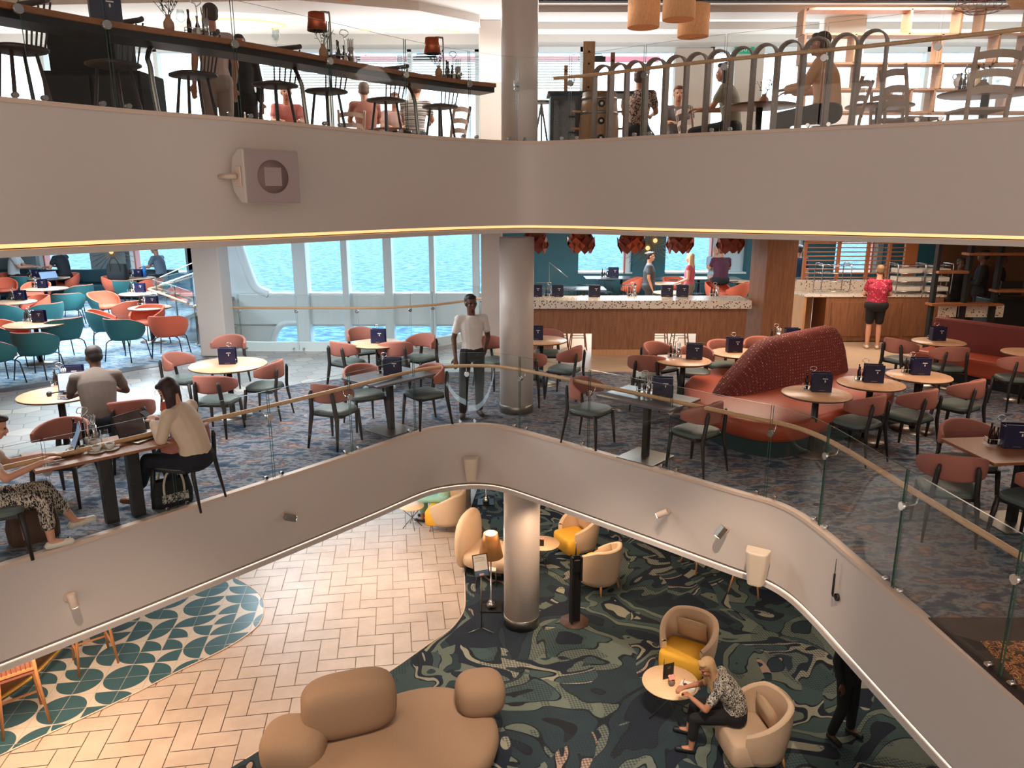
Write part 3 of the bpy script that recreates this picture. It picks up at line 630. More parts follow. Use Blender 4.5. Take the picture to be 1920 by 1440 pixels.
def upx(x, z): 
    # station along the upper edge seen at column x of the frame
    best = (1e9, 0); k = 400; L = plen(UE)
    for i in range(k):
        p, _ = along(UE, L*i/k); wv = p.y*CT+(EYE-z)*ST
        if p.y < .5: continue
        e = abs(960+p.x*F/wv-x)
        if e < best[0]: best = (e, L*i/k)
    return best[1]
UC = [upx(x, 4.4) for x in (30, 208, 440, 620, 768, 888, 975)]
balustrade(UE, 'tall glass balustrade in front of the upper deck bar counter', UC, UPZ, 4.69, 4.5, 0, 1, rail=False, clampz=4.33)
UR = [upx(x, 4.4) for x in (975, 1077, 1213, 1370, 1556, 1778)]
balustrade(UE, 'glass balustrade with ash handrail beside the loop screen on the upper deck', UR+[UR[-1]+1.6], UPZ, 4.69, 4.46, upx(1062, 4.4), plen(UE)-.2, rr=.02)
VC = [nearest(VOIDC, G(x, 657)) for x in (380, 455, 563, 675, 779, 838)]
Ls = plen(VOIDC)
balustrade(VOIDC, 'glass balustrade in front of the tall hull window', [.05]+VC[1:]+[Ls-.05], .02, 1.15, .90, .05, Ls-.02, side=-1, gl=.03)
mb = MB(); ribbon(mb, VOIDC, 0, -.1, 0, .17); ribbon(mb, VOIDC, 0, .17, .12, .17); ribbon(mb, VOIDC, .12, .17, .12, -.6); struct(mb, 'trim_void_curb', M['hullw'], 'white curb under the glass in front of the tall hull window')
LP = [Vector((VOID[0].x-.06, 15.45, 0)), voidM.lerp(Vector((VOID[0].x, 15.45, 0)), .5), voidM.copy(), voidM.lerp(voidL, .5), voidL.copy()]
balustrade(LP, 'glass balustrade behind the square white pillar', [.05, 1.5, 3.0, 4.6, 6.2, 7.6, plen(LP)-.05], .0, 1.15, .92, .05, plen(LP)-.05, side=1, gl=.03)
# a stair flight with glass sides rises behind the left chairs
sg = thing('stair_balustrade', 'glass stair balustrade rising behind the coral chairs, left', 'balustrade', G(345, 620))
mb = MB(); A = GY(300, 548, 18.6); B = GY(300, 520, 18.6); Cc = GY(372, 488, 18.6); Dd = GY(372, 530, 18.6)
mb.add([A, B, Cc, Dd], [(0, 1, 2, 3)]); mb.add([p+Vector((0, .012, 0)) for p in (A, B, Cc, Dd)], [(3, 2, 1, 0)])
o = mb.build('glass_panel', M['glassb'], sg); o.location = -sg.location
mb = MB(); mb.tube([B, Cc], .012, 6); o = mb.build('top_channel', M['hullw'], sg); o.location = -sg.location; mb = MB(); mb.tube([A.lerp(B, .5), Cc.lerp(Dd, .5)], .02, 6); o = mb.build('rail', M['hullw'], sg); o.location = -sg.location
sg = thing('stair_balustrade', 'glass stair balustrade descending by the teal wall behind the bar', 'balustrade', GY(1040, 555, 20))
mb = MB(); pp = [GY(1005, 530, 20), GY(1005, 560, 20), GY(1064, 560, 20), GY(1064, 520, 20), GY(1030, 492, 20), GY(1030, 530, 20)]
mb.add([(p.x, p.y, p.z) for p in pp], [(0, 1, 2, 3, 4, 5)]); mb.add([(p.x, p.y+.015, p.z) for p in pp], [(5, 4, 3, 2, 1, 0)])
o = mb.build('glass_panel', M['glassb'], sg); o.location = -sg.location
mb = MB(); mb.tube([pp[0], pp[5], pp[4], pp[3]], .02, 6); mb.tube([GY(1010, 541, 20), GY(1062, 541, 20)], .025, 6); o = mb.build('rail', M['steel'], sg); o.location = -sg.location

# upper deck far side ---------------------------------------------------------------
UY = 17.5
def ux(px, z=5): return (px-960)*((UY*CT)+(EYE-z)*ST)/F
mb = MB(); mb.box((0, UY+.1, UPF+.15), (32, .2, .3)); mb.box((0, UY+.1, 6.2), (32, .2, .14))
for px in (90, 300, 455, 480, 620, 770, 895, 1005, 1090, 1330, 1400, 1600, 1730, 1850): mb.box((ux(px), UY+.1, 4.85), (.09, .2, 2.9))
struct(mb, 'window_7', M['hullw'], 'white framed window wall along the far side of the upper deck')
wallbox('wall_upper', ux(1262), ux(1330), UY-.05, UY+.2, UPF, 6.2, M['beige_wall'], 'cream wall panel behind the loop screen')
wallbox('wall_upper', ux(1372), ux(1425), UY-.05, UY+.2, UPF, 6.2, M['beige_wall'], 'cream wall panel with green exit sign')
mb = MB(); mb.box((0, UY+.12, 4.85), (32, .01, 2.9)); struct(mb, 'window_pane', M['glassw'], 'glazing of the upper deck window wall')
mb = MB()
for z in [5.38+.055*i for i in range(12)]: mb.box(((ux(500)+ux(1092))/2, UY-.08, z), (ux(1092)-ux(500), .05, .022))
tag(mb.build('window_blind', M['hullw']), 'white slatted blind across the upper deck windows', 'blind')
mb = MB(); mb.box((0, UY+1.6, 4.2), (32, .05, .06)); mb.tube([(-16, UY+1.5, 4.35), (15, UY+1.5, 4.35)], .035, 8)
tag(mb.build('outdoor_rail', M['rail']), 'wooden rail outside the upper deck windows', 'railing')
redf = mat('red_roof_frame', S(214, 110, 116), .5)
for px in (600, 745, 850, 1060, 1160):
    rt = thing('roof_louvre', 'red framed slatted roof panel outside, %s' % {600: 'above the left table lamp', 745: 'above the row of bar stools', 850: 'just left of the round column', 1060: 'just right of the round column', 1160: 'above the loops'}[px], 'louvre', GY(px, 95, 20))
    mb = MB(); wv = 1.0
    mb.beam((-wv, 0, -.2), (wv, 0, -.2), .08, .12); mb.beam((-wv, 0, -.2), (-wv-.3, 1.5, .5), .08, .08); mb.beam((wv, 0, -.2), (wv+.3, 1.5, .5), .08, .08); mb.build('frame', redf, rt)
    mb = MB()
    for i in range(7): mb.beam((-wv+.05, .1+i*.2, -.14+i*.093), (wv-.05, .1+i*.2, -.10+i*.093), .05, .05)
    mb.build('slats', M['hullw'], rt)
# soffits and slots of the upper ceiling
mb = MB(); 
for y, h, wd_ in ((14.55, .10, .55), (15.7, .13, .45), (16.75, .16, .5)): mb.box((7.6, y, 6.3-h/2), (15, wd_, h))
mb.box((-8.3, 16.8, 6.2), (16, .5, .2)); struct(mb, 'ceiling_soffit', mat('grey_soffit', S(176, 172, 166), .6, var=.01), 'stepped grey soffits of the upper ceiling')
mb = MB(); mb.box((7.6, 13.95, 6.292), (15, .14, .014)); struct(mb, 'ceiling_slot', M['blackm'], 'black slot in the upper ceiling')
mb = MB(); P = [(-16, 14.2), (-3.5, 13.3), (-1.6, 14.0), (-.6, 14.9), (-.6, 15.6), (-2.2, 15.2), (-3.4, 14.4), (-5, 14.1), (-16, 14.9)]
mb.prism(P, 6.16, 6.3); struct(mb, 'ceiling_soffit', M['ceil'], 'curving white soffit of the upper ceiling at left')
for i, (cx, cy, rx, ry, a0, a1) in enumerate([(-3.0, 15.8, 1.5, .35, -1.2, 1.6), (-5.6, 15.7, 1.2, .5, -2.0, .8), (-.3, 15.9, 1.3, .5, 2.2, 4.0), (-7.6, 15.6, 1.3, .5, 0, 2.6)]):
    mb = MB(); mb.tube([(cx+rx*math.cos(a0+(a1-a0)*t/14), cy+ry*math.sin(a0+(a1-a0)*t/14), 6.29) for t in range(15)], .022, 6)
    struct(mb, 'ceiling_light_arc', M['ledw'], 'warm curved light line in the upper ceiling')
# ================================================================ FURNITURE PROTOTYPES
# every prototype faces +Y (away from the camera) and stands on z = 0
def arc_band(r, a0, a1, zfun, th, n=20, yc=0, sy=1.0, flare=0):
    'upholstered curved band; zfun(u) gives (z0, z1) with u in -1..1'
    rows = []
    for i in range(n+1):
        u = -1+2*i/n; a = a0+(a1-a0)*i/n; z0, z1 = zfun(u); t = th*(1-.25*abs(u)**4)
        sec = []
        for k in range(12):
            b = 2*math.pi*k/12; cc, s_ = math.cos(b), math.sin(b)
            x = math.copysign(abs(cc)**.6, cc)*t/2; z = (z0+z1)/2+math.copysign(abs(s_)**.35, s_)*(z1-z0)/2
            rr = r+x+flare*(z-z0)
            sec.append((rr*math.cos(a), yc+rr*sy*math.sin(a), z))
        rows.append(sec)
    return rows
def closeband(mb, rows, mi=0):
    mb.grid(rows, mi, True, close=True); k = len(rows[0])
    mb.add(rows[0], [tuple(reversed(range(k)))], mi); mb.add(rows[-1], [tuple(range(k))], mi)
def dining_chair(label, loc, rz, group=None, up=None, seatm=None):
    t = thing('dining_chair', label, 'chair', loc, rz, group)
    mb = MB()
    rows = []
    for i in range(9):
        a = math.pi/2*i/8; rr = math.cos(a)**.35 if i < 8 else .02; zz = .455+.035*math.sin(a)
        rows.append([(.235*rr*math.copysign(abs(math.cos(b))**.55, math.cos(b)), .02+.225*rr*math.copysign(abs(math.sin(b))**.55, math.sin(b)), zz) for b in [2*math.pi*k/24 for k in range(24)]])
    mb.grid([[(x, y, .43) for x, y, z in rows[0]]]+rows, 0, True, close=True)
    mb.build('seat', seatm or M['sage'], t)
    mb = MB(); closeband(mb, arc_band(.27, R(-182), R(2), lambda u: (.585+.045*abs(u)**2, .83-.105*abs(u)**2.2), .046, 24, .02, .95))
    mb.build('backrest', up or M['coral'], t)
    mb = MB()
    for y in (.2, -.16): mb.beam((-.2, y, .415), (.2, y, .415), .03, .04)
    for x in (-.2, .2): mb.beam((x, -.16, .415), (x, .2, .415), .03, .04)
    mb.build('seat_frame', M['dkwood'], t)
    for s in (-1, 1):
        mb = MB(); mb.tube([(s*.205, .205, .43), (s*.215, .225, .22), (s*.225, .24, 0)], [.026, .022, .014], 8); mb.build('leg', M['dkwood'], t)
        mb = MB(); mb.tube([(s*.150, -.252, .745), (s*.158, -.252, .70), (s*.175, -.225, .46), (s*.19, -.225, .38), (s*.215, -.285, 0)], [.016, .027, .029, .028, .014], 8, flat=.8); mb.build('leg', M['dkwood'], t)
    return t
def tub_chair(label, loc, rz, group=None, outer='tealf'):
    t = thing('tub_chair', label, 'chair', loc, rz, group)
    zt = lambda u: .80-.17*max(0, abs(u)-.35)**1.3*2.0
    N_ = 26; out, inn = [], []
    def ring(r0, dz, zb, inner=False):
        rows = []
        for j in range(7):
            f = j/6; row = []
            for i in range(N_+1):
                u = -1+2*i/N_; a = R(-90)+u*R(128); top = zt(u)
                z = zb+(top-zb)*f; rr = r0*(.74+.26*math.sin(min(1, f*1.25)*math.pi/2))
                row.append((rr*1.06*math.cos(a), rr*math.sin(a)+.0, z))
            rows.append(row)
        return rows
    ro = ring(.335, 0, .40); ri = ring(.30, 0, .42)
    mb = MB(); bot = [[(x*f, y*f, .40-.012*(1-f)) for x, y, z in ro[0]] for f in (.02, .6)]
    mb.grid(bot+ro, 0, True)
    mb.build('outer_shell', M[outer], t)
    mb = MB(); mb.grid([list(r) for r in ri], 0, True)
    lip = [[((a[0]+b[0])/2, (a[1]+b[1])/2, a[2]+.010) for a, b in zip(ro[-1], ri[-1])]]
    mb.grid([ro[-1]]+lip+[ri[-1]], 0, True)
    for e_ in (0, -1): mb.grid([[r[e_] for r in ro], [r[e_] for r in ri]], 0, True)
    mb.build('inner_lining', M['coral_in'], t)
    mb = MB(); mb.ell((0, .03, .475), (.235, .245, .045), p=.5, n=24, k=8); mb.build('seat_cushion', M['coral_in'], t)
    for sx_ in (-1, 1):
        for sy_ in (-1, 1):
            mb = MB(); mb.tube([(sx_*.12, sy_*.12, .40), (sx_*.2, sy_*.2, .385), (sx_*.235, sy_*.235, .34), (sx_*.28, sy_*.27, 0)], .011, 6); mb.build('leg', M['black'], t)
    return t
_tt = {}
def round_table(label, loc, dia, group=None, top='oak', base='disc', h=.75):
    key = (round(dia, 2), top, base, h)
    if key in _tt: return dup(_tt[key], loc, 0, label, group)
    t = thing('round_table', label, 'table', loc, 0, group); r = dia/2
    mb = MB(); mb.lathe([(.001, h-.028), (r-.012, h-.028), (r, h-.02), (r, h-.006), (r-.006, h), (.001, h)], 48); o = mb.build('tabletop', [M[top]], t)
    mb = MB(); mb.lathe([(r+.001, h-.022), (r+.001, h-.007)], 48); mb.build('table_edge', M['oakedge'], t)
    mb = MB(); mb.tube([(0, 0, .02), (0, 0, h-.03)], .04, 16); mb.build('post', M['black'], t)
    mb = MB(); mb.lathe([(.27, 0), (.27, .008), (.06, .022), (.04, .03)], 32); mb.build('base_plate', M['steel'], t)
    _tt[key] = t; _k.pop(t.name, None); return t
def rect_table(label, loc, rz, sx_, sy_, top='grey_top', h=.75, two=False):
    t = thing('rectangular_table', label, 'table', loc, rz)
    mb = MB(); mb.box((0, 0, h-.014), (sx_, sy_, .028)); mb.build('tabletop', M[top], t, bev=.004)
    if two:
        for s_ in (-1, 1): mb = MB(); mb.box((s_*.12+.1, .0, h/2-.01), (.11, .11, h-.03)); mb.build('leg', M['dkwood'], t, bev=.006)
        return t
    mb = MB(); mb.box((0, 0, h/2), (.07, .07, h-.03)); mb.build('post', M['black'], t)
    mb = MB(); mb.box((0, 0, .008), (.5, .5, .014)); mb.build('base_plate', M['steel'], t, bev=.003)
    return t
M['bottle'] = mat('dark_bottle_glass', S(40, 26, 20), .12)
M['sauce'] = mat('amber_sauce', S(150, 84, 40), .2)
def caddy(label, loc, rz, group='wire caddies of sauces and cutlery on the cafe tables'):
    t = thing('condiment_caddy', label, 'caddy', loc, rz, group)
    mb = MB(); mb.box((0, 0, .008), (.20, .12, .012))
    mb.tube([(-.095, -.055, .06), (.095, -.055, .06), (.095, .055, .06), (-.095, .055, .06)], .003, 5, closed=True)
    for a in (-.095, .095):
        for b in (-.055, .055): mb.tube([(a, b, .006), (a, b, .062)], .003, 5)
    mb.build('rack', M['chrome'], t)
    mb = MB(); mb.tube(cr_spline([(0, 0, .01), (0, 0, .22), (-.035, 0, .25), (-.02, 0, .285), (.03, 0, .28), (.035, 0, .25), (0, 0, .22)], 4), .004, 6); mb.build('handle', M['chrome'], t)
    for x, y, h, r in ((-.06, -.02, .17, .017), (-.06, .03, .19, .017), (.0, .03, .15, .018)):
        mb = MB(); mb.lathe([(r, .014), (r, h*.6), (r*.45, h*.78), (r*.45, h), (r*.55, h), (r*.55, h+.012), (.001, h+.014)], 10, (x, y, 0)); mb.build('bottle', M['bottle'], t)
    for x, y in ((.055, -.02), (.055, .03)):
        mb = MB(); mb.lathe([(.022, .014), (.024, .14), (.021, .14), (.019, .02)], 10, (x, y, 0)); mb.build('cutlery_tin', M['chrome'], t)
        for k in range(3): mb = MB(); mb.tube([(x+(k-1)*.008, y, .05), (x+(k-1)*.022, y+.006*(k-1), .215)], .0035, 5); mb.build('cutlery', M['chrome'], t)
    mb = MB(); mb.lathe([(.014, .014), (.016, .05), (.01, .06), (.001, .062)], 10, (0, -.03, 0)); mb.build('shaker', M['paper'], t)
    return t
def menu_box(label, loc, rz, group='navy menu holders on the cafe tables'):
    t = thing('menu_holder', label, 'menu holder', loc, rz, group)
    mb = MB(); mb.box((0, .05, .115), (.23, .012, .23)); mb.box((0, -.05, .115), (.23, .012, .23)); mb.box((-.11, 0, .105), (.012, .1, .21)); mb.box((0, 0, .008), (.225, .1, .014))
    mb.build('cover', M['navy'], t, bev=.003)
    mb = MB(); mb.box((.03, -.0567, .165), (.06, .001, .009)); mb.build('title', M['paper'], t)
    mb = MB(); mb.box((.03, -.0567, .135), (.012, .001, .026)); mb.build('emblem', M['paper'], t)
    mb = MB(); mb.box((.0, -.0567, .02), (.07, .001, .005)); mb.build('footer', M['steel'], t)
    return t

# ================================================================ TABLES, CHAIRS, CADDIES
def rzdir(h): return R(-h)            # heading: 0 = away from the camera, 90 = to the right
proto_chair = None
def chair(px, py, h, label, group='coral and sage dining chairs of the middle deck'):
    global proto_chair
    p = G(px, py, .46); p.z = 0
    if proto_chair is None: proto_chair = dining_chair(label, p, rzdir(h), group); return proto_chair
    return dup(proto_chair, p, rzdir(h), label, group)
proto_caddy = proto_menu = None
def setup(px, py, rz, where, z=.75, dx=.11, menu=True, cad=True):
    'a caddy and a menu holder side by side on a table top'
    global proto_caddy, proto_menu
    p = G(px, py, z); r = Vector((math.cos(rz), math.sin(rz), 0))
    cp, mp_ = p-r*dx+Vector((0, .07, 0)), p+r*dx
    if cad:
        l = 'wire caddy of bottles and cutlery %s' % where
        if proto_caddy is None: proto_caddy = caddy(l, cp, rz)
        else: dup(proto_caddy, cp, rz, l)
    if menu:
        l = 'navy menu holder %s' % where
        if proto_menu is None: proto_menu = menu_box(l, mp_, rz)
        else: dup(proto_menu, mp_, rz, l)
RT = 'round oak cafe tables of the middle deck'
def rtab(px, py, dia, label, z=.75):
    p = G(px, py, z); p.z = 0; return round_table(label, p, dia, RT)
rtab(428, 683, 1.05, 'large round oak table beside the square white pillar')
rtab(708, 643, .85, 'round oak table in front of the tall hull window')
rtab(1015, 637, .85, 'round oak table half hidden behind the round column')
rtab(1281, 675, .80, 'round oak table left of the patterned booth, nearest the balustrade')
rtab(1384, 661, .80, 'round oak table under the right cutout of the bar')
rtab(1468, 645, .80, 'round oak table just behind the patterned booth back')
rtab(1531, 737, .80, 'round oak table in front of the orange booth, nearest and leftmost')
rtab(1633, 718, .80, 'round oak table at the right end of the orange booth')
rtab(1723, 704, .80, 'round oak table between booth and red banquette')
rtab(1760, 640, .80, 'round oak table against the left end of the red banquette')
rtab(1934, 661, .80, 'round oak table by the red banquette cut by the right edge of the frame')
rtab(112, 738, .90, 'round oak table with laptop and headphones of the man in grey')
setup(428, 682, .1, 'on the large round table beside the square pillar', dx=.0)
setup(708, 643, -.1, 'on the round table before the tall window', dx=.02)
setup(1005, 637, 0, 'on the table behind the round column', cad=False, dx=0)
setup(1284, 672, -.15, 'on the round table left of the booth', dx=.13)
setup(1376, 660, .1, 'on the round table under the right bar cutout', dx=.0)
setup(1470, 641, 0, 'on the table behind the booth back', dx=.12)
setup(1532, 733, -.2, 'on the nearest table before the orange booth', dx=.04)
setup(1630, 716, -.2, 'on the table at the right end of the booth', dx=.04)
setup(1718, 702, -.1, 'on the table between booth and banquette', dx=.04)
setup(1757, 638, 0, 'on the table against the banquette', dx=.0)
t3 = Vector((-1.62, 9.59, 0)); rect_table('square grey-topped table behind the middle of the left balustrade', t3, R(48), .98, .75)
setup(728, 703, .0, 'on the grey table left of the standing waiter', dx=.06)
t5 = Vector((1.60, 8.50, 0)); rect_table('dark grey rectangular table behind the right balustrade', t5, R(-42), 1.0, .70)
setup(1226, 742, -.2, 'on the dark grey rectangular table', dx=.10)
t14 = Vector((4.78, 6.63, 0)); rect_table('walnut table at the right edge with a large menu holder', t14, R(6), 1.15, .72, 'walnut')
setup(1890, 838, -.15, 'on the walnut table at the right edge', dx=.05)
for a in [
    (345, 708, 100, 'coral dining chair left of the large round table, behind the reader'),
    (408, 748, 5, 'coral dining chair on the near side of the large round table'),
    (430, 672, 180, 'coral dining chair on the far side of the large round table'),
    (499, 722, -82, 'coral dining chair right of the large round table'),
    (652, 678, 35, 'coral dining chair at the near left of the table before the tall window'),
    (682, 655, 145, 'coral dining chair at the far left of the table before the tall window'),
    (787, 669, -145, 'coral dining chair at the far right of the table before the tall window'),
    (742, 678, -8, 'coral dining chair on the near side of the table before the tall window'),
    (684, 737, 148, 'coral dining chair at the far left of the grey table'),
    (798, 735, -128, 'coral dining chair right of the grey table, left of the waiter'),
    (627, 766, 22, 'coral dining chair at the near left of the grey table, by the balustrade'),
    (926, 674, 135, 'coral dining chair just left of the round column'),
    (1027, 660, 185, 'coral dining chair behind the table right of the round column'),
    (1060, 690, -62, 'coral dining chair right of the round column, seen from behind'),
    (990, 700, 10, 'coral dining chair mostly hidden behind the round column'),
    (1106, 765, 128, 'coral dining chair left of the dark grey rectangular table'),
    (1308, 806, -38, 'coral dining chair on the near right of the dark grey table'),
    (1212, 706, 12, 'coral dining chair between the dark grey table and the round table'),
    (1236, 687, 145, 'coral dining chair at the far left of the round table by the booth'),
    (1302, 696, -165, 'coral dining chair behind the round table by the booth'),
    (1356, 683, 165, 'coral dining chair under the right bar cutout'),
    (1425, 676, 190, 'coral dining chair at the foot of the oak column'),
    (1610, 790, -32, 'coral dining chair nearest the balustrade before the orange booth'),
    (1707, 778, -30, 'coral dining chair in the middle of the three before the booth'),
    (1797, 758, -32, 'coral dining chair rightmost of the three before the booth'),
    (1688, 673, 62, 'mauve-lit dining chair left of the banquette table'),
    (1775, 688, 4, 'coral dining chair with its back to us before the banquette table'),
    (1905, 708, 6, 'coral dining chair before the banquette, cut by the right edge'),
    (1812, 862, 186, 'coral dining chair on the far side of the walnut table'),
    (1778, 912, 18, 'coral dining chair on the near left of the walnut table'),
    (1945, 935, -20, 'coral dining chair at the right edge below the walnut table'),
    (245, 800, -28, 'coral dining chair on which the man in grey sits'),
    (120, 858, 178, 'dark coral dining chair across the walnut table from the balustrade'),
    (345, 862, -78, 'coral dining chair on which the woman with the phone sits'),
    (-14, 950, 60, 'dining chair on which the woman in striped trousers sits'),
]: chair(*a)
t16 = G(196, 838, .75); t16.z = 0
tb = rect_table('walnut rectangular table with coffee cups behind the left balustrade', t16, R(43), 1.25, .62, 'walnut', two=True)

# tub chairs by the left windows
TG = 'teal and coral tub chairs by the left windows'
ptub = pcor = None
def tub(px, py, h, label):
    global ptub, pcor
    p = G(px, py, .44); p.z = 0
    if ptub is None: ptub = tub_chair(label, p, rzdir(h), TG); ptub.scale = (1.03,)*3; return
    if label.split()[0] in ('coral', 'bright', 'orange'):
        if pcor is None: pcor = tub_chair(label, p, rzdir(h), TG, 'coral_in'); pcor.scale = (1.03,)*3
        else: dup(pcor, p, rzdir(h), label, TG)
        return
    dup(ptub, p, rzdir(h), label, TG)
LT = 'round oak tables among the tub chairs'
for px, py, dia, lab in ((66, 607, 1.05, 'round table nearest the camera among the tub chairs'), (22, 566, 1.0, 'round table at the left edge among the tub chairs'), (85, 541, 1.05, 'round table behind the group of four tub chairs, below the laptops'), (281, 576, .86, 'small round table with a black post near the square pillar'), (258, 550, .86, 'small round table behind the coral tub chairs'), (92, 521, 1.1, 'round window table with two people and laptops'), (258, 521, 1.0, 'round window table of the boy in grey')):
    p = G(px, py, .75); p.z = 0; round_table(lab, p, dia, LT)
for px, py, w_ in ((63, 604, 'on the nearest tub chair table'), (30, 563, 'on the leftmost tub chair table'), (72, 540, 'on the table below the laptops'), (276, 574, 'on the table with the black post'), (255, 548, 'on the table behind the coral tub chairs'), (62, 520, 'on the laptop window table'), (253, 519, 'on the window table of the boy')):
    setup(px, py, 0, w_, dx=.12)
for a in [
    (70, 660, 2, 'teal tub chair with its back to us, nearest the camera at left'),
    (24, 640, 75, 'tub chair at the left of the nearest round table, coral inside showing'),
    (120, 632, -58, 'teal tub chair right of the nearest round table'),
    (-8, 672, 30, 'tub chair cut by the left edge of the frame, lower'),
    (66, 586, 215, 'coral tub chair behind the nearest round table'),
    (88, 600, -65, 'pale teal tub chair beside the nearest caddy'),
    (14, 600, 20, 'teal tub chair at the left edge, second row'),
    (8, 547, 120, 'coral tub chair at the left edge, third row'),
    (130, 578, -25, 'teal tub chair right of the table below the laptops'),
    (150, 561, -65, 'tub chair behind the teal one, coral inside showing'),
    (128, 537, -145, 'coral tub chair of the man in the black cap'),
    (26, 535, 100, 'coral tub chair of the woman in the white top'),
    (48, 541, 10, 'teal tub chair before the laptop window table'),
    (70, 557, 170, 'coral tub chair on the far side of the table below the laptops'),
    (236, 632, 12, 'teal tub chair with its back to us near the black post table'),
    (200, 616, 62, 'teal tub chair left of the black post table'),
    (318, 626, -8, 'coral tub chair with its back to us beside the square pillar'),
    (278, 608, 195, 'bright coral tub chair facing us behind the black post table'),
    (243, 594, -70, 'orange coral tub chair turned left in the sun'),
    (197, 578, 118, 'tub chair at the left of the sunlit pair, coral inside showing'),
    (217, 543, 75, 'coral tub chair left of the boy\'s window table'),
    (240, 550, 5, 'teal tub chair before the boy\'s window table'),
    (283, 548, -60, 'coral tub chair at the right of the boy\'s window table'),
]: tub(*a)
# a low bench under the left windows
b = thing('window_bench', 'long dark teal bench under the left windows', 'bench', (hx(150)-.6, 23.4, 0))
mb = MB(); mb.box((0, 0, .25), (7.6, .6, .4)); mb.build('seat', mat('dark_teal_leather', S(28, 62, 72), .5), b, bev=.05)
mb = MB(); mb.box((0, .24, .68), (7.6, .12, .42)); mb.build('backrest', D.materials['dark_teal_leather'], b, bev=.04)

# ---------------------------------------------------------------- booth, banquette, bar, buffet
bo = thing('booth_sofa', 'curving burnt orange sofa with a tall patterned back', 'sofa', G(1450, 800, 0))
O = bo.location.copy()
pat = None
def booth_pattern():
    m, N, L, B = nm('woven_booth_fabric'); B.inputs['Roughness'].default_value = .85
    t = N.new('ShaderNodeTexCoord'); mp = N.new('ShaderNodeMapping'); mp.inputs['Rotation'].default_value = (R(20), R(45), .3); mp.inputs['Scale'].default_value = (1, .6, 1); L.new(t.outputs['Object'], mp.inputs[0])
    v = N.new('ShaderNodeTexVoronoi'); v.inputs['Scale'].default_value = 34; v.inputs['Randomness'].default_value = .12; L.new(mp.outputs[0], v.inputs['Vector'])
    lt = N.new('ShaderNodeMath'); lt.operation = 'LESS_THAN'; lt.inputs[1].default_value = .30; L.new(v.outputs['Distance'], lt.inputs[0])
    cr = N.new('ShaderNodeValToRGB'); cr.color_ramp.interpolation = 'CONSTANT'; L.new(v.outputs['Color'], cr.inputs[0]); el = cr.color_ramp.elements; el.new(.5)
    for i, (p, c) in enumerate([(0, S(120, 62, 52)), (.5, S(150, 98, 86)), (.75, S(182, 136, 122))]): el[i].position = p; el[i].color = c
    mx = N.new('ShaderNodeMix'); mx.data_type = 'RGBA'; L.new(lt.outputs[0], mx.inputs[0]); mx.inputs[6].default_value = S(96, 30, 24); L.new(cr.outputs[0], mx.inputs[7]); L.new(mx.outputs[2], B.inputs['Base Color']); return m
seat_px = [(1284, 715), (1300, 700), (1345, 688), (1420, 680), (1520, 690), (1610, 690), (1668, 705), (1676, 735), (1640, 752), (1560, 775), (1480, 796), (1400, 790), (1330, 768), (1292, 742)]
sp = [G(x, y, .45) for x, y in seat_px]; cen = sum(sp, Vector())/len(sp)
ring = cr_spline(sp+[sp[0]], 4)[:-1]
def ringrows(sc_z): return [[(cen.x+(p.x-cen.x)*s_, cen.y+(p.y-cen.y)*s_, z) for p in ring] for s_, z in sc_z]
mb = MB(); mb.grid(ringrows([(.97, .22), (1.0, .27), (1.0, .38), (.985, .43), (.95, .455), (.02, .47)]), 0, True, close=True); o = mb.build('seat', M['leather_o'], bo); o.location = -O
mb = MB(); rr_ = ringrows([(.93, .0), (.95, .23)]); mb.grid(rr_, 0, True, close=True); o = mb.build('plinth', mat('dark_teal_plinth', S(34, 62, 64), .5), bo); o.location = -O
# the back: a long wedge leaning both ways, seen as a trapezoid
a = G(1362, 745, .46); b2 = G(1598, 692, .46)
ax = (b2-a); Lx = ax.length; ax.normalize(); nx = Vector((-ax.y, ax.x, 0))
rows = []
for i in range(15):
    f = i/14; top = (.80+.12*f)*min(1, (f/.30)**.8 if f < .30 else 1, ((1-f)/.12)**.75 if f > .88 else 1)
    c0 = a+ax*(Lx*f); wdt = .30*(.55+.45*math.sin(math.pi*min(1, max(.08, f)*1.0))**.5) if 0 < f < 1 else .10
    wt = .12; z0 = .44; z1 = .46+max(.02, top*.80)
    off = nx*(.16)
    row = []
    for k in range(13):
        u = -1+2*k/12; h_ = (1-abs(u)**2.6); wdk = wdt*abs(u)**.8*math.copysign(1, u)
        q = c0+off-nx*wdk*1.0; row.append((q.x, q.y, z0+(z1-z0)*h_))
    rows.append(row)
mb = MB(); mb.grid(rows, 0, True); o = mb.build('patterned_back', booth_pattern(), bo, smooth=0, sub=1); o.location = -O

bq = thing('banquette', 'long banquette with dark red back and orange seat at the right', 'sofa', G(1703, 670, 0)+Vector((1.2, 0, 0)))
O = bq.location.copy()
A = G(1700, 676, 0); Bb = G(1935, 718, 0)
d_ = (Bb-A); d_.z = 0; Ln = 6.0; d_.normalize(); n_ = Vector((-d_.y, d_.x, 0))
A = G(1703, 702, 0)
def oriented(mb, c, sx_, sy_, z0, z1): 
    c = Vector(c); mb.prism([((c+d_*i*sx_/2+n_*j*sy_/2).x, (c+d_*i*sx_/2+n_*j*sy_/2).y) for i, j in ((-1, -1), (1, -1), (1, 1), (-1, 1))], z0, z1)
c0 = A+d_*Ln/2+n_*.3
mb = MB(); oriented(mb, c0, Ln, .62, .16, .46); o = mb.build('seat', M['leather_o'], bq, bev=.05); o.location = -O
mb = MB(); oriented(mb, c0+n_*.38, Ln, .16, .0, .98); o = mb.build('backrest', M['leather_r'], bq, bev=.04); o.location = -O
mb = MB(); oriented(mb, c0, Ln-.1, .5, .0, .17); o = mb.build('plinth', M['black'], bq); o.location = -O

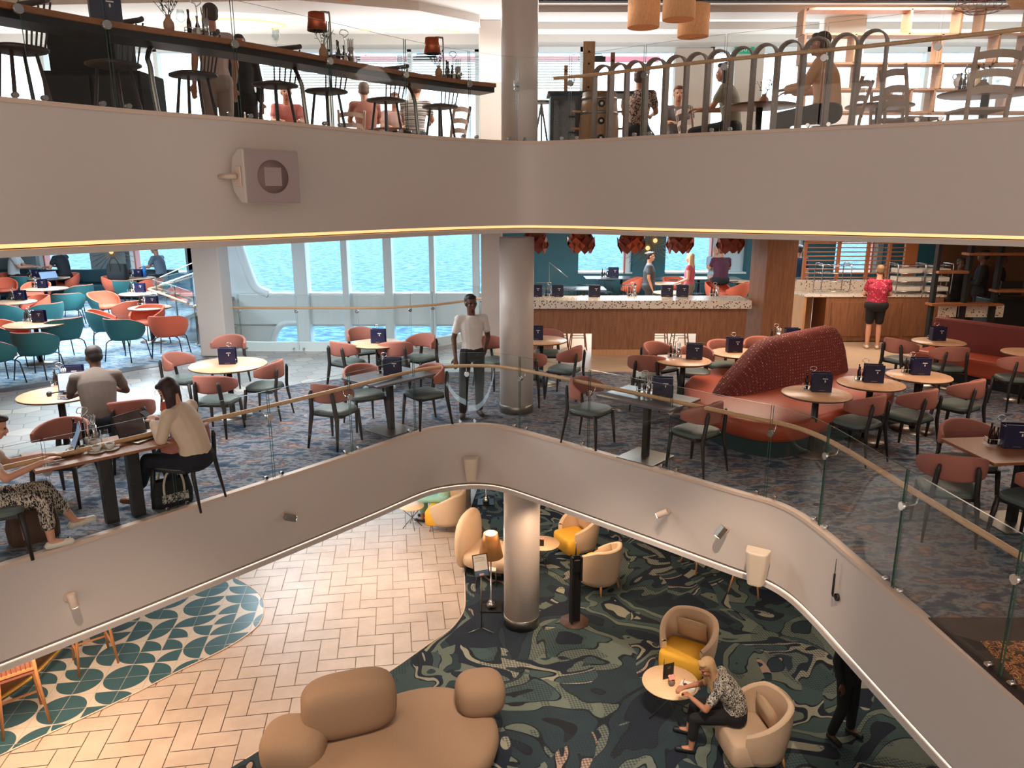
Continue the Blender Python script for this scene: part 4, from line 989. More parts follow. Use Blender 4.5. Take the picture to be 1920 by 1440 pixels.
# bar ---------------------------------------------------------------------------------
def terrazzo():
    m, N, L, B = nm('terrazzo'); B.inputs['Roughness'].default_value = .25
    t = N.new('ShaderNodeTexCoord'); v = N.new('ShaderNodeTexVoronoi'); v.inputs['Scale'].default_value = 26; L.new(t.outputs['Object'], v.inputs['Vector'])
    lt = N.new('ShaderNodeMath'); lt.operation = 'LESS_THAN'; lt.inputs[1].default_value = .34; L.new(v.outputs['Distance'], lt.inputs[0])
    cr = N.new('ShaderNodeValToRGB'); cr.color_ramp.interpolation = 'CONSTANT'; L.new(v.outputs['Color'], cr.inputs[0]); el = cr.color_ramp.elements; el.new(.5); el.new(.8)
    for i, (p, c) in enumerate([(0, S(60, 46, 42)), (.38, S(214, 204, 192)), (.62, S(120, 70, 52)), (.75, S(90, 90, 88))]): el[i].position = p; el[i].color = c
    mx = N.new('ShaderNodeMix'); mx.data_type = 'RGBA'; L.new(lt.outputs[0], mx.inputs[0]); mx.inputs[6].default_value = S(216, 206, 194); L.new(cr.outputs[0], mx.inputs[7])
    L.new(mx.outputs[2], B.inputs['Base Color']); return m
M['terrazzo'] = terrazzo()
BY = 14.5
def bx(px, z=.6, Y=BY): return (px-960)*((Y*CT)+(EYE-z)*ST)/F
bar = thing('bar_counter', 'long oak bar counter with a speckled terrazzo top', 'bar', (2.2, BY+.3, 0))
mb = MB(); x0, x1 = bx(985), bx(1402)
mb.box(((x0+x1)/2-2.2, 0, 1.03), (x1-x0+.04, .78, .16)); mb.build('countertop', M['terrazzo'], bar, bev=.008)
c1a, c1b, c2a, c2b = bx(1036, .3), bx(1110, .3), bx(1228, .3), bx(1306, .3)
mb = MB(); zt_ = .955; zc = .44
mb.box(((x0+x1)/2-2.2, -.24, (zc+zt_)/2), (x1-x0-.04, .04, zt_-zc))
for p, q in ((x0+.02, c1a), (c1b, c2a), (c2b, x1-.02)): mb.box(((p+q)/2-2.2, -.24, zc/2+.05), (q-p, .04, zc-.1))
mb.build('front_panel', M['barw'], bar, bev=.0)
for p, q in ((x0+.02, c1a), (c1b, c2a), (c2b, x1-.02)):
    mb = MB(); mb.box(((p+q)/2-2.2, -.25, .06), (q-p, .05, .12)); mb.build('kickboard', M['barw2'], bar)
    mb = MB(); mb.box(((p+q)/2-2.2, -.0, .22), (.5 if q-p > .6 else .3, .4, .44)); mb.build('pedestal', M['barw'], bar)
for i in range(4):
    px = 1055+i*97
    for dx in (-4, 4):
        for k in range(8): 
            if i in (0, 3) and k > 4: continue
            mb = MB(); xx = bx(px+dx)-2.2; mb.tube([(xx, -.263, .90-k*.055), (xx, -.256, .90-k*.055)], .008, 8); mb.build('rivet', M['copper_d'], bar)
for (px, py, cad) in ((1003, 545, 0), (1028, 552, 1), (1040, 545, 0), (1111, 552, 0), (1180, 552, 1), (1236, 547, 0), (1270, 551, 0), (1327, 550, 1)):
    p = G(px, py, 1.11); p.y = max(BY+.02, min(BY+.55, p.y))
    l = ('wire caddy' if cad else 'navy menu holder')+' on the terrazzo bar, %s' % {1003: 'half hidden by the round column', 1028: 'first one right of the round column', 1040: 'second from the round column, small', 1111: 'below the first window', 1180: 'left of the woman in dark grey', 1236: 'in front of the woman in dark grey', 1270: 'below the woman in the pink top', 1327: 'nearest the oak column'}[px]
    dup(proto_caddy if cad else proto_menu, p, 0, l, 'caddies and menu holders on the terrazzo bar')
# stools behind the bar, seen through the cutouts
st0 = None
for i, px in enumerate((1055, 1090, 1250, 1290)):
    l = 'tall thin-legged bar stool behind the %s bar cutout, %s of two' % ('left' if i < 2 else 'right', 'left' if i % 2 == 0 else 'right')
    p = Vector((bx(px, .3), BY+.75, 0))
    if st0 is None:
        st0 = thing('bar_stool', l, 'stool', p, 0, 'bar stools behind the oak bar')
        mb = MB(); mb.lathe([(.001, .70), (.18, .70), (.19, .72), (.18, .75), (.001, .755)], 20); mb.build('seat', M['coral'], st0)
        for a_ in range(4):
            b_ = math.pi/4+a_*math.pi/2; mb = MB(); mb.tube([(.12*math.cos(b_), .12*math.sin(b_), .71), (.24*math.cos(b_), .24*math.sin(b_), 0)], .012, 6); mb.build('leg', M['walnut'], st0)
        mb = MB(); mb.tube([(.2*math.cos(math.pi/4+k*math.pi/2), .2*math.sin(math.pi/4+k*math.pi/2), .25) for k in range(4)], .008, 6, closed=True); mb.build('footrest', M['black'], st0)
    else: dup(st0, p, 0, l)
# copper pendants
pen = None
for i, (px, w_) in enumerate(((1003, 'half hidden by the round column'), (1090, 'first fully seen right of the round column'), (1184, 'in the middle of the five'), (1275, 'above the woman in the pink top'), (1370, 'nearest the oak column'))):
    l = 'faceted copper pendant lamp over the bar, '+w_
    p = Vector((bx(px, 2.2, 14.9), 14.9, 2.20))
    if pen is None:
        pen = thing('pendant_lamp', l, 'lamp', p, 0, 'faceted copper pendants over the bar')
        random.seed(3)
        for k in range(16):
            a_ = 2*math.pi*(k % 8)/8+(.39 if k > 7 else 0); r_ = .16 if k < 8 else .22; zz = .08 if k < 8 else -.06
            Mx = Matrix.Translation((r_*math.cos(a_), r_*math.sin(a_), zz)) @ Matrix.Rotation(a_, 4, 'Z') @ Matrix.Rotation(random.uniform(.0, .5), 4, 'Y') @ Matrix.Rotation(R(45), 4, 'X')
            mb = MB(); mb.box((0, 0, 0), (.006, .25, .25), M=Mx); mb.build('copper_plate', M['copper'] if k % 4 == 0 else M['copper_d'], pen)
        mb = MB(); mb.ell((0, 0, .02), (.06, .06, .06)); mb.build('bulb', emis('lamp_bulb', (1, .6, .3, 1), 3), pen)
        mb = MB(); mb.tube([(0, 0, .03), (0, 0, .39)], .006, 6); mb.build('cord', M['black'], pen)
    else: dup(pen, p, i*.7, l)
# sunburst wall lights
for i, (px, py, w_) in enumerate(((1228, 445, 'above the woman in dark grey'), (1214, 459, 'left of and below the brighter one'), (210, 466, 'between the two left windows'))):
    p = GY(px, py+6, HY-.02); t = thing('sunburst_light', 'thin brass sunburst wall light '+w_, 'lamp', p)
    mb = MB(); 
    for k in range(28):
        a_ = 2*math.pi*k/28; mb.tube([(0, -.03, 0), (.75*math.cos(a_), -.015, .75*math.sin(a_))], .006, 4)
    mb.build('rays', mat('brass_ray', S(190, 160, 110), .3, .8) if i == 0 else D.materials['brass_ray'], t)
    mb = MB(); mb.ell((0, -.05, 0), (.07, .04, .07)); mb.build('lamp_disc', M['ledw'], t)

# ---------------------------------------------------------------- bakery counter at the right
cx0, cy0 = bx(1500, .5, 16.0), 16.0
bk = thing('buffet_counter', 'oak serving counter with speckled stone top under the louvre screen', 'counter', (8.2, 16.6, 0))
O = bk.location.copy()
L0 = GY(1497, 640, 16.4); 
def ob(name, mbb, m, par, OO, **k): o = mbb.build(name, m, par, **k); o.location = -OO; return o
lx = bx(1502, .5, 16.1); mx_ = bx(1546, .5, 16.0); rx = bx(1770, .5, 15.9)
mb = MB(); mb.box(((mx_+rx)/2, 16.35, .5), (rx-mx_, .7, .96)); ob('cabinet', mb, M['barw'], bk, O, bev=.004)
for k in range(3):
    mb = MB(); xa = mx_+.1+k*(rx-mx_-.1)/3; mb.box((xa+(rx-mx_)/6-.05, 15.99, .5), ((rx-mx_)/3-.14, .03, .74)); ob('door', mb, M['barw'], bk, O, bev=.006)
mb = MB(); mb.box(((lx+rx)/2, 16.4, 1.0), (rx-lx+.05, .85, .045)); ob('countertop', mb, M['terrazzo'], bk, O, bev=.005)
mb = MB(); mb.box(((lx+rx)/2, 16.85, 1.14), (rx-lx+.05, .05, .24)); ob('upstand', mb, M['terrazzo'], bk, O)
mb = MB(); mb.box((lx+.02, 16.4, .5), (.05, .8, 1.0)); mb.box(((lx+mx_)/2, 16.75, .5), (mx_-lx, .05, .98)); ob('side_panel', mb, M['barw2'], bk, O)
for c_, px, l in (('red_waste', 1509, 'red'), ('green_waste', 1525, 'green')):
    m_ = mat(c_, S(190, 24, 34) if l == 'red' else S(20, 110, 60), .45); p = Vector((bx(px, .1, 16.0), 16.05 if l == 'red' else 15.9, 0))
    t = thing('bucket', 'small %s bucket standing beside the bakery counter' % l, 'bucket', p)
    mb = MB(); mb.lathe([(.09, 0), (.115, .22), (.12, .23), (.10, .225), (.08, .02), (.001, .02)], 20); mb.build('pail', m_, t)
    mb = MB(); mb.tube([(.11*math.cos(a_), .11*math.sin(a_)*.3-.08, .17+.05*math.sin(a_)) for a_ in [math.pi*k/8 for k in range(9)]], .004, 5); mb.build('handle', M['chrome'], t)
ls = thing('louvre_screen', 'oak screen of horizontal louvres behind the bakery counter', 'screen', (bx(1600, 1.6, 16.9), 16.9, 0)); O = ls.location.copy()
xa, xb = bx(1506, 1.7, 16.95), bx(1716, 1.7, 16.95)
mb = MB(); zt0, zt1 = 1.2, 2.12
mb.box(((xa+xb)/2, 16.95, zt1), (xb-xa, .08, .07)); mb.box(((xa+xb)/2, 16.95, zt0), (xb-xa, .08, .06)); mb.box((xb-.12, 16.95, 1.65), (.28, .08, .9))
for f in (0, .3, .56, .75): mb.box((xa+(xb-xa)*f+.03, 16.95, 1.65), (.06, .08, .9))
for xx_ in (xa+.03, xb-.03): mb.box((xx_, 16.95, .6), (.06, .08, 1.2))
ob('frame', mb, mat('honey_oak', S(176, 108, 64), .5, var=.08, vs=8), ls, O)
for k in range(9): mb = MB(); mb.box(((xa+xb)/2, 16.95, zt0+.1+k*.095), (xb-xa-.06, .05, .022)); ob('louvre', mb, D.materials['honey_oak'], ls, O)
for i, (px, w_) in enumerate(((1562, 'left, with glass front and trays of glasses'), (1700, 'right, stacked with white trays'), (1752, 'partly behind the dark shelf posts'))):
    r = thing('display_rack', 'chrome wire rack on the bakery counter, '+w_, 'rack', Vector((bx(px, 1.3, 16.3), 16.35, 1.023)))
    wd_ = .62 if i == 0 else .58
    for sx_ in (-1, 1):
        mb = MB(); mb.tube(cr_spline([(sx_*wd_/2, -.2, 0), (sx_*wd_/2, -.2, .58), (sx_*wd_/2, -.12, .64), (sx_*wd_/2, .12, .64), (sx_*wd_/2, .2, .58), (sx_*wd_/2, .2, 0)], 4), .011, 6); mb.build('side_frame', M['chrome'], r)
    for z_ in (.05, .26, .44, .6):
        mb = MB(); mb.tube([(-wd_/2, -.2, z_), (wd_/2, -.2, z_), (wd_/2, .2, z_), (-wd_/2, .2, z_)], .006, 5, closed=True)
        for k in range(6): mb.tube([(-wd_/2+wd_*(k+.5)/6, -.2, z_), (-wd_/2+wd_*(k+.5)/6, .2, z_)], .003, 4)
        mb.build('wire_shelf', M['chrome'], r)
        if i and z_ < .5: mb = MB(); mb.box((0, 0, z_+.055), (wd_-.06, .34, .09)); mb.build('tray', M['paper'], r, bev=.01)
# dark open shelf partition
sh = thing('shelf_partition', 'dark open metal partition with wooden shelves at the right', 'shelf', (bx(1840, 1, 14.9), 14.9, 0)); O = sh.location.copy()
for px in (1752, 1812, 1868): mb = MB(); xx = bx(px, 1.4, 14.9); mb.box((xx, 14.9, 1.25), (.07, .12, 2.5)); ob('post', mb, M['blackm'], sh, O)
for a_, b_, z_ in ((1752, 1809, 1.62), (1740, 1872, .98), (1809, 1960, 1.97), (1860, 1960, 1.25), (1752, 1812, 2.3)):
    mb = MB(); xa, xb = bx(a_, z_, 14.9), bx(b_, z_, 14.9); mb.box(((xa+xb)/2, 14.88, z_), (xb-xa, .26, .05)); ob('shelf', mb, M['walnut'], sh, O, bev=.003)
for a_, b_ in ((1760, 1792), (1798, 1850), (1856, 1880)):
    mb = MB(); xa, xb = bx(a_, .8, 15), bx(b_, .8, 15); mb.box(((xa+xb)/2, 15.0, .83), (xb-xa, .05, .26)); ob('terrazzo_panel', mb, M['terrazzo'], sh, O)
mb = MB(); mb.box((bx(1880, 1, 17.5), 17.6, 1.3), (3.2, .1, 2.6)); struct(mb, 'wall_kitchen', mat('oak_backing', S(110, 72, 46), .5, var=.08, vs=3), 'oak panelled wall behind the serving staff')
mo = thing('monitor', 'dark till monitor on the right end of the serving counter', 'screen', (bx(1900, 1.1, 15.6), 15.7, 0))
mb = MB(); mb.box((0, 0, .5), (1.1, .5, 1.0)); mb.build('stand', M['black'], mo, bev=.01)
mb = MB(); mb.box((0, 0, 1.2), (.46, .03, .3)); mb.build('screen', M['black'], mo, bev=.006)
# ================================================================ PEOPLE
SK = {'light': mat('fair_skin', S(206, 150, 122), .5, var=.03), 'tan': mat('tan_skin', S(176, 122, 94), .5, var=.03), 'brown': mat('brown_skin', S(92, 58, 42), .5, var=.03)}
CL = {}
def cloth(n, c, rough=.85, **k):
    if n not in CL: CL[n] = mat(n, S(*c), rough, var=.05, vs=14, bump=.12, bs=60, **k)
    return CL[n]
def print_cloth(n, c1, c2, sc, th=.52, st=(1, 1, 1), dist=1.5):
    if n not in CL: CL[n] = mix_noise(n, [(0, S(*c1)), (th, S(*c2))], sc, .85, 1.5, dist, st, const=True)
    return CL[n]
STAND = dict(pel=(0, 0, .93), wst=(0, .0, 1.08), chs=(0, .0, 1.28), nck=(0, -.005, 1.47), hd=(0, .02, 1.62),
    sl=(-.175, -.01, 1.41), sr=(.175, -.01, 1.41), el=(-.225, -.03, 1.13), er=(.225, -.03, 1.13), wl=(-.225, .06, .89), wr=(.225, .06, .89),
    hl=(-.09, 0, .90), hr=(.09, 0, .90), kl=(-.095, .03, .49), kr=(.095, .03, .49), al=(-.10, -.02, .09), ar=(.10, -.02, .09), tl=(-.11, .13, .03), tr=(.11, .13, .03))
SIT = dict(pel=(0, -.02, .56), wst=(0, -.02, .70), chs=(0, .02, .90), nck=(0, .06, 1.08), hd=(0, .11, 1.225),
    sl=(-.175, .05, 1.02), sr=(.175, .05, 1.02), el=(-.22, .16, .80), er=(.22, .16, .80), wl=(-.13, .38, .79), wr=(.13, .38, .79),
    hl=(-.09, .02, .54), hr=(.09, .02, .54), kl=(-.11, .44, .50), kr=(.11, .44, .50), al=(-.11, .42, .09), ar=(.11, .42, .09), tl=(-.12, .57, .03), tr=(.12, .57, .03))
def hand(mb, w, e, sgn, curl=.5, palm=(0, 0, -1), k=1.0, n=7):
    'palm, four fingers and a thumb; the fingers curl towards the palm side'
    w, e = Vector(w), Vector(e); d = (w-e).normalized(); pn = Vector(palm); pn = (pn-d*pn.dot(d)).normalized(); s_ = d.cross(pn)*sgn
    for t_ in (-1, -.35, .35, 1): mb.cap(w+s_*.008*t_*k, w+d*.085*k+s_*.026*t_*k, .017*k, .014*k, n)
    for i, (o_, L_) in enumerate(((-1, .060), (-.33, .074), (.33, .082), (1, .072))):
        b_ = w+d*.088*k+s_*.027*o_*k; a1 = curl*.6; a2 = curl*1.6
        p1 = b_+(d*math.cos(a1)+pn*math.sin(a1))*L_*.5*k; p2 = p1+(d*math.cos(a2)+pn*math.sin(a2))*L_*.5*k
        mb.cap(b_, p1, .0095*k, .0088*k, n); mb.cap(p1, p2, .0088*k, .0075*k, n)
    b_ = w+d*.028*k+s_*.028*k; p1 = b_+(d*.65+s_*.75+pn*.25*curl).normalized()*.036*k; p2 = p1+(d*.95+s_*.1+pn*.6*curl).normalized()*.030*k
    mb.cap(b_, p1, .0125*k, .0105*k, n); mb.cap(p1, p2, .0105*k, .0085*k, n)
def headmats(yaw, pitch): return Matrix.Rotation(R(-yaw), 3, 'Z') @ Matrix.Rotation(R(pitch), 3, 'X')
def person(label, loc, heading, pose, skin, hair=None, haircol=(30, 22, 20), top=None, sleeve='short', bottom=None, leg='long', shoe=(28, 28, 30), yaw=0, pitch=0, scale=1.0, fine=.011, over={}, curl=.5, stout=1.0, nohead=False, cat='person', palmd=(0, 0, -1)):
    J = dict(pose); J.update(over); J = {k: Vector(v) for k, v in J.items()}
    t = thing('person', label, cat, loc, rzdir(heading)); t.scale = (scale,)*3; sk = SK[skin]; w_ = stout
    def torso(mb, g):
        pts = [J['pel']+Vector((0, 0, -.06)), J['pel'], J['wst'], J['chs'], J['chs'].lerp(J['nck'], .6), J['nck']+Vector((0, 0, -.02))]
        rx = [.125*w_, .165*w_, .135*w_, .165*w_**.6, .15, .06]; ry = [.10, .115*w_, .105*w_, .115*w_**.6, .085, .055]
        P = cr_spline(pts, 3); rows = []; k = len(P)
        for i, p in enumerate(P):
            f = i/3; j = min(int(f), 4); u = f-j; a_, b_ = rx[j]*(1-u)+rx[j+1]*u+g, ry[j]*(1-u)+ry[j+1]*u+g
            tt = (P[min(i+1, k-1)]-P[max(i-1, 0)]).normalized(); yv = Vector((1, 0, 0)).cross(tt).normalized()*-1
            rows.append([p+Vector((1, 0, 0))*a_*math.cos(q)+yv*b_*math.sin(q) for q in [2*math.pi*m_/16 for m_ in range(16)]])
        mb.grid(rows, 0, True, close=True); mb.add(rows[0], [tuple(reversed(range(16)))]); mb.add(rows[-1], [tuple(range(16))])
        for s_, c_ in (('sl', 'el'), ('sr', 'er')): mb.cap(J['chs'].lerp(J['nck'], .45), J[s_]-Vector((0, 0, .01)), .075+g, .052+g)
    def arm(mb, s_, g, part):
        S_, E_, W_ = J['s'+s_], J['e'+s_], J['w'+s_]
        if part == 'full': mb.cap(S_, E_, .052+g, .038+g); mb.cap(E_, W_, .039+g, .026+g)
        elif part == 'short': mb.cap(S_.lerp(E_, .06), S_.lerp(E_, .60), .046+g, .048+g)
        elif part == 'cap': mb.cap(S_, S_.lerp(E_, .2), .05+g, .046+g)
        elif part == 'long': mb.cap(S_, E_, .054+g, .044+g); mb.cap(E_, E_.lerp(W_, .9), .044+g, .034+g)
    def lg(mb, s_, g, part):
        H_, K_, A_ = J['h'+s_], J['k'+s_], J['a'+s_]
        if part == 'full': mb.cap(H_, K_, .082*w_**.5+g, .052+g); mb.cap(K_, K_.lerp(A_, .35), .052+g, .053+g); mb.cap(K_.lerp(A_, .35), A_, .053+g, .033+g)
        elif part == 'long': mb.cap(H_, K_, .088*w_**.5+g, .064+g); mb.cap(K_, K_.lerp(A_, .93), .064+g, .050+g)
        elif part == 'crop': mb.cap(H_, K_, .088*w_**.5+g, .064+g); mb.cap(K_, K_.lerp(A_, .62), .062+g, .056+g)
        elif part == 'shorts': mb.cap(H_, H_.lerp(K_, .78), .092*w_**.5+g, .078+g)
    mb = MB(); torso(mb, 0)
    for s_, sg_ in (('l', 1), ('r', -1)):
        arm(mb, s_, 0, 'full'); lg(mb, s_, 0, 'full'); hand(mb, J['w'+s_], J['e'+s_], sg_, curl, palmd)
        A_, T_ = J['a'+s_], J['t'+s_]; mb.cap(A_-Vector((0, 0, .02)), T_+Vector((0, 0, .012)), .034, .028)
    h = J['hd']; Hm = headmats(yaw, pitch); h_ = lambda x, y, z: h+Hm @ Vector((x, y, z))
    mb.cap(J['nck']-Vector((0, 0, .04)), h_(0, -.02, -.04), .056, .054)
    if not nohead:
        mb.ell(h_(0, -.012, .03), (.076, .092, .088), Hm); mb.ell(h_(0, .02, -.04), (.058, .066, .070), Hm); mb.ell(h_(0, .052, -.085), (.03, .026, .022), Hm)
        mb.cap(h_(0, .078, .012), h_(0, .098, -.026), .009, .015, 8)
        mb.ell(h_(0, .080, -.058), (.026, .014, .011), Hm); 
        for s_ in (-1, 1): mb.ell(h_(s_*.078, -.008, -.01), (.010, .020, .032), Hm); mb.ell(h_(s_*.03, .07, .02), (.022, .012, .008), Hm); mb.ell(h_(s_*.036, .062, -.028), (.022, .018, .02), Hm)
    mb.build('body', sk, t, remesh=fine, smooth=2)
    if not nohead:
        for s_ in (-1, 1): e_ = MB(); e_.ell(h_(s_*.03, .0765, .004), (.014, .008, .007), Hm, n=8, k=6); e_.build('eye', M['blackm'], t)
        e_ = MB(); e_.ell(h_(0, .088, -.058), (.024, .008, .007), Hm, n=10, k=6); e_.build('lips', mat('lip_colour', S(140, 70, 62), .5) if 'lip_colour' not in D.materials else D.materials['lip_colour'], t)
    if hair:
        hm = cloth('hair_%d_%d' % (haircol[0], haircol[1]), haircol, .6); mb = MB()
        mb.ell(h_(0, -.030, .048), (.086, .090, .082), Hm); mb.ell(h_(0, -.045, .0), (.080, .072, .07), Hm)
        mb.ell(h_(0, .04, .088), (.062, .045, .032), Hm)
        if hair in ('long', 'bob'):
            zl = -.16 if hair == 'bob' else -.30
            dn = lambda v, z: v+Vector((0, 0, z))
            for s_ in (-1, 1): q1 = h_(s_*.062, -.03, .03); q2 = dn(h_(s_*.074, -.04, -.03), -.07); mb.cap(q1, q2, .034, .032); mb.cap(q2, dn(q2, zl+.10), .032, .022)
            for x_ in (-.04, 0, .04): q1 = h_(x_, -.06, 0); mb.cap(q1, dn(q1, zl)+Vector((x_*.2, -.035, 0)), .045, .03)
        if hair == 'tail': mb.cap(h_(0, -.10, .03), h_(0, -.13, -.02), .03, .035); mb.cap(h_(0, -.13, -.02), h_(0, -.10, -.24), .034, .016)
        if hair == 'bun': mb.ell(h_(0, -.115, .06), (.04, .04, .04), Hm)
        mb.build('hair', hm, t, remesh=fine, smooth=1)
    if top:
        mb = MB(); torso(mb, .014)
        for s_ in 'lr': arm(mb, s_, .010, sleeve)
        mb.build('shirt', top, t, remesh=fine, smooth=2)
    if bottom:
        mb = MB(); mb.ell(J['pel']+Vector((0, 0, -.015)), (.165*w_+.024, .115*w_+.026, .125), p=.8)
        for s_ in 'lr': lg(mb, s_, .006, leg)
        mb.build('trousers' if leg in ('long', 'crop') else 'shorts', bottom, t, remesh=fine, smooth=2)
    if shoe:
        sm_ = cloth('shoe_%d_%d' % (shoe[0], shoe[1]), shoe, .6)
        for s_ in 'lr':
            A_, T_ = J['a'+s_], J['t'+s_]; mb = MB(); d = (T_-A_); hz = A_.z-.07
            dd = Vector((d.x, d.y, d.z+.06)).normalized() if True else d
            mb.cap(A_+Vector((0, 0, -.045))-dd*.02, T_+Vector((0, 0, .015)), .040, .034); mb.cap(A_+Vector((0, 0, -.05))-dd*.03, A_+Vector((0, 0, -.05)), .036, .036)
            mb.build('shoe', sm_, t, remesh=.008, smooth=1)
    return t
def at(px, py, z, zf=0): p = G(px, py, z); p.z = zf; return p
# standing waiter next to the round column
waiter = person('person in white short-sleeved shirt and black trousers standing left of the round column', at(887, 778, 0)+Vector((0, -.05, 0)), 165, STAND, 'brown', 'short', (20, 16, 16), cloth('white_shirt', (214, 206, 200)), 'short', cloth('black_trousers', (20, 20, 24)), 'long', (16, 16, 18), yaw=-8, pitch=0, fine=.009,
    stout=.92, over=dict(wl=(-.20, -.10, .88), el=(-.25, -.08, 1.13), wr=(.25, .07, .88), er=(.25, -.04, 1.13), hd=(.01, .02, 1.62), kr=(.14, .07, .49), ar=(.16, .08, .09), tr=(.20, .22, .03)))
# man in grey at the laptop
pm = at(192, 803, .5)
person('person in grey t-shirt with short dark hair, back to us at a laptop', pm, -28, SIT, 'brown', 'short', (34, 24, 22), cloth('grey_tee', (110, 98, 90)), 'short', cloth('navy_trousers', (22, 26, 40)), 'long', (30, 30, 34), fine=.010, stout=1.12, pitch=-18, yaw=-20, scale=1.06,
    over=dict(wst=(0, .02, .72), chs=(0, .12, .92), nck=(0, .22, 1.08), hd=(0, .30, 1.19), sl=(-.19, .17, 1.01), sr=(.19, .17, 1.01), el=(-.27, .30, .79), er=(.27, .30, .79), wl=(-.12, .46, .79), wr=(.14, .46, .79)))
# woman with phone and glasses
pw = at(364, 866, .5)
wph = person('person in cream jacket with long brown hair and glasses looking at a phone', pw, -78, SIT, 'light', 'long', (46, 28, 26), cloth('cream_jacket', (206, 182, 158)), 'long', cloth('ink_trousers', (20, 22, 34)), 'crop', (128, 84, 46), fine=.009, pitch=-38, yaw=0, scale=1.0, curl=1.0, stout=1.1,
    over=dict(chs=(0, .06, .90), nck=(0, .13, 1.09), hd=(0, .20, 1.21), sl=(-.18, .10, 1.02), sr=(.18, .10, 1.02), el=(-.22, .17, .78), er=(.22, .17, .78), wl=(-.06, .36, .90), wr=(.06, .36, .90), kl=(-.10, .44, .52), kr=(.10, .42, .52), al=(-.10, .62, .12), tl=(-.10, .78, .05), ar=(.10, .30, .09), tr=(.10, .44, .03)))
mb = MB(); 
for s_ in (-1, 1): mb.tube([(s_*.032+.027*math.cos(a_), .305, 1.195+.024*math.sin(a_)) for a_ in [2*math.pi*k/14 for k in range(14)]], .002, 5, closed=True)
mb.tube([(-.006, .307, 1.197), (.006, .307, 1.197)], .002, 5); mb.build('spectacles', M['copper'], wph)
mb = MB(); mb.box((0, .262, 1.0), (.10, .012, .20)); mb.build('pink_top', cloth('pink_top', (200, 112, 96)), wph, bev=.005)
# woman at left edge typing, zebra trousers
pz = at(-28, 942, .5)
person('person in cream top and zebra-striped trousers typing at the left edge', pz, 58, SIT, 'light', 'long', (54, 30, 26), cloth('cream_knit', (206, 186, 172)), 'short', print_cloth('zebra_stripe', (22, 20, 22), (196, 182, 166), 14, .5, (1, 2.5, 1), 2.5), 'crop', (214, 204, 190), fine=.009, pitch=-20, curl=.35, stout=1.05, scale=.94,
    over=dict(hd=(0, .17, 1.22), el=(-.24, .20, .80), er=(.24, .20, .80), wl=(-.10, .50, .86), wr=(.12, .48, .86), al=(-.12, .66, .16), tl=(-.13, .82, .12), kl=(-.12, .46, .54), ar=(.12, .46, .09), tr=(.12, .61, .03)))
# lower deck: woman with blonde hair in the armchair
pl = at(1372, 1350, LOW+.45, LOW+.014)
wl_ = person('blonde person in a black and white patterned blouse seated by the side table', pl, -72, SIT, 'tan', 'long', (186, 150, 108), print_cloth('squiggle_print', (20, 20, 26), (196, 188, 176), 34, .50, (1, 1, 1), 2.2), 'short', cloth('black_jeans', (14, 14, 18)), 'crop', (18, 20, 26), fine=.008, pitch=-22, yaw=-38, curl=.9, stout=1.14, scale=1.0,
    over=dict(chs=(0, .10, .86), nck=(0, .22, 1.0), hd=(0, .33, 1.08), sl=(-.19, .16, .95), sr=(.19, .16, .95), el=(-.27, .30, .70), er=(.25, .36, .70), wl=(-.05, .50, .68), wr=(.06, .56, .72), kl=(-.16, .42, .47), kr=(.14, .44, .47), al=(-.18, .44, .09), tl=(-.20, .60, .03), ar=(.14, .50, .09), tr=(.14, .66, .03)))
# standing figure in black, right
pb = at(1578, 1385, LOW, LOW+.014)
person('person in black clothes standing in shadow under the right side of the opening', pb, 150, STAND, 'brown', 'short', (16, 14, 14), cloth('black_shirt', (14, 14, 16)), 'long', cloth('black_cloth', (14, 14, 17)), 'long', (14, 14, 16), over=dict(al=(-.15, 0, .09), ar=(.15, -.05, .09), tl=(-.17, .14, .03), tr=(.18, .1, .03)))
# a pair of legs on the far lower lounge chair
pf = at(830, 945, LOW+.45, LOW)
person('person in mint trousers and sandals sitting on the far yellow lounge chair', pf+Vector((0, .15, 0)), -80, SIT, 'tan', 'short', (60, 46, 40), cloth('mint_top', (150, 190, 176)), 'short', cloth('mint_trousers', (140, 190, 176)), 'crop', (60, 36, 30))
# behind the bar and at the windows
SG = None
def sitter(px, py, z, h, lab, **k):
    return person(lab, at(px, py, z), h, SIT, **k)
def stander(px, py, h, lab, z=0, **k): return person(lab, at(px, py, z), h, STAND, **k)
person('person in dark grey uniform with glasses standing behind the bar', Vector((bx(1217, 1.2, 18.5), 18.5, 0)), 95, STAND, 'light', 'bun', (40, 30, 28), cloth('grey_uniform', (70, 70, 76)), 'short', cloth('grey_uniform_t', (60, 60, 66)), 'long', (20, 20, 22), stout=1.2, scale=1.02, fine=.014)
person('person with long fair hair in a pink sleeveless top behind the bar', Vector((bx(1293, 1.2, 18.5), 18.5, 0)), -60, STAND, 'light', 'long', (190, 158, 120), cloth('pink_vest', (190, 84, 104)), 'cap', cloth('khaki_trousers', (120, 110, 100)), 'long', (60, 50, 46), scale=1.0, fine=.014, over=dict(wl=(-.14, .28, 1.0), wr=(.14, .28, 1.0)))
person('person in plum top seen from behind at the right window', Vector((bx(1352, 1.2, 20.5), 20.5, .25)), 5, SIT, 'tan', 'bun', (96, 72, 52), cloth('plum_top', (70, 24, 44)), 'short', cloth('black_trousers', (20, 20, 24)), 'long', scale=1.15, fine=.014, stout=1.15)
person('small grey-haired person facing us across the window table', Vector((bx(1340, 1.2, 21.7), 21.7, .25)), 180, SIT, 'light', 'short', (170, 166, 160), cloth('pale_blue_shirt', (150, 176, 200)), 'short', None, 'long', None, scale=1.1, fine=.015)
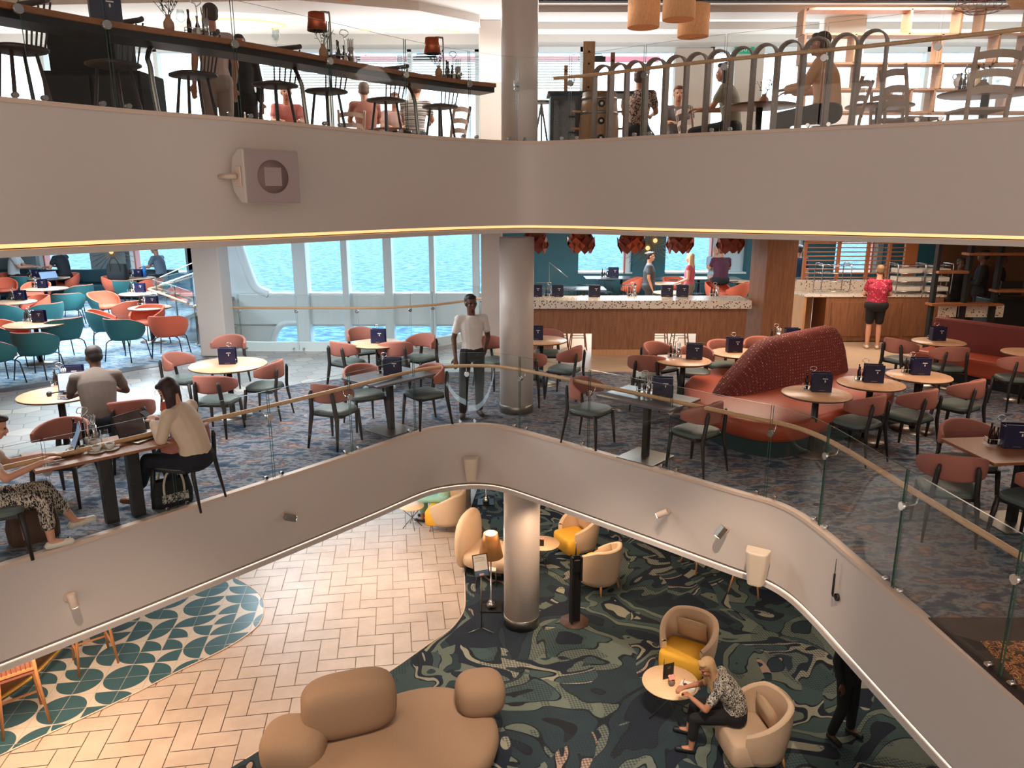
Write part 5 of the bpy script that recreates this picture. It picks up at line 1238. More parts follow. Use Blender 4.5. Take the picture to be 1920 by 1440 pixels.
person('person in navy t-shirt and grey shorts standing behind the oak column', Vector((bx(1493, .8, 19.5), 19.5, 0)), 40, STAND, 'light', 'short', (60, 50, 44), cloth('navy_tee', (24, 52, 84)), 'short', cloth('grey_shorts', (110, 116, 130)), 'shorts', (24, 24, 28), scale=1.08, fine=.014)
person('person in crimson floral blouse and black shorts standing at the bakery counter', Vector((bx(1640, .4, 15.2), 15.25, 0)), 15, STAND, 'light', 'short', (112, 86, 58), print_cloth('crimson_floral', (150, 22, 54), (216, 120, 130), 22, .62), 'short', cloth('black_shorts', (18, 18, 20)), 'shorts', (206, 196, 178), fine=.012, stout=1.3, scale=.99, over=dict(wl=(-.16, .24, 1.08), wr=(.16, .24, 1.08), el=(-.25, .05, 1.14), er=(.25, .05, 1.14)))
for px, y_, h_, s_, l_ in ((1797, 16.9, 180, 1.0, 'leftmost, face towards us'), (1838, 16.4, -60, 1.12, 'in the middle, tallest, arms folded'), (1872, 17.2, 120, 1.04, 'rightmost of three')):
    person('person in black serving staff uniform behind the open shelves, '+l_, Vector((bx(px, 1.2, y_), y_, 0)), h_, STAND, 'brown', 'short', (20, 16, 16), cloth('black_uniform', (20, 20, 24)), 'long' if px == 1838 else 'short', cloth('black_trousers', (20, 20, 24)), 'long', fine=.014, scale=s_, over=dict(wl=(.05, .2, 1.12), wr=(-.05, .2, 1.16), el=(-.24, .04, 1.12), er=(.24, .04, 1.12)) if px == 1838 else {})
person('person with long dark hair in a white top at the far left window', at(42, 524, .6)+Vector((0, -.3, 0)), 70, SIT, 'light', 'long', (30, 22, 24), cloth('white_tee', (200, 200, 200)), 'short', cloth('black_trousers', (20, 20, 24)), 'long', scale=1.28, fine=.015, pitch=-20)
cap_p = person('person in black t-shirt and cap typing on a laptop by the left window', at(133, 524, .6)+Vector((0, -.3, 0)), -80, SIT, 'light', 'short', (90, 60, 44), cloth('black_tee', (30, 36, 44)), 'short', cloth('black_trousers', (20, 20, 24)), 'long', scale=1.28, fine=.015, pitch=-20)
mb = MB(); mb.ell((0, .085, 1.275), (.09, .10, .065)); mb.box((0, .2, 1.25), (.13, .12, .012)); mb.build('cap', M['blackm'], cap_p, remesh=.012)
person('person in grey t-shirt bent over a table at the second left window', at(308, 522, .6)+Vector((0, -.2, 0)), -80, SIT, 'tan', 'short', (110, 84, 60), cloth('slate_tee', (96, 112, 128)), 'short', cloth('black_trousers', (20, 20, 24)), 'long', scale=1.24, fine=.015, pitch=-30)
# upper deck
def up(px, Y, z=4.2): return Vector(((px-960)*(Y*CT+(EYE-z)*ST)/F, Y, UPF))
person('person in beige t-shirt and shorts walking behind the upper bar counter', up(408, 9.6), -40, STAND, 'tan', 'short', (60, 46, 40), cloth('beige_tee', (184, 160, 148)), 'short', cloth('stone_shorts', (150, 132, 122)), 'shorts', (200, 190, 180), scale=1.06)
person('person in black jacket standing behind the second upper bar stool', up(458, 10.6), 160, STAND, 'tan', 'short', (40, 34, 32), cloth('black_jacket', (30, 32, 38)), 'long', cloth('black_trousers', (20, 20, 24)), 'long', scale=.98)
for px, Y, h_, l_, tp, hc in ((687, 13.2, -20, 'person in brown checked shirt seated between the upper bar stools', (150, 92, 76), (110, 92, 80)), (540, 13.6, 160, 'person in pink seated beyond the first upper bar stools', (186, 104, 96), (120, 90, 70)), (778, 13.0, 10, 'person in striped t-shirt seated behind the rightmost upper bar stools', (150, 140, 136), (90, 64, 50)), (742, 14.6, 170, 'person facing us between two upper bar stools', (176, 140, 130), (120, 100, 90)), (1268, 13.8, 185, 'person with glasses behind the loops on the upper deck', (90, 84, 84), (96, 50, 34)), (1368, 11.4, -60, 'person with long dark hair in sage top beside the loops', (140, 134, 112), (34, 26, 26)), (1195, 11.9, 20, 'person in leopard print top behind the barrel', (90, 80, 76), (80, 60, 50))):
    tp_m = print_cloth('leopard_print', (34, 28, 30), (180, 150, 130), 26, .5) if px == 1195 else (print_cloth('striped_tee', (90, 84, 84), (190, 180, 172), 8, .5, (.05, .05, 6), 0) if px == 778 else cloth('up_cloth_%d' % px, tp))
    person(l_, up(px, Y)+Vector((0, 0, 0)), h_, SIT, 'tan', 'long' if px == 1368 else 'short', hc, tp_m, 'short', cloth('black_trousers', (20, 20, 24)), 'long', scale=1.12, fine=.014)
person('person in peach shirt and black trousers seated at a table behind the tallest loops', up(1548, 9.4), -55, SIT, 'tan', 'short', (70, 44, 36), cloth('peach_shirt', (222, 168, 128)), 'long', cloth('black_trousers', (20, 20, 24)), 'long', scale=1.12, stout=1.15, fine=.011)

# ================================================================ SMALL THINGS ON THE MIDDLE DECK TABLES
def laptop(label, loc, rz, open_=105, wd=.34, scr=(150, 160, 200), body='steel', emit=.6):
    t = thing('laptop', label, 'laptop', loc, rz)
    mb = MB(); mb.box((0, 0, .009), (wd, .24, .016)); mb.build('base', M[body], t, bev=.003)
    mb = MB(); mb.box((0, .0, .0178), (wd-.05, .11, .001)); mb.build('keyboard', M['black'], t)
    a_ = R(open_-90); Mx = Matrix.Translation((0, .12, .016)) @ Matrix.Rotation(-a_, 4, 'X')
    mb = MB(); mb.box((0, 0, .115), (wd, .008, .23), M=Mx); mb.build('lid', M['black'], t, bev=.002)
    n_ = 'screen_%d' % scr[0]
    sm_ = D.materials.get(n_) or mat(n_, S(*scr), .3, emit=S(*scr), es=emit)
    mb = MB(); mb.box((0, -.0048, .115), (wd-.02, .001, .205), M=Mx); mb.build('screen', sm_, t)
    return t
def cup(label, loc, grp='coffee cups on the walnut table'):
    t = thing('coffee_cup', label, 'cup', loc, random.random()*6, grp)
    mb = MB(); mb.lathe([(.001, .004), (.075, .010), (.078, .014), (.03, .008), (.001, .008)], 24); mb.build('saucer', M['paper'], t)
    mb = MB(); mb.lathe([(.022, .010), (.038, .04), (.042, .065), (.039, .065), (.034, .035), (.001, .02)], 20); mb.tube(cr_spline([(.038, 0, .055), (.062, 0, .05), (.058, 0, .03), (.036, 0, .025)], 3), .004, 6); mb.build('cup', M['paper'], t)
    mb = MB(); mb.lathe([(.001, .052), (.038, .053)], 16); mb.build('coffee', M['bottle'], t)
    return t
laptop('open laptop with pale screen on the round table of the man in grey', at(142, 738, .75, .75), R(28), 112, .36)
pr = at(108, 742, .75, .75); hp = thing('headphones', 'black over-ear headphones lying left of the laptop', 'headphones', pr, R(20))
mb = MB(); mb.tube([(.085*math.cos(a_), .085*math.sin(a_)+.02, .02) for a_ in [math.pi*k/12 for k in range(13)]], .009, 8); mb.build('headband', M['black'], hp)
for s_ in (-1, 1): mb = MB(); mb.ell((s_*.085, .01, .028), (.028, .04, .028), p=.7); mb.build('ear_cup', M['black'], hp)
ph = thing('smartphone', 'black smartphone on the round table beside the headphones', 'phone', at(122, 748, .75, .75), R(-15)); mb = MB(); mb.box((0, 0, .005), (.15, .075, .009)); mb.build('case', M['black'], ph, bev=.003)
mb = MB(); mb.box((0, 0, .0098), (.138, .066, .0006)); mb.build('screen', mat('phone_glass', S(40, 44, 56), .1), ph)
dup(proto_caddy, at(115, 722, .75, .75), .3, 'wire caddy on the round table behind the laptop of the man in grey'); dup(proto_menu, at(140, 718, .75, .75), .2, 'black menu holder behind the laptop screen of the man in grey')
laptop('dark open laptop in front of the woman typing at the left edge', at(108, 850, .75, .75), R(-58), 112, .36, (120, 140, 170), 'black')
laptop('slim laptop on the walnut table in front of the woman with the phone', at(268, 822, .75, .75), R(68), 108, .32, (60, 50, 52), 'steel', .1)
dup(proto_caddy, at(162, 832, .75, .75), R(40), 'large wire caddy in the middle of the walnut table', scale=1.25)
for px, py, l in ((140, 850, 'coffee cup nearest the dark laptop on the walnut table'), (182, 848, 'coffee cup in the middle of the walnut table'), (207, 843, 'coffee cup next to the drinking glass on the walnut table'), (176, 836, 'coffee cup behind the others on the walnut table')): cup(l, at(px, py, .75, .75))
gl_ = thing('drinking_glass', 'clear stemless glass on the walnut table', 'glass', at(197, 826, .75, .75)); mb = MB(); mb.lathe([(.03, .002), (.038, .05), (.036, .11), (.034, .11), (.035, .05), (.001, .008)], 20); mb.build('bowl', M['glassb'], gl_)
sp_ = thing('smartphone', 'phone in the hands of the woman with glasses', 'phone', (0, 0, 0)); mb = MB(); mb.box((0, 0, 0), (.075, .012, .15)); mb.build('case', M['black'], sp_, bev=.003)
sp_.location = Vector(pw)+Matrix.Rotation(rzdir(-78), 3, 'Z') @ Vector((0, .46, .94)); sp_.rotation_euler = (R(-55), 0, rzdir(-78))
def bag(label, loc, rz, sx_, sy_, h, m, hm, name='tote_bag', n=2):
    t = thing(name, label, 'bag', loc, rz); mb = MB(); rows = []
    for z, f in ((0, .92), (.02, 1), (h*.5, 1.03), (h, .9)): rows.append([(sx_/2*f*math.copysign(abs(math.cos(a_))**.4, math.cos(a_)), sy_/2*(f if z < h else .55)*math.copysign(abs(math.sin(a_))**.4, math.sin(a_)), z) for a_ in [2*math.pi*k/24 for k in range(24)]])
    mb.grid(rows, 0, True, close=True); mb.add(rows[0], [tuple(reversed(range(24)))]); mb.build('body', m, t)
    for s_ in (-1, 1)[:n]: mb = MB(); mb.tube(cr_spline([(-sx_*.25, s_*sy_*.45, h*.2), (-sx_*.25, s_*sy_*.5, h*.9), (-sx_*.12, s_*sy_*.55, h*1.35), (sx_*.12, s_*sy_*.55, h*1.35), (sx_*.25, s_*sy_*.5, h*.9), (sx_*.25, s_*sy_*.45, h*.2)], 4), .012, 6); mb.build('handle', hm, t)
    return t
bag('brown leather tote with cream rope handles on the floor by the woman in striped trousers', G(66, 1012, 0), R(48), .40, .18, .30, cloth('brown_leather', (78, 54, 42)), cloth('rope', (190, 150, 110)))
bb = bag('black bag with pale lettering band and cream trim standing under the woman with the phone', G(325, 945, 0), R(44), .38, .16, .28, cloth('black_canvas', (28, 28, 30)), cloth('cream_trim', (200, 186, 160)))
mb = MB(); mb.box((0, -.087, .10), (.26, .004, .09)); mb.build('lettering_band', print_cloth('lettering', (28, 28, 30), (190, 184, 172), 60, .5), bb)
laptop('grey laptop of the person in the black cap by the left window', at(98, 524, .75, .75), R(60), 115, .5, (120, 128, 140), 'steel', .1)
bp_ = bag('black backpack on the table edge between the two left windows', at(222, 521, .8, .75), 0, .55, .3, .45, cloth('black_nylon', (22, 24, 28)), cloth('black_nylon', (22, 24, 28)), 'backpack', 1)
wb = thing('water_bottle', 'blue water bottle on the window table of the boy', 'bottle', at(272, 519, .75, .75)); mb = MB(); mb.lathe([(.05, 0), (.05, .25), (.03, .29), (.03, .33), (.001, .335)], 16); mb.build('body', mat('blue_bottle', S(30, 110, 190), .3), wb)
# dark tables and wire chairs between the bar and the windows
wc0 = None
for i, (px, py, h_, w_) in enumerate(((1062, 560, 20, 'leftmost behind the bar'), (1135, 545, 180, 'behind the first dark table'), (1175, 552, -30, 'left of the woman in dark grey'), (1310, 548, 10, 'right of the woman in the pink top'), (1365, 545, 5, 'of the person in the plum top'), (1097, 552, 10, 'before the first dark table'))):
    p = at(px, py, .5); l = 'black wire-backed chair '+w_
    if wc0 is None:
        wc0 = thing('wire_chair', l, 'chair', p, rzdir(h_), 'black wire chairs behind the bar')
        mb = MB(); mb.lathe([(.001, .44), (.21, .44), (.22, .46), (.001, .47)], 24); mb.build('seat', M['black'], wc0)
        mb = MB(); mb.tube([(.25*math.cos(a_), .25*math.sin(a_), .78) for a_ in [math.pi*(1+k/14) for k in range(15)]], .012, 6); mb.build('top_rail', M['black'], wc0)
        for k in range(13): a_ = math.pi*(1+(k+.5)/13); mb = MB(); mb.tube([(.21*math.cos(a_), .21*math.sin(a_), .45), (.25*math.cos(a_), .25*math.sin(a_), .78)], .006, 5); mb.build('spindle', M['black'], wc0)
        for a_ in (45, 135, 225, 315): mb = MB(); mb.tube([(.15*math.cos(R(a_)), .15*math.sin(R(a_)), .45), (.24*math.cos(R(a_)), .24*math.sin(R(a_)), 0)], .011, 6); mb.build('leg', M['black'], wc0)
    else: dup(wc0, p, rzdir(h_), l)
for px, py, sx_, l in ((1165, 520, 2.2, 'long grey table at the first window behind the bar'), (1310, 521, 2.4, 'long grey table at the second window behind the bar'), (1095, 540, 1.1, 'square grey table left behind the bar')):
    p = at(px, py, .75); rect_table(l, p, 0, sx_, .8)
for px, py, l in ((1248, 531, 'round pale table right behind the woman in dark grey'), (1255, 548, 'lower round pale table behind the bar'), (1385, 527, 'round pale table beside the oak column, by the window')): 
    p = at(px, py, .75); round_table(l, p, .85, 'round pale tables behind the bar')
tq = [(1345, 555, 150, 'red armchair left of the oak column behind the bar'), (1380, 555, -60, 'red armchair at the oak column behind the bar'), (1182, 545, -90, 'red armchair left of the woman in dark grey'), (1265, 545, 160, 'pale coral armchair between the two women behind the bar')]
for px, py, h_, l in tq:
    p = at(px, py, .45); c_ = dup(pcor, p, rzdir(h_), l, 'red armchairs behind the bar')
for px, l in ((1134, 'caddy on the long grey table at the first window'), (1292, 'left caddy on the long grey table at the second window')): dup(proto_caddy, at(px, 520, .75, .75), 0, 'wire '+l, scale=1.3)
dup(proto_menu, at(1150, 520, .75, .75), 0, 'menu holder on the long grey table at the first window', scale=1.3)
# ================================================================ FIXTURES ON THE FASCIAS
def station(P, px, z):
    best = (1e9, 0); L = plen(P)
    for i in range(600):
        p, _ = along(P, L*i/600)
        if p.y < .5: continue
        e_ = abs(960+p.x*F/(p.y*CT+(EYE-z)*ST)-px)
        if e_ < best[0]: best = (e_, L*i/600)
    return along(P, best[1])
def onface(P, px, py, zg):
    z = zg
    for _ in range(4): p, t = station(P, px, z); z = GY(px, py, p.y).z
    return Vector((p.x, p.y, z)), t, math.atan2(t.y, t.x)
M['cream_plastic'] = mat('cream_plastic', S(222, 204, 182), .45, var=.01)
# upper loudspeaker: front face turned to the right, side cheek at the left
p, t, rz = onface(UE, 470, 333, 3.2)
nrm = Vector((t.y, -t.x, 0))
sp1 = thing('loudspeaker', 'large white loudspeaker with round mesh grille on the upper fascia', 'loudspeaker', p+nrm*.30, rz-R(6))
sp1.scale = (1.06,)*3
mb = MB(); 
prof = [(-.20, -.02), (-.20, .26), (-.15, .33), (.10, .33), (.17, .27), (.22, .0)]
def bodyrow(x): return [(x, yy, zz) for zz, yy in ((-.215, -.06), (.215, -.06), (.225, .02), (.16, .16), (.0, .22), (-.12, .18), (-.21, .04))]
A, B_ = bodyrow(-.24), bodyrow(.24); mb.add(A+B_, [tuple(range(7)), tuple(reversed(range(7, 14)))]+[(i, i+7, (i+1) % 7+7, (i+1) % 7) for i in range(7)])
mb.build('cabinet', M['white'], sp1, bev=.012)
gm = mat('speaker_mesh', S(164, 146, 144), .6, var=.04, vs=200)
mb = MB(); mb.box((0, -.068, 0), (.47, .012, .42)); mb.build('grille', gm, sp1, bev=.006)
mb = MB(); mb.lathe([(.06, .0), (.135, .0), (.135, .004), (.06, .004)], 32); o = mb.build('woofer_ring', mat('woofer', S(122, 98, 94), .6), sp1, loc=(.0, -.074, 0)); o.rotation_euler = (R(90), 0, 0)
mb = MB(); mb.box((0, -.077, 0), (.15, .006, .15)); mb.build('horn', gm, sp1, bev=.02)
mb = MB(); mb.tube([(-.26, .05, 0), (-.30, .06, 0), (-.32, .24, 0)], .022, 8); mb.build('bracket', M['lip'], sp1)
mb = MB(); mb.box((-.247, .04, 0), (.01, .10, .16)); mb.build('bracket_plate', M['lip'], sp1, bev=.006)
for (px, py, s_, tw, lab) in ((882, 871, 1.0, 0, 'small cream loudspeaker at the rounded corner of the middle fascia'), (1442, 1050, 1.15, 26, 'larger cream loudspeaker on the right of the middle fascia')):
    p, t, rz = onface(ME, px, py, -.5); n_ = Vector((t.y, -t.x, 0))
    s1 = thing('loudspeaker', lab, 'loudspeaker', p+n_*(.14 if tw == 0 else .22), rz+R(tw)); s1.scale = (s_,)*3
    mb = MB()
    for z0, z1, f0, f1 in ((-.19, .15, .70, 1.0),): 
        base = [(-.11, .07), (-.095, -.06), (-.06, -.09), (.06, -.09), (.095, -.06), (.11, .07)]
        r0 = [(x*f0, y*f0+.02, z0) for x, y in base]; r1 = [(x*f1, y*f1, z1) for x, y in base]
        mb.add(r0+r1, [tuple(reversed(range(6))), tuple(range(6, 12))]+[(i, (i+1) % 6, (i+1) % 6+6, i+6) for i in range(6)])
    mb.build('cabinet', M['cream_plastic'], s1, bev=.015)
    mb = MB(); mb.tube([(0, .06, .05), (0, .10, .06), (.02, .14 if tw == 0 else .21, .05)], .014, 6); mb.build('bracket', M['steel'], s1)
for (px, py, kind, ax_, lab) in ((127, 1118, 'w', (.10, -.10, -.9), 'white spotlight pointing down at the lower left of the middle fascia'), (534, 966, 's', (.8, -.35, -.35), 'square steel spotlight on the left of the middle fascia'), (1250, 958, 'w', (-.7, -.6, -.45), 'small white spotlight on the right of the middle fascia'), (1360, 991, 's', (-.35, -.5, -.8), 'square steel spotlight next to the larger cream loudspeaker')):
    p, t, rz = onface(ME, px, py, -.5); n_ = Vector((t.y, -t.x, 0)); s1 = thing('spotlight', lab, 'spotlight', p+n_*.10, rz)
    a_ = Vector(ax_).normalized(); mm = M['lip'] if kind == 'w' else M['steel']
    mb = MB(); 
    if kind == 'w': mb.tube([-a_*.06, a_*.07], .036, 18)
    else: mb.beam(-a_*.06, a_*.07, .075, .06)
    mb.build('head', mm, s1, bev=.004)
    mb = MB(); mb.tube([a_*.07, a_*.074], .028, 16); mb.build('lens', emis('spot_lens', (1, .8, .6, 1), 4) if 'spot_lens' not in D.materials else D.materials['spot_lens'], s1)
    mb = MB(); mb.tube([(0, .095, .0), (0, .088, 0)], .045, 20); mb.build('wall_plate', M['lip'], s1)
    mb = MB(); mb.tube([(0, .09, 0), (0, .02, .01), -a_*.02], .012, 8); mb.build('arm', M['chrome'], s1)
p, t, rz = onface(ME, 1575, 1112, -.5); n_ = Vector((t.y, -t.x, 0)); an = thing('antenna', 'black rod antenna on a round base on the right of the fascia', 'antenna', p+n_*.004, rz)
mb = MB(); mb.tube([(0, 0, -.04), (0, -.02, -.04)], .034, 20); mb.build('base', M['black'], an)
mb = MB(); mb.tube([(0, -.02, -.04), (-.03, -.035, -.04), (-.033, -.035, -.02), (-.033, -.035, .17), (-.033, -.035, .18), (-.033, -.035, .32)], [.008, .008, .011, .010, .004, .003], 8); mb.build('rod', M['black'], an)

# ================================================================ UPPER DECK
CZ = 4.38
SL = upx(936, CZ)
cP = []
k = 40
for i in range(k+1): p, t = along(UE, SL*i/k); cP.append(p)
ct_ = thing('bar_ledge', 'long oak bar ledge running behind the left upper balustrade', 'counter', (-3, 7, UPF)); O = ct_.location.copy()
mb = MB(); ribbon(mb, cP, .10, CZ-.045, .10, CZ); ribbon(mb, cP, .10, CZ, .52, CZ); ribbon(mb, cP, .52, CZ, .52, CZ-.045); ribbon(mb, cP, .52, CZ-.045, .10, CZ-.045)
a_, b_ = offs(cP, .10)[-1], offs(cP, .52)[-1]; mb.add([(a_.x, a_.y, CZ-.045), (b_.x, b_.y, CZ-.045), (b_.x, b_.y, CZ), (a_.x, a_.y, CZ)], [(0, 1, 2, 3)])
o = mb.build('top', M['walnut'], ct_); o.location = -O
mb = MB(); ribbon(mb, cP, .14, CZ-.10, .14, CZ-.045); ribbon(mb, cP, .48, CZ-.045, .48, CZ-.10); ribbon(mb, cP, .48, CZ-.10, .14, CZ-.10); o = mb.build('under_tray', M['black'], ct_); o.location = -O
for px in (300, 590, 800):
    p, t = station(UE, px, 4.0); n_ = Vector((-t.y, t.x, 0)); mb = MB()
    mb.tube(cr_spline([p+n_*.40+t*.1+Vector((0, 0, CZ-.10-p.z)), p+n_*.22+Vector((0, 0, CZ-.22-p.z)), p+n_*.18+Vector((0, 0, CZ-.30-p.z)), p+n_*.16+Vector((0, 0, 3.9-p.z)), p+n_*.14+t*.04+Vector((0, 0, UPF-p.z))], 4), .022, 8); o = mb.build('bent_leg', M['steel'], ct_); o.location = -O
grey_st = mat('weathered_dark_wood', S(70, 58, 56), .5, var=.12, vs=10)
ws = None
for i, (px, py, w_) in enumerate(((32, 88, 'leftmost at the frame edge'), (212, 117, 'second from the left'), (362, 137, 'in front of the walking person'), (516, 156, 'first right of the walking person'), (612, 168, 'behind the middle bent leg'), (723, 185, 'third from the end of the ledge'), (825, 197, 'nearest the round column'))):
    p = G(px, py, 4.16); p.z = UPF; l = 'dark spindle-back bar stool on the upper deck, '+w_
    if ws is None:
        ws = thing('spindle_stool', l, 'stool', p, R(150), 'spindle-back bar stools at the upper ledge')
        mb = MB(); mb.ell((0, 0, .74), (.21, .19, .028), p=.6, n=24); mb.build('seat', grey_st, ws)
        for a_ in (50, 130, 230, 310):
            mb = MB(); mb.tube([(.13*math.cos(R(a_)), .12*math.sin(R(a_)), .73), (.24*math.cos(R(a_)), .23*math.sin(R(a_)), 0)], [.014, .019], 8); mb.build('leg', grey_st, ws)
        for z_, a0, a1 in ((.28, 50, 130), (.24, 230, 310), (.34, 130, 230), (.34, 310, 50)):
            f = (.73-z_)/.73; q = lambda a_: ((.13+.11*f)*math.cos(R(a_)), (.12+.11*f)*math.sin(R(a_)), z_); mb = MB(); mb.tube([q(a0), q(a1)], .010, 6); mb.build('stretcher', grey_st, ws)
        for k_ in range(5):
            u = -1+k_/2; mb = MB(); mb.tube([(u*.13, -.14, .75), (u*.17, -.21, 1.10)], .008, 6); mb.build('spindle', grey_st, ws)
        mb = MB(); mb.tube(cr_spline([(-.21, -.17, 1.12), (-.1, -.22, 1.13), (.1, -.22, 1.13), (.21, -.17, 1.12)], 4), .020, 8, flat=1.2); mb.build('top_rail', grey_st, ws)
    else: dup(ws, p, R(150+random.uniform(-12, 12)), l)
# things on the ledge
clay = mat('clay_vase', S(176, 132, 104), .7); leafm = mat('olive_leaf', S(62, 66, 52), .7, var=.15)
def plant(name, label, loc, h=.16, r=.05, pot=None, lf=.18, n=24, cat='plant', seed=1, grp=None):
    t = thing(name, label, cat, loc, seed, grp); rnd = random.Random(seed)
    mb = MB(); mb.lathe([(r*.7, 0), (r, h*.35), (r*.95, h*.6), (r*.45, h*.85), (r*.5, h), (r*.4, h), (.001, h*.8)], 20); mb.build('vase', pot or clay, t)
    mb = MB(); ml = MB()
    for i in range(7):
        a_ = rnd.uniform(0, 6.28); tl = rnd.uniform(.25, .7); e_ = Vector((math.cos(a_)*tl*lf, math.sin(a_)*tl*lf, h+lf*rnd.uniform(.5, 1.0))); mb.tube([(0, 0, h*.8), e_], .0025, 4)
        for j in range(n//5):
            q = Vector((0, 0, h*.9)).lerp(e_, .3+.7*j/(n//5)); d = Vector((rnd.uniform(-1, 1), rnd.uniform(-1, 1), rnd.uniform(-.2, 1))).normalized(); s_ = d.cross(Vector((0, 0, 1))).normalized()
            L_ = lf*.26; ml.add([q, q+d*L_*.5+s_*L_*.16, q+d*L_, q+d*L_*.5-s_*L_*.16+Vector((0, 0, .003))], [(0, 1, 2, 3)])
    mb.build('stems', leafm, t); tag(ml.build('leaves', leafm, t), kind='stuff'); return t
UEL = offs(UE, .27)
def ledge(px, py): p, t = station(UEL, px, CZ+.05); return Vector((p.x, p.y, CZ))
for i, (px, w_) in enumerate(((318, 'left of the walking person'), (604, 'under the left copper table lamp'), (822, 'under the right copper table lamp'))):
    plant('olive_vase', 'clay vase with olive sprigs on the ledge, '+w_, ledge(px, 90), .15, .045, lf=.2, seed=i+3, grp='clay vases on the upper ledge')
for px, w_ in ((372, 'beside the walking person'), (645, 'right of the left copper lamp'), (850, 'right of the right copper lamp')):
    dup(proto_caddy, ledge(px, 90), .4, 'wire caddy with bottles on the upper ledge '+w_, 'wire caddies on the upper ledge', 1.15)
for px, w_ in ((622, 'left'), (833, 'right')):
    q = ledge(px, 90); tl = thing('table_lamp', w_+' copper table lamp on the upper ledge', 'lamp', q, R(200), 'copper table lamps on the upper ledge')
    mb = MB(); mb.lathe([(.06, 0), (.06, .012), (.01, .018)], 24); mb.build('base', M['steel'], tl)
    mb = MB(); mb.tube(cr_spline([(0, 0, .01), (0, 0, .42), (.02, 0, .46), (.09, 0, .46)], 4), .010, 8); mb.build('pole', M['steel'], tl)
    mb = MB(); mb.lathe([(.10, .28), (.080, .45), (.076, .45), (.095, .28)], 24, (.13, 0, 0)); mb.build('shade', M['copper'], tl)
    mb = MB(); mb.ell((.13, 0, .36), (.03, .03, .04)); mb.build('bulb', D.materials['lamp_bulb'], tl)
wg = None
for px, w_ in ((220, 'at the left'), (340, 'beside the clay vase at the left'), (521, 'left of the left copper lamp'), (750, 'between the two copper lamps')):
    l = 'wine glass on the upper ledge '+w_
    if wg is None:
        wg = thing('wine_glass', l, 'glass', ledge(px, 20), 0, 'wine glasses on the upper ledge')
        mb = MB(); mb.lathe([(.032, 0), (.033, .003), (.004, .008), (.0035, .08), (.02, .095), (.038, .13), (.036, .17), (.030, .205), (.028, .205), (.034, .17), (.036, .13), (.001, .098)], 20); mb.build('bowl', glass('wine_glass_clear', (.9, .93, .93, 1), 1.2), wg)
        mb = MB(); mb.lathe([(.001, .1), (.030, .115), (.001, .116)], 12); mb.build('drip', M['glassb'], wg)
    else: dup(wg, ledge(px, 20), 0, l)
dup(proto_menu, ledge(196, 10), .6, 'black menu holder on the upper ledge beside the wine glass')
# dark cabinet block standing behind the second stool
cb = thing('dark_cabinet', 'tall black service cabinet behind the second upper stool', 'cabinet', up(200, 9.2)); mb = MB(); mb.box((0, 0, .5), (1.1, .6, 1.0)); mb.build('body', M['blackm'], cb, bev=.01)
for s_ in (-1, 1): mb = MB(); mb.box((s_*.27, -.31, .5), (.5, .02, .9)); mb.build('door', M['black'], cb, bev=.004)
mb = MB(); mb.box((-.1, .0, 1.25), (.75, .5, .5)); mb.build('upper_box', M['blackm'], cb, bev=.01)
# loop screen
la, lb = G(1132, 123, 4.63), G(1641, 57, 4.63); la.z = lb.z = UPF
ls2 = thing('loop_screen', 'row of thirteen grey bentwood loops standing on the upper deck', 'screen', la); O = la
loopm = wood('grey_bentwood', S(128, 112, 104), S(150, 134, 124), .5)
dv = lb-la; tv = dv.normalized(); nv = Vector((-tv.y, tv.x, 0))
for i, px in enumerate((1132, 1161, 1193, 1231, 1270, 1309, 1350, 1394, 1438, 1485, 1535, 1587, 1641)):
    yy = 123-(px-1132)*66/509; q = G(px, yy, 4.63); c = q.copy(); c.z = UPF-UPF; c = Vector((q.x, q.y, 0))-Vector((la.x, la.y, 0))
    r_ = .125; pts = [c-tv*r_]+[c-tv*r_+Vector((0, 0, .5)), c-tv*r_+Vector((0, 0, 1.1))]+[c+tv*(-r_*math.cos(a_))+Vector((0, 0, 1.105+r_*math.sin(a_))) for a_ in [math.pi*k/14 for k in range(15)]]+[c+tv*r_+Vector((0, 0, 1.1)), c+tv*r_+Vector((0, 0, .5)), c+tv*r_]
    mb = MB(); th = .009; rows = []
    for j, p_ in enumerate(pts):
        nx_ = (pts[min(j+1, len(pts)-1)]-pts[max(j-1, 0)]).normalized(); ou = nv.cross(nx_).normalized()
        rows.append([p_+ou*th+nv*.05, p_+ou*th-nv*.05, p_-ou*th-nv*.05, p_-ou*th+nv*.05])
    mb.grid(rows, 0, False, close=True); mb.build('loop', loopm, ls2)
# barrel, cabinet and boards
bw = GY(1122, 262, 10.4); br = thing('wine_barrel', 'oak wine barrel with bottle ends set into its front', 'barrel', Vector((bw.x, 10.4, UPF)))
brw = wood('barrel_oak', S(150, 112, 78), S(186, 146, 106), .55, 5, (9, 9, .8))
mb = MB(); mb.lathe([(.001, .02), (.215, .02), (.22, 0), (.24, .2), (.262, .42), (.262, .54), (.24, .76), (.22, .96), (.215, .94), (.001, .94)], 32); mb.build('staves', brw, br)
for z_, r_ in ((.06, .227), (.22, .244), (.70, .249), (.88, .232)): mb = MB(); mb.lathe([(r_-.004, z_-.02), (r_+.002, z_-.018), (r_+.004, z_+.018), (r_-.004, z_+.02)], 32); mb.build('hoop', M['steel'], br)
for k in range(4): mb = MB(); mb.tube([(0, -.25, .80-k*.21), (0, -.275, .80-k*.21)], .045, 18); o = mb.build('bottle_hole', M['blackm'], br); m2 = MB(); m2.tube([(0, -.27, .80-k*.21), (0, -.285, .80-k*.21)], .018, 12); m2.build('bottle_end', M['paper'], o)
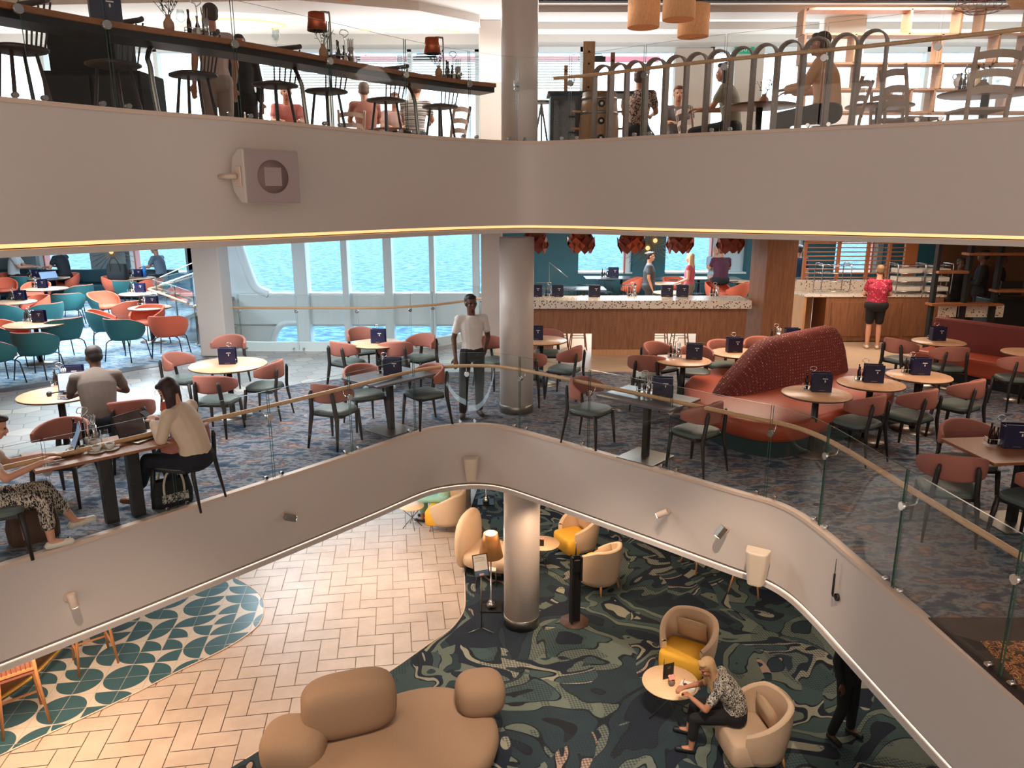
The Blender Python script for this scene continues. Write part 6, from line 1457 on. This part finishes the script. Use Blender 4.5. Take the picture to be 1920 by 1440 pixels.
for k in range(3):
    for s_ in (-1, 1): mb = MB(); mb.tube([(s_*.22, -.05, .72-k*.21), (s_*.36, -.09, .72-k*.21)], .014, 8); mb.build('peg_bottle', M['barw2'], br)
cbx = thing('wine_cabinet', 'black wine cabinet with glass door left of the barrel', 'cabinet', up(1060, 10.9)); mb = MB(); mb.box((0, 0, .48), (.44, .5, .96)); mb.build('body', M['black'], cbx, bev=.008)
mb = MB(); mb.box((-.03, -.26, .5), (.30, .015, .8)); mb.build('glass_door', mat('dark_glass', S(24, 26, 40), .1), cbx, bev=.004)
mb = MB(); mb.box((.32, 0, 1.0), (1.15, .55, .035)); mb.build('top', M['dkwood'], cbx, bev=.004)
for px, w_, h_, l_ in ((1060, .05, .36, 'thin dark stave with a hole, left on the wine cabinet'), (1102, .16, .66, 'wide wooden bottle board with holes on the wine cabinet'), (1146, .06, .52, 'leaning reddish stave right on the wine cabinet')):
    q = up(px, 10.9); q.z = UPF+1.02; t_ = thing('barrel_stave', l_, 'board', q); mb = MB(); mb.box((0, 0, h_/2), (w_, .03, h_)); mb.build('plank', M['walnut'] if px == 1146 else brw, t_, bev=.004)
    for k in range(1 if px != 1102 else 4): mb = MB(); mb.tube([(.0, -.017, h_*.8-k*.15), (0, -.0155, h_*.8-k*.15)], .016, 12); mb.build('hole', M['blackm'], t_)
tr_ = thing('tripod_stand', 'black tripod high table right of the round column', 'table', up(1015, 11.6)); mb = MB(); mb.lathe([(.001, .98), (.2, .98), (.2, 1.0), (.001, 1.0)], 20); mb.build('top', M['black'], tr_)
for a_ in (30, 150, 270): mb = MB(); mb.tube([(0, 0, .97), (.2*math.cos(R(a_)), .2*math.sin(R(a_)), 0)], .014, 6); mb.build('leg', M['black'], tr_)
# exit sign
ex = thing('exit_sign', 'green exit sign seen through the loops', 'sign', GY(1396, 93, UY-.09)); mb = MB(); mb.box((0, 0, 0), (.42, .03, .17)); mb.build('panel', mat('exit_green', S(20, 140, 110), .4, emit=S(20, 140, 110), es=.4), ex)
fc = D.curves.new('lettering', 'FONT'); fc.body = 'EXIT'; fc.size = .13; fc.extrude = .002; fc.align_x = 'CENTER'; fc.align_y = 'CENTER'; fc.materials.append(M['paper'])
ftmp = D.objects.new('lettering_curve', fc); C.objects.link(ftmp); bpy.context.view_layer.update(); fme = D.meshes.new_from_object(ftmp.evaluated_get(bpy.context.evaluated_depsgraph_get())); D.objects.remove(ftmp); fo = D.objects.new('lettering', fme); C.objects.link(fo); fo.parent = ex; fo.location = (0, -.018, 0); fo.rotation_euler = (R(90), 0, 0)
# lattice
lt_ = thing('lattice_screen', 'large wooden lattice divider at the right of the upper deck', 'screen', up(1720, 13.3)); O = lt_.location.copy(); LYY = 13.3
lat = wood('lattice_oak', S(160, 116, 84), S(178, 134, 100), .5, 4); 
def lxx(px, z=5): return (px-960)*(LYY*CT+(EYE-z)*ST)/F
zs = [6.0, 5.62, 5.18, 4.78, 4.42]
mb = MB()
for z_ in zs: mb.box(((lxx(1500)+lxx(2000))/2, LYY, z_), (lxx(2000)-lxx(1500), .3, .035))
o = mb.build('shelves', lat, lt_); o.location = -O; tag(o)
rows_ = [(1500, 1697, 1790, 1832, 1925), (1500, 1593, 1753, 1858, 1912), (1500, 1600, 1650, 1753, 1905), (1500, 1660, 1697, 1740, 1875)]
for (z1, z0), xs_ in zip(zip(zs, zs[1:]), rows_):
    for px in xs_: mb = MB(); mb.box((lxx(px, z0), LYY, (z0+z1)/2), (.035, .3, z1-z0)); o = mb.build('upright', lat, lt_); o.location = -O
for px, h_, m_, l_ in ((1797, .20, S(150, 142, 134), 'small grey two-handled amphora on the lattice'), (1825, .30, S(198, 178, 140), 'tall ochre two-handled amphora on the lattice')):
    q = Vector((lxx(px, 4.9), LYY, 4.80)); t_ = thing('amphora', l_, 'vase', q); k_ = h_/.3*1.2; mb = MB(); mb.lathe([(r*k_, z*k_) for r, z in ((.04, 0), (.05, .02), (.10, .14), (.09, .19), (.045, .24), (.06, .30), (.05, .30), (.001, .2))], 24); mm_ = mat('amphora_%d' % px, m_, .7, var=.1); mb.build('body', mm_, t_)
    for s_ in (-1, 1): mb = MB(); mb.tube(cr_spline([(s_*.05*k_, 0, .28*k_), (s_*.12*k_, 0, .28*k_), (s_*.13*k_, 0, .22*k_), (s_*.09*k_, 0, .18*k_)], 4), .010*k_, 6); mb.build('handle', mm_, t_)
# pendants
ratt = mat('woven_rattan', S(196, 140, 96), .8, var=.25, vs=120, stretch=(1, 1, .15)); ratt.node_tree.nodes['Principled BSDF'].inputs['Emission Color'].default_value = (1, .5, .22, 1); ratt.node_tree.nodes['Principled BSDF'].inputs['Emission Strength'].default_value = .12
for px, Y, zb, r_, l_ in ((1206, 12.2, 5.52, .24, 'left of the three drum pendants'), (1272, 11.6, 5.5, .23, 'middle and highest of the three drum pendants'), (1299, 12.6, 5.47, .24, 'right and lowest of the three drum pendants')):
    q = Vector(((px-960)*(Y*CT+(EYE-zb)*ST)/F, Y, zb)); t_ = thing('drum_pendant', 'woven rattan drum pendant, '+l_, 'lamp', q, 0, 'rattan drum pendants')
    mb = MB(); mb.lathe([(r_, 0), (r_, .45), (r_-.01, .45), (r_-.01, 0)], 36); mb.build('shade', ratt, t_)
    mb = MB(); mb.tube([(0, 0, .25), (0, 0, 6.3-zb)], .006, 6); mb.build('cord', M['black'], t_); mb = MB(); mb.ell((0, 0, .2), (.07, .07, .09)); mb.build('bulb', D.materials['lamp_bulb'], t_)
    point(q+Vector((0, 0, .08)), 5, WARM2)
for px, Y, zb, r_, l_ in ((645, 10.8, 5.58, .24, 'round rattan pendant above the left copper table lamp'), (552, 11.4, 5.78, .22, 'rattan pendant cut by the top edge of the frame, left'), (1915, 8.8, 5.02, .16, 'small rattan ball pendant at the top right corner')):
    q = Vector(((px-960)*(Y*CT+(EYE-zb)*ST)/F, Y, zb)); t_ = thing('rattan_pendant', l_, 'lamp', q)
    mb = MB(); mb.lathe([(r_*.55, 0), (r_*.95, r_*.5), (r_, r_), (r_*.8, r_*1.6), (r_*.3, r_*2), (r_*.28, r_*1.98), (r_*.78, r_*1.55), (r_*.97, r_), (r_*.9, r_*.5), (r_*.52, .01)], 32); mb.build('shade', ratt, t_)
    mb = MB(); mb.tube([(0, 0, r_), (0, 0, 6.3-zb)], .006, 6); mb.build('cord', M['black'], t_)
q = Vector(((1842-960)*(9.6*CT+(EYE-5.15)*ST)/F, 9.6, 5.16)); t_ = thing('wire_pendant', 'wide copper wire mesh pendant at the top right', 'lamp', q, R(20)); cw = mat('rose_wire', S(180, 130, 116), .5)
for r_, z_ in ((.18, 0), (.30, .06), (.28, .16)): mb = MB(); mb.tube([(r_*math.cos(a_), r_*math.sin(a_), z_) for a_ in [6.283*k/28 for k in range(28)]], .006, 5, closed=True); mb.build('ring', cw, t_)
for k in range(20): a_ = 6.283*k/20; mb = MB(); mb.tube([(.18*math.cos(a_), .18*math.sin(a_), 0), (.30*math.cos(a_), .30*math.sin(a_), .06), (.28*math.cos(a_), .28*math.sin(a_), .16), (.02, 0, .4)], .003, 4); mb.build('wire', cw, t_)
mb = MB(); mb.tube([(0, 0, .4), (0, 0, 6.3-5.16)], .006, 6); mb.build('cord', M['black'], t_)
# ladder-back chairs, tables
lw = mat('limed_oak', S(176, 150, 134), .6, var=.08, vs=8)
ldc = None
def ladder(px, Y, h_, l, m=None):
    global ldc
    q = up(px, Y)
    if ldc is None:
        ldc = thing('ladder_chair', l, 'chair', q, rzdir(h_), 'ladder-back chairs of the upper deck')
        mb = MB(); mb.box((0, .02, .45), (.42, .42, .03)); mb.build('seat', lw, ldc, bev=.008)
        for s_ in (-1, 1):
            mb = MB(); mb.tube([(s_*.18, .2, .44), (s_*.185, .2, 0)], .018, 8); mb.build('leg', lw, ldc)
            mb = MB(); mb.tube(cr_spline([(s_*.18, -.21, 0), (s_*.18, -.19, .45), (s_*.195, -.24, .75), (s_*.205, -.30, .98)], 4), .019, 8, flat=1.2); mb.build('leg', lw, ldc)
        for z_, d_y in ((.60, -.215), (.74, -.24), (.90, -.28)):
            mb = MB(); rows = [[(x*.19, d_y-.03*(1-x*x)+dy, z_+dz+.02*(1-x*x)) for dy, dz in ((0, -.035), (0, .035), (-.014, .035), (-.014, -.035))] for x in (-1, -.5, 0, .5, 1)]; mb.grid(rows, 0, False, close=True); mb.build('slat', lw, ldc)
        for s_ in (-1, 1): mb = MB(); mb.tube([(s_*.182, -.19, .2), (s_*.185, .2, .2)], .010, 6); mb.build('stretcher', lw, ldc)
    else: return dup(ldc, q, rzdir(h_), l)
for a_ in ((1842, 7.75, 6, 'pale ladder-back chair seen from behind at the right round table'), (1716, 8.6, 80, 'pale ladder-back chair seen side-on left of the right round table'), (1575, 9.5, -50, 'ladder-back chair under the person in the peach shirt'), (1668, 10.2, -160, 'small ladder-back chair right of the tallest loop'), (1310, 12.2, 70, 'ladder-back chair between the loops near the cream wall'), (935, 12.6, -80, 'white ladder-back chair left of the round column'), (500, 12.8, 30, 'ladder-back chair behind the fourth bar stool'), (655, 12.8, -20, 'ladder-back chair between two upper bar stools'), (838, 12.0, -60, 'ladder-back chair behind the last bar stool')): ladder(*a_)
for px, Y, dia, l, z in ((1850, 8.75, .95, 'round wooden table with plant at the right of the upper deck', .75), (1425, 9.9, .9, 'wooden table behind the loops with a vase', .75), (1650, 9.9, .8, 'low wooden table right of the tallest loop', .75), (560, 13.2, .9, 'wooden table beyond the fourth bar stool', .75), (740, 13.2, .9, 'wooden table between the seated diners', .75)):
    round_table(l, up(px, Y), dia, 'round tables of the upper deck', 'walnut')
plant('olive_vase', 'vase with dark olive sprigs on the right upper round table', up(1842, 8.75)+Vector((0, 0, .75)), .13, .07, mat('grey_pot', S(150, 132, 120), .7), lf=.20, seed=11)
plant('olive_vase', 'clay vase with sprigs on the table behind the loops', up(1432, 9.9)+Vector((0, 0, .75)), .13, .06, lf=.20, seed=12)
dup(proto_caddy, up(1812, 8.75)+Vector((0, 0, .75)), .3, 'wire caddy on the right upper round table'); 
for i, (px, Y, l) in enumerate(((1870, 8.7, 'wine glass right of the plant on the right upper table'), (1615, 9.9, 'wine glass on the low table right of the loops'))): dup(wg, up(px, Y)+Vector((0, 0, .75)), 0, l, 'wine glasses on the upper tables')

# ================================================================ LOWER DECK
LF = LOW+.014
ccr = mat('cream_boucle', S(206, 178, 150), .85, var=.04, vs=60, bump=.15, bs=400); yel = mat('yellow_velvet', S(226, 170, 52), .8, var=.05, vs=30); oakl = mat('light_oak_leg', S(186, 130, 84), .5)
tanf = mat('tan_boucle', S(150, 122, 98), .9, var=.05, vs=60, bump=.2, bs=300)
def lounge(label, loc, rz, seat='y', pillow=True, grp='cream tub armchairs of the lower deck'):
    t = thing('lounge_chair', label, 'armchair', loc, rz, grp)
    N_ = 30; zt = lambda u: .80-.24*max(0, abs(u)-.38)**1.2*2.0
    def ring(r0, zb):
        rows = []
        for j in range(8):
            f = j/7; row = []
            for i in range(N_+1):
                u = -1+2*i/N_; a = R(-90)+u*R(134); top = zt(u); z = zb+(top-zb)*f; rr = r0*(.84+.16*math.sin(min(1, f*1.2)*math.pi/2)); row.append((rr*1.0*math.cos(a), rr*.98*math.sin(a), z))
            rows.append(row)
        return rows
    ro, ri = ring(.40, .16), ring(.325, .22)
    mb = MB(); mb.grid([[(x*f, y*f, .16-.01*(1-f)) for x, y, z in ro[0]] for f in (.02, .7)]+ro, 0, True)
    lp = [[((a[0]+b[0])/2, (a[1]+b[1])/2, a[2]+.025) for a, b in zip(ro[-1], ri[-1])]]
    mid1 = [[(a[0]*.8+b[0]*.2, a[1]*.8+b[1]*.2, a[2]+.018) for a, b in zip(ro[-1], ri[-1])]]; mid2 = [[(a[0]*.2+b[0]*.8, a[1]*.2+b[1]*.8, a[2]+.018) for a, b in zip(ro[-1], ri[-1])]]
    mb.grid([ro[-1]]+mid1+lp+mid2+[ri[-1]], 0, True); mb.grid(list(reversed(ri)), 0, True)
    for e_ in (0, -1): mb.grid([[r[e_] for r in ro], [r[e_] for r in ri]], 0, True)
    mb.build('shell', ccr, t)
    mb = MB(); mb.ell((0, .13, .285), (.305, .275, .165), p=.28, n=28, k=10); mb.build('seat_cushion', yel if seat == 'y' else ccr, t)
    for x, y in ((-.22, .26), (.22, .26), (-.2, -.24), (.2, -.24)): mb = MB(); mb.tube([(x, y, .18), (x*1.15, y*1.15, 0)], [.024, .012], 8); mb.build('leg', oakl, t)
    if pillow:
        pl_ = thing('pillow', ('linen pillow on the '+label)[:110], 'pillow', Vector(loc)+Matrix.Rotation(rz, 3, 'Z') @ Vector((0, -.13, .60)), rz)
        pl_.rotation_euler = (R(-18), 0, rz); mb = MB(); rows = []
        for j in range(9):
            v = -1+j/4; row = []
            for i in range(9): u = -1+i/4; row.append((u*.22*(1-.06*(1-abs(v))), .06*max(0, (1-u**4)*(1-v**4))**.5, v*.17))
            rows.append(row)
        mb.grid(rows, 0, True); mb.grid([[(x, -y, z) for x, y, z in reversed(r)] for r in rows], 0, True); mb.build('cover', mat('linen', S(190, 160, 128), .9, var=.06, vs=40, bump=.2, bs=90) if 'linen' not in D.materials else D.materials['linen'], pl_)
    return t
def lat_(px, py, z=.40): p = G(px, py, LF+z); p.z = LF; return p
lounge('yellow-seated armchair behind the side table with the flower', lat_(1290, 1212), R(148))
lounge('cream armchair in which the blonde person sits', lat_(1418, 1368), R(98), 'c')
lounge('cream armchair right of the black sanitiser post', lat_(1122, 1060), R(42))
lounge('yellow-seated armchair behind the black sanitiser post', lat_(1085, 1000), R(118))
lounge('far yellow lounge chair with a person in mint trousers', lat_(838, 955), R(80), pillow=False)
# winged lounge seat left of the column
wn_ = thing('wing_sofa', 'cream lounge seat with a tall rounded back left of the lower column', 'sofa', lat_(915, 1030), R(-20))
mb = MB(); mb.ell((.12, 0, .30), (.52, .44, .15), p=.5, n=32, k=12); mb.build('seat', ccr, wn_)
mb = MB(); mb.ell((-.42, .1, .52), (.13, .50, .52), p=.75, n=28, k=14); mb.build('backrest', ccr, wn_)
mb = MB(); mb.tube([(-.3, -.3, .2), (-.3, -.34, 0)], .015, 6); mb.tube([(.45, -.3, .2), (.45, -.34, 0)], .015, 6); mb.build('base', M['black'], wn_)
# organic sofa with boulder cushions
sf = lat_(760, 1372, .42); so = thing('boulder_sofa', 'large tan kidney-shaped sofa at the bottom of the frame', 'sofa', sf)
outl = [(560, 1405), (600, 1362), (680, 1318), (770, 1286), (845, 1281), (905, 1305), (935, 1350), (925, 1400), (885, 1445), (810, 1492), (700, 1515), (610, 1492), (565, 1450)]
pts_ = cr_spline([G(x, y, LF+.42)-sf for x, y in outl]+[G(560, 1405, LF+.42)-sf], 4)[:-1]
cc_ = sum(pts_, Vector())/len(pts_)
def rw(s_, z): return [(cc_.x+(p_.x-cc_.x)*s_, cc_.y+(p_.y-cc_.y)*s_, z) for p_ in pts_]
mb = MB(); mb.grid([rw(.90, .03), rw(.97, .12), rw(1.0, .24), rw(.985, .34), rw(.94, .40), rw(.85, .425), rw(.6, .435), rw(.3, .438)], 0, True, close=True); mb.add(rw(.3, .438), [tuple(range(len(pts_)))]); mb.build('seat', tanf, so)
def boulder(label, px, py, z, rx, ry, rz_, pw_, rot, cat='cushion'):
    p = G(px, py, LF+z); t_ = thing('boulder_cushion', label, cat, p, R(rot), 'boulder cushions on the tan sofa'); mb = MB(); mb.ell((0, 0, 0), (rx, ry, rz_), p=pw_, n=32, k=16); o = mb.build('cover', tanf, t_); return t_
boulder('large boulder-shaped back cushion on the tan sofa', 655, 1318, .78, .55, .24, .36, .6, 20)
boulder('round boulder cushion at the left end of the tan sofa', 552, 1396, .46, .37, .34, .27, .72, 0)
boulder('round pale boulder cushion at the right end of the tan sofa', 900, 1298, .60, .31, .28, .25, .72, 10)
# side tables
def side_table(label, px, py, r=.36, h=.48):
    p = G(px, py, LF+h); p.z = LF; t = thing('side_table', label, 'table', p)
    mb = MB(); mb.lathe([(.001, h-.02), (r-.01, h-.02), (r, h-.01), (r-.004, h), (.001, h)], 40); mb.build('tabletop', mat('bleached_oak_top', S(226, 186, 146), .45, var=.06, vs=6, stretch=(1, 9, 1)) if 'bleached_oak_top' not in D.materials else D.materials['bleached_oak_top'], t)
    for a_ in (20, 110): 
        q = lambda s_, z: (s_*r*.8*math.cos(R(a_)), s_*r*.8*math.sin(R(a_)), z)
        mb = MB(); mb.tube([q(-1, h-.03), q(-1, h-.05), q(1, .01)], .009, 6); mb.build('leg', M['steel'], t); mb = MB(); mb.tube([q(1, h-.03), q(1, h-.05), q(-1, .01)], .009, 6); mb.build('leg', M['steel'], t)
    return t
side_table('round pale side table with flower, menu and sunglasses', 1257, 1278)
side_table('round pale side table half hidden behind the lower column', 1018, 1018, .30)
side_table('small round side table at the far left edge of the opening', 772, 948, .25)
pz_ = LF+.48
fm = thing('folded_menu', 'black folded menu card standing on the pale side table', 'menu', G(1253, 1272, pz_), R(20)); 
mb = MB(); mb.box((.0, -.0, .11), (.15, .004, .22)); mb.build('front_leaf', M['black'], fm); mb = MB(); mb.box((-.045, .05, .11), (.12, .004, .22), rz=R(55)); mb.build('back_leaf', M['black'], fm)
for z_, w_ in ((.17, .05), (.15, .04)): mb = MB(); mb.box((0, -.0026, z_), (w_, .001, .006)); mb.build('print', M['steel'], fm)
fp = thing('flower_pot', 'small grey pot with pink carnations on the pale side table', 'plant', G(1256, 1276, pz_)+Vector((0, -.09, 0)))
mb = MB(); mb.lathe([(.035, 0), (.045, .04), (.04, .08), (.035, .08), (.001, .06)], 20); mb.build('pot', mat('grey_ceramic', S(110, 96, 90), .5), fp)
mb = MB(); rn = random.Random(4); pk = mat('pink_petal', S(222, 150, 130), .7)
for k in range(9): mb.ell((rn.uniform(-.03, .03), rn.uniform(-.03, .03), .10+rn.uniform(-.01, .03)), (.024, .024, .012), Matrix.Rotation(rn.uniform(0, 1), 3, 'X'), n=8, k=6)
mb.build('flowers', pk, fp, remesh=.004)
bk_ = thing('book', 'cream box under the sunglasses on the pale side table', 'box', G(1290, 1290, pz_), R(-24)); mb = MB(); mb.box((0, 0, .025), (.20, .14, .05)); mb.build('cover', M['paper'], bk_, bev=.006)
sg_ = thing('sunglasses', 'brown sunglasses lying on the cream box', 'sunglasses', G(1290, 1287, pz_+.05), R(-20))
for s_ in (-1, 1): mb = MB(); mb.ell((s_*.033, 0, .018), (.03, .006, .022), n=12, k=8); mb.build('lens', mat('brown_lens', S(90, 44, 26), .15) if 'brown_lens' not in D.materials else D.materials['brown_lens'], sg_); mb = MB(); mb.tube([(s_*.065, 0, .022), (s_*.06, .13, .01)], .003, 6); mb.build('temple', M['black'], sg_)
mb = MB(); mb.tube([(-.065, 0, .026), (0, -.002, .024), (.065, 0, .026)], .003, 6); mb.build('bridge', M['copper'], sg_)
pb_ = thing('flower_pot', 'dark pot with pink flowers on the side table behind the column', 'plant', G(1015, 1022, pz_)); mb = MB(); mb.box((0, 0, .05), (.09, .09, .10)); mb.build('pot', M['black'], pb_, bev=.004); mb = MB()
for k in range(8): mb.ell((rn.uniform(-.04, .04), rn.uniform(-.04, .04), .12+rn.uniform(-.01, .03)), (.022, .022, .014), n=8, k=6)
mb.build('flowers', pk, pb_, remesh=.005)
# floor lamp
lb_ = G(921, 1140, LF); fl = thing('floor_lamp', 'floor lamp with a glowing copper cone shade left of the lower column', 'lamp', lb_)
mb = MB(); mb.box((0, .03, .01), (.36, .36, .02)); mb.build('base_plate', M['black'], fl, bev=.003)
mb = MB(); mb.lathe([(.001, .02), (.07, .03), (.085, .07), (.05, .12), (.015, .17), (.010, 1.10), (.001, 1.1)], 20); mb.build('pole', M['chrome'], fl)
shd = mat('golden_shade', S(150, 96, 50), .35, .5, emit=(1, .45, .14, 1), es=.10)
mb = MB(); mb.lathe([(.20, .93), (.115, 1.33), (.105, 1.33), (.19, .93)], 36); mb.build('shade', shd, fl)
mb = MB(); mb.lathe([(.001, 1.30), (.085, 1.305), (.09, 1.32), (.001, 1.325)], 24); mb.build('diffuser', emis('lamp_diffuser', (1, .68, .34, 1), 6), fl)
point(lb_+Vector((0, 0, 1.42)), 40, WARM2); point(lb_+Vector((0, 0, 1.05)), 30, WARM2)
lb2 = G(910, 955, LF)+Vector((0, .35, 0)); f2 = thing('floor_lamp', 'chrome foot of a second floor lamp at the far edge of the opening', 'lamp', lb2)
mb = MB(); mb.box((0, .03, .01), (.36, .36, .02)); mb.build('base_plate', M['black'], f2, bev=.003); mb = MB(); mb.lathe([(.001, .02), (.07, .03), (.085, .07), (.05, .12), (.015, .17), (.010, 1.10), (.001, 1.1)], 20); mb.build('pole', M['chrome'], f2); mb = MB(); mb.lathe([(.20, .93), (.115, 1.33), (.105, 1.33), (.19, .93)], 36); mb.build('shade', shd, f2)
# poster stand
pq = G(903, 1180, LF); ps = thing('poster_stand', 'slim stand holding a framed notice with blue foot, left of the lamp', 'sign', pq)
mb = MB(); mb.tube([(0, 0, .02), (0, 0, 1.0)], .010, 8); mb.build('pole', M['steel'], ps)
for a_ in (-30, 90, 210): mb = MB(); mb.tube([(0, 0, .03), (.22*math.cos(R(a_)), .22*math.sin(R(a_)), .008)], .007, 6); mb.build('foot', M['steel'], ps)
Mp = Matrix.Translation((0, -.02, 1.10)) @ Matrix.Rotation(R(-35), 4, 'X') @ Matrix.Rotation(R(-8), 4, 'Y') @ Matrix.Rotation(R(-12), 4, 'Z')
def pl3(c, d, nme, m_): mb = MB(); mb.box(c, d, M=Mp); return mb.build(nme, m_, ps)
pl3((0, 0, 0), (.24, .016, .34), 'frame', mat('dark_brown_frame', S(56, 32, 24), .5)); pl3((0, -.009, .0), (.21, .002, .31), 'paper', M['paper']); pl3((0, -.011, -.115), (.21, .002, .08), 'blue_foot', mat('sea_print', S(70, 104, 134), .6, var=.25, vs=30)); pl3((.0, -.0125, -.135), (.07, .001, .03), 'pink_tab', mat('pink_tab', S(220, 180, 176), .6))
mb = MB(); mb.tube([Mp @ Vector((-.075+.15*k/30, -.0115, .118-.012*k/30+.010*math.sin(k*1.3))) for k in range(31)], .0018, 5); mb.build('script_title', M['black'], ps)
for z_, w_ in ((.085, .15), (.065, .17), (-.10, .10)): pl3((0, -.0115, z_), (w_, .001, .005), 'text_line', M['steel'])
# sanitiser post
qn = G(1078, 1172, LF); sn = thing('sanitiser_post', 'tall black sanitiser post on a copper base plate', 'dispenser', qn+Vector((0, .1, 0)), R(12))
mb = MB(); mb.box((0, 0, .58), (.17, .05, 1.14)); mb.box((-.07, -.04, .58), (.03, .12, 1.14)); mb.box((.07, -.04, .95), (.03, .12, .40)); mb.build('post', M['blackm'], sn, bev=.004)
mb = MB(); mb.lathe([(.001, 0), (.24, 0), (.24, .012), (.001, .014)], 8); mb.build('base_plate', M['oakedge'], sn); mb = MB(); mb.box((.0, -.05, 1.0), (.10, .08, .2)); mb.build('dispenser_box', M['black'], sn, bev=.006)
mb = MB(); mb.tube([(.0, 0, 1.15), (.0, 0, 1.35)], .012, 6); mb.build('sign_stem', M['steel'], sn)
mg = thing('magazine_table', 'wire side table with a grey book under the floor lamp', 'table', G(912, 1095, LF)); mb = MB(); mb.box((0, 0, .30), (.34, .22, .02)); mb.build('tabletop', M['paper'], mg)
for x in (-.16, .16): mb = MB(); mb.tube([(x, -.1, .3), (x*1.1, -.12, .01), (x*1.1, .12, .01), (x, .1, .3)], .006, 5); mb.build('leg', M['steel'], mg)
# wooden-legged chairs in the shade on the right
for px, py, rz_, l in ((1312, 1062, 200, 'tan shell chair with splayed oak legs under the right light strip'), (1400, 1105, 150, 'second shell chair with oak legs deeper in the shade')):
    t = thing('shell_chair', l, 'chair', G(px, py, LF), R(rz_)); mb = MB(); mb.ell((0, 0, .45), (.24, .23, .04), p=.6, n=20); mb.build('seat', mat('mustard_shell', S(150, 120, 80), .6) if 'mustard_shell' not in D.materials else D.materials['mustard_shell'], t)
    mb = MB(); closeband(mb, arc_band(.25, R(-160), R(-20), lambda u: (.48, .76-.12*u*u), .03, 14)); mb.build('backrest', D.materials['mustard_shell'], t)
    for x in (-1, 1):
        for y in (-1, 1): mb = MB(); mb.tube([(x*.17, y*.16, .44), (x*.25, y*.25, 0)], [.02, .014], 8); mb.build('leg', oakl, t)
# stools, bar front and golden foot rail at the lower left
bf = [G(-60, 1345, LF+.3), G(20, 1290, LF+.3), G(70, 1255, LF+.3), G(112, 1215, LF+.3), G(150, 1180, LF+.3), G(250, 1110, LF+.3)]
bfc = cr_spline([Vector((p_.x, p_.y, 0)) for p_ in bf], 5)
lbar = thing('lower_bar', 'curved dark bronze bar front with a golden foot rail, lower left', 'bar', Vector((bfc[8].x, bfc[8].y, LF))); O = lbar.location.copy()
mb = MB(); ribbon(mb, bfc, .28, LF, .28, LF+1.05); ribbon(mb, bfc, .28, LF+1.05, .6, LF+1.05); o = mb.build('front', mat('bronze_panel', S(110, 72, 44), .35, .4), lbar); o.location = -O
mb = MB(); mb.tube([Vector((p_.x, p_.y, LF+.18)) for p_ in offs(bfc, .10)], .032, 12); o = mb.build('foot_rail', mat('brass', S(214, 168, 92), .25, .9), lbar); o.location = -O
def spst(px, py, rz_, l):
    t = thing('spindle_chair', l, 'stool', G(px, py, LF), R(rz_), 'oak spindle-back stools at the lower bar')
    for x in (-1, 1):
        mb = MB(); mb.tube([(x*.19, -.19, 1.08), (x*.20, -.2, .7), (x*.25, -.26, 0)], [.018, .022, .016], 8); mb.build('leg', oakl, t)
        mb = MB(); mb.tube([(x*.18, .17, .74), (x*.23, .24, 0)], [.022, .016], 8); mb.build('leg', oakl, t)
    mb = MB(); mb.box((0, 0, .74), (.42, .40, .04)); mb.build('seat', M['coral'], t, bev=.012)
    mb = MB(); mb.beam((-.19, -.19, 1.07), (.19, -.19, 1.07), .04, .03); mb.build('top_rail', oakl, t); mb = MB(); mb.beam((-.2, -.2, .80), (.2, -.2, .80), .03, .03); mb.build('lower_rail', oakl, t)
    for k in range(7): mb = MB(); x = -.15+.05*k; mb.tube([(x, -.2, .80), (x, -.19, 1.07)], .007, 6); mb.build('spindle', oakl, t)
    for x in (-1, 1): mb = MB(); mb.beam((x*.22, -.24, .28), (x*.22, .22, .28), .022, .022); mb.build('stretcher', oakl, t)
    mb = MB(); mb.beam((-.22, .22, .22), (.22, .22, .22), .022, .022); mb.build('footrest', oakl, t)
spst(45, 1352, 40, 'oak spindle-back stool at the left edge of the frame'); spst(178, 1240, 40, 'oak spindle-back stool half hidden under the left light strip')
tsn = thing('table_sign', 'corner of a small dark framed card at the bottom edge', 'sign', G(915, 1452, LF+.75)); mb = MB(); mb.box((0, 0, 0), (.20, .02, .14)); mb.build('frame', M['black'], tsn); mb = MB(); mb.box((0, -.011, 0), (.17, .002, .12)); mb.build('card', M['paper'], tsn)
mb = MB(); mb.tube([(0, .01, -.05), (0, .01, -.75)], .012, 8); mb.build('stem', M['steel'], tsn)
# patterned rug corner on the middle deck, far right
rgp = [G(1830, 1195, .001), G(2050, 1200, .001), G(2120, 1420, .001), G(1960, 1330, .001)]
rg = thing('rug', 'dark brown rug with an orange ornamental band at the right edge', 'rug', (rgp[0].x, rgp[0].y, .012)); O = rg.location.copy()
mb = MB(); q0 = G(1735, 1160, 0); q1 = G(2000, 1150, 0); q2 = Vector((q1.x, q0.y-2.2, 0)); q3 = Vector((3.2, q0.y-2.2, 0))
mb.prism([(q0.x+.02, q0.y), (q1.x, q0.y), (q2.x, q2.y), (q3.x, q3.y)], .001, .010); o = mb.build('border', mat('dark_rug', S(62, 46, 42), .9, var=.1, vs=20), rg); o.location = -O
mb = MB(); mb.prism([(p_.x, p_.y) for p_ in (G(1838, 1205), G(2040, 1205), G(2100, 1400), G(1950, 1330))], .010, .014)
om = mix_noise('ornament', [(0, S(70, 40, 28)), (.44, S(206, 140, 76)), (.5, S(120, 48, 30)), (.57, S(214, 160, 96)), (.62, S(60, 34, 28))], 9, .9, 2, 1.6, const=True); o = mb.build('ornament', om, rg); o.location = -O
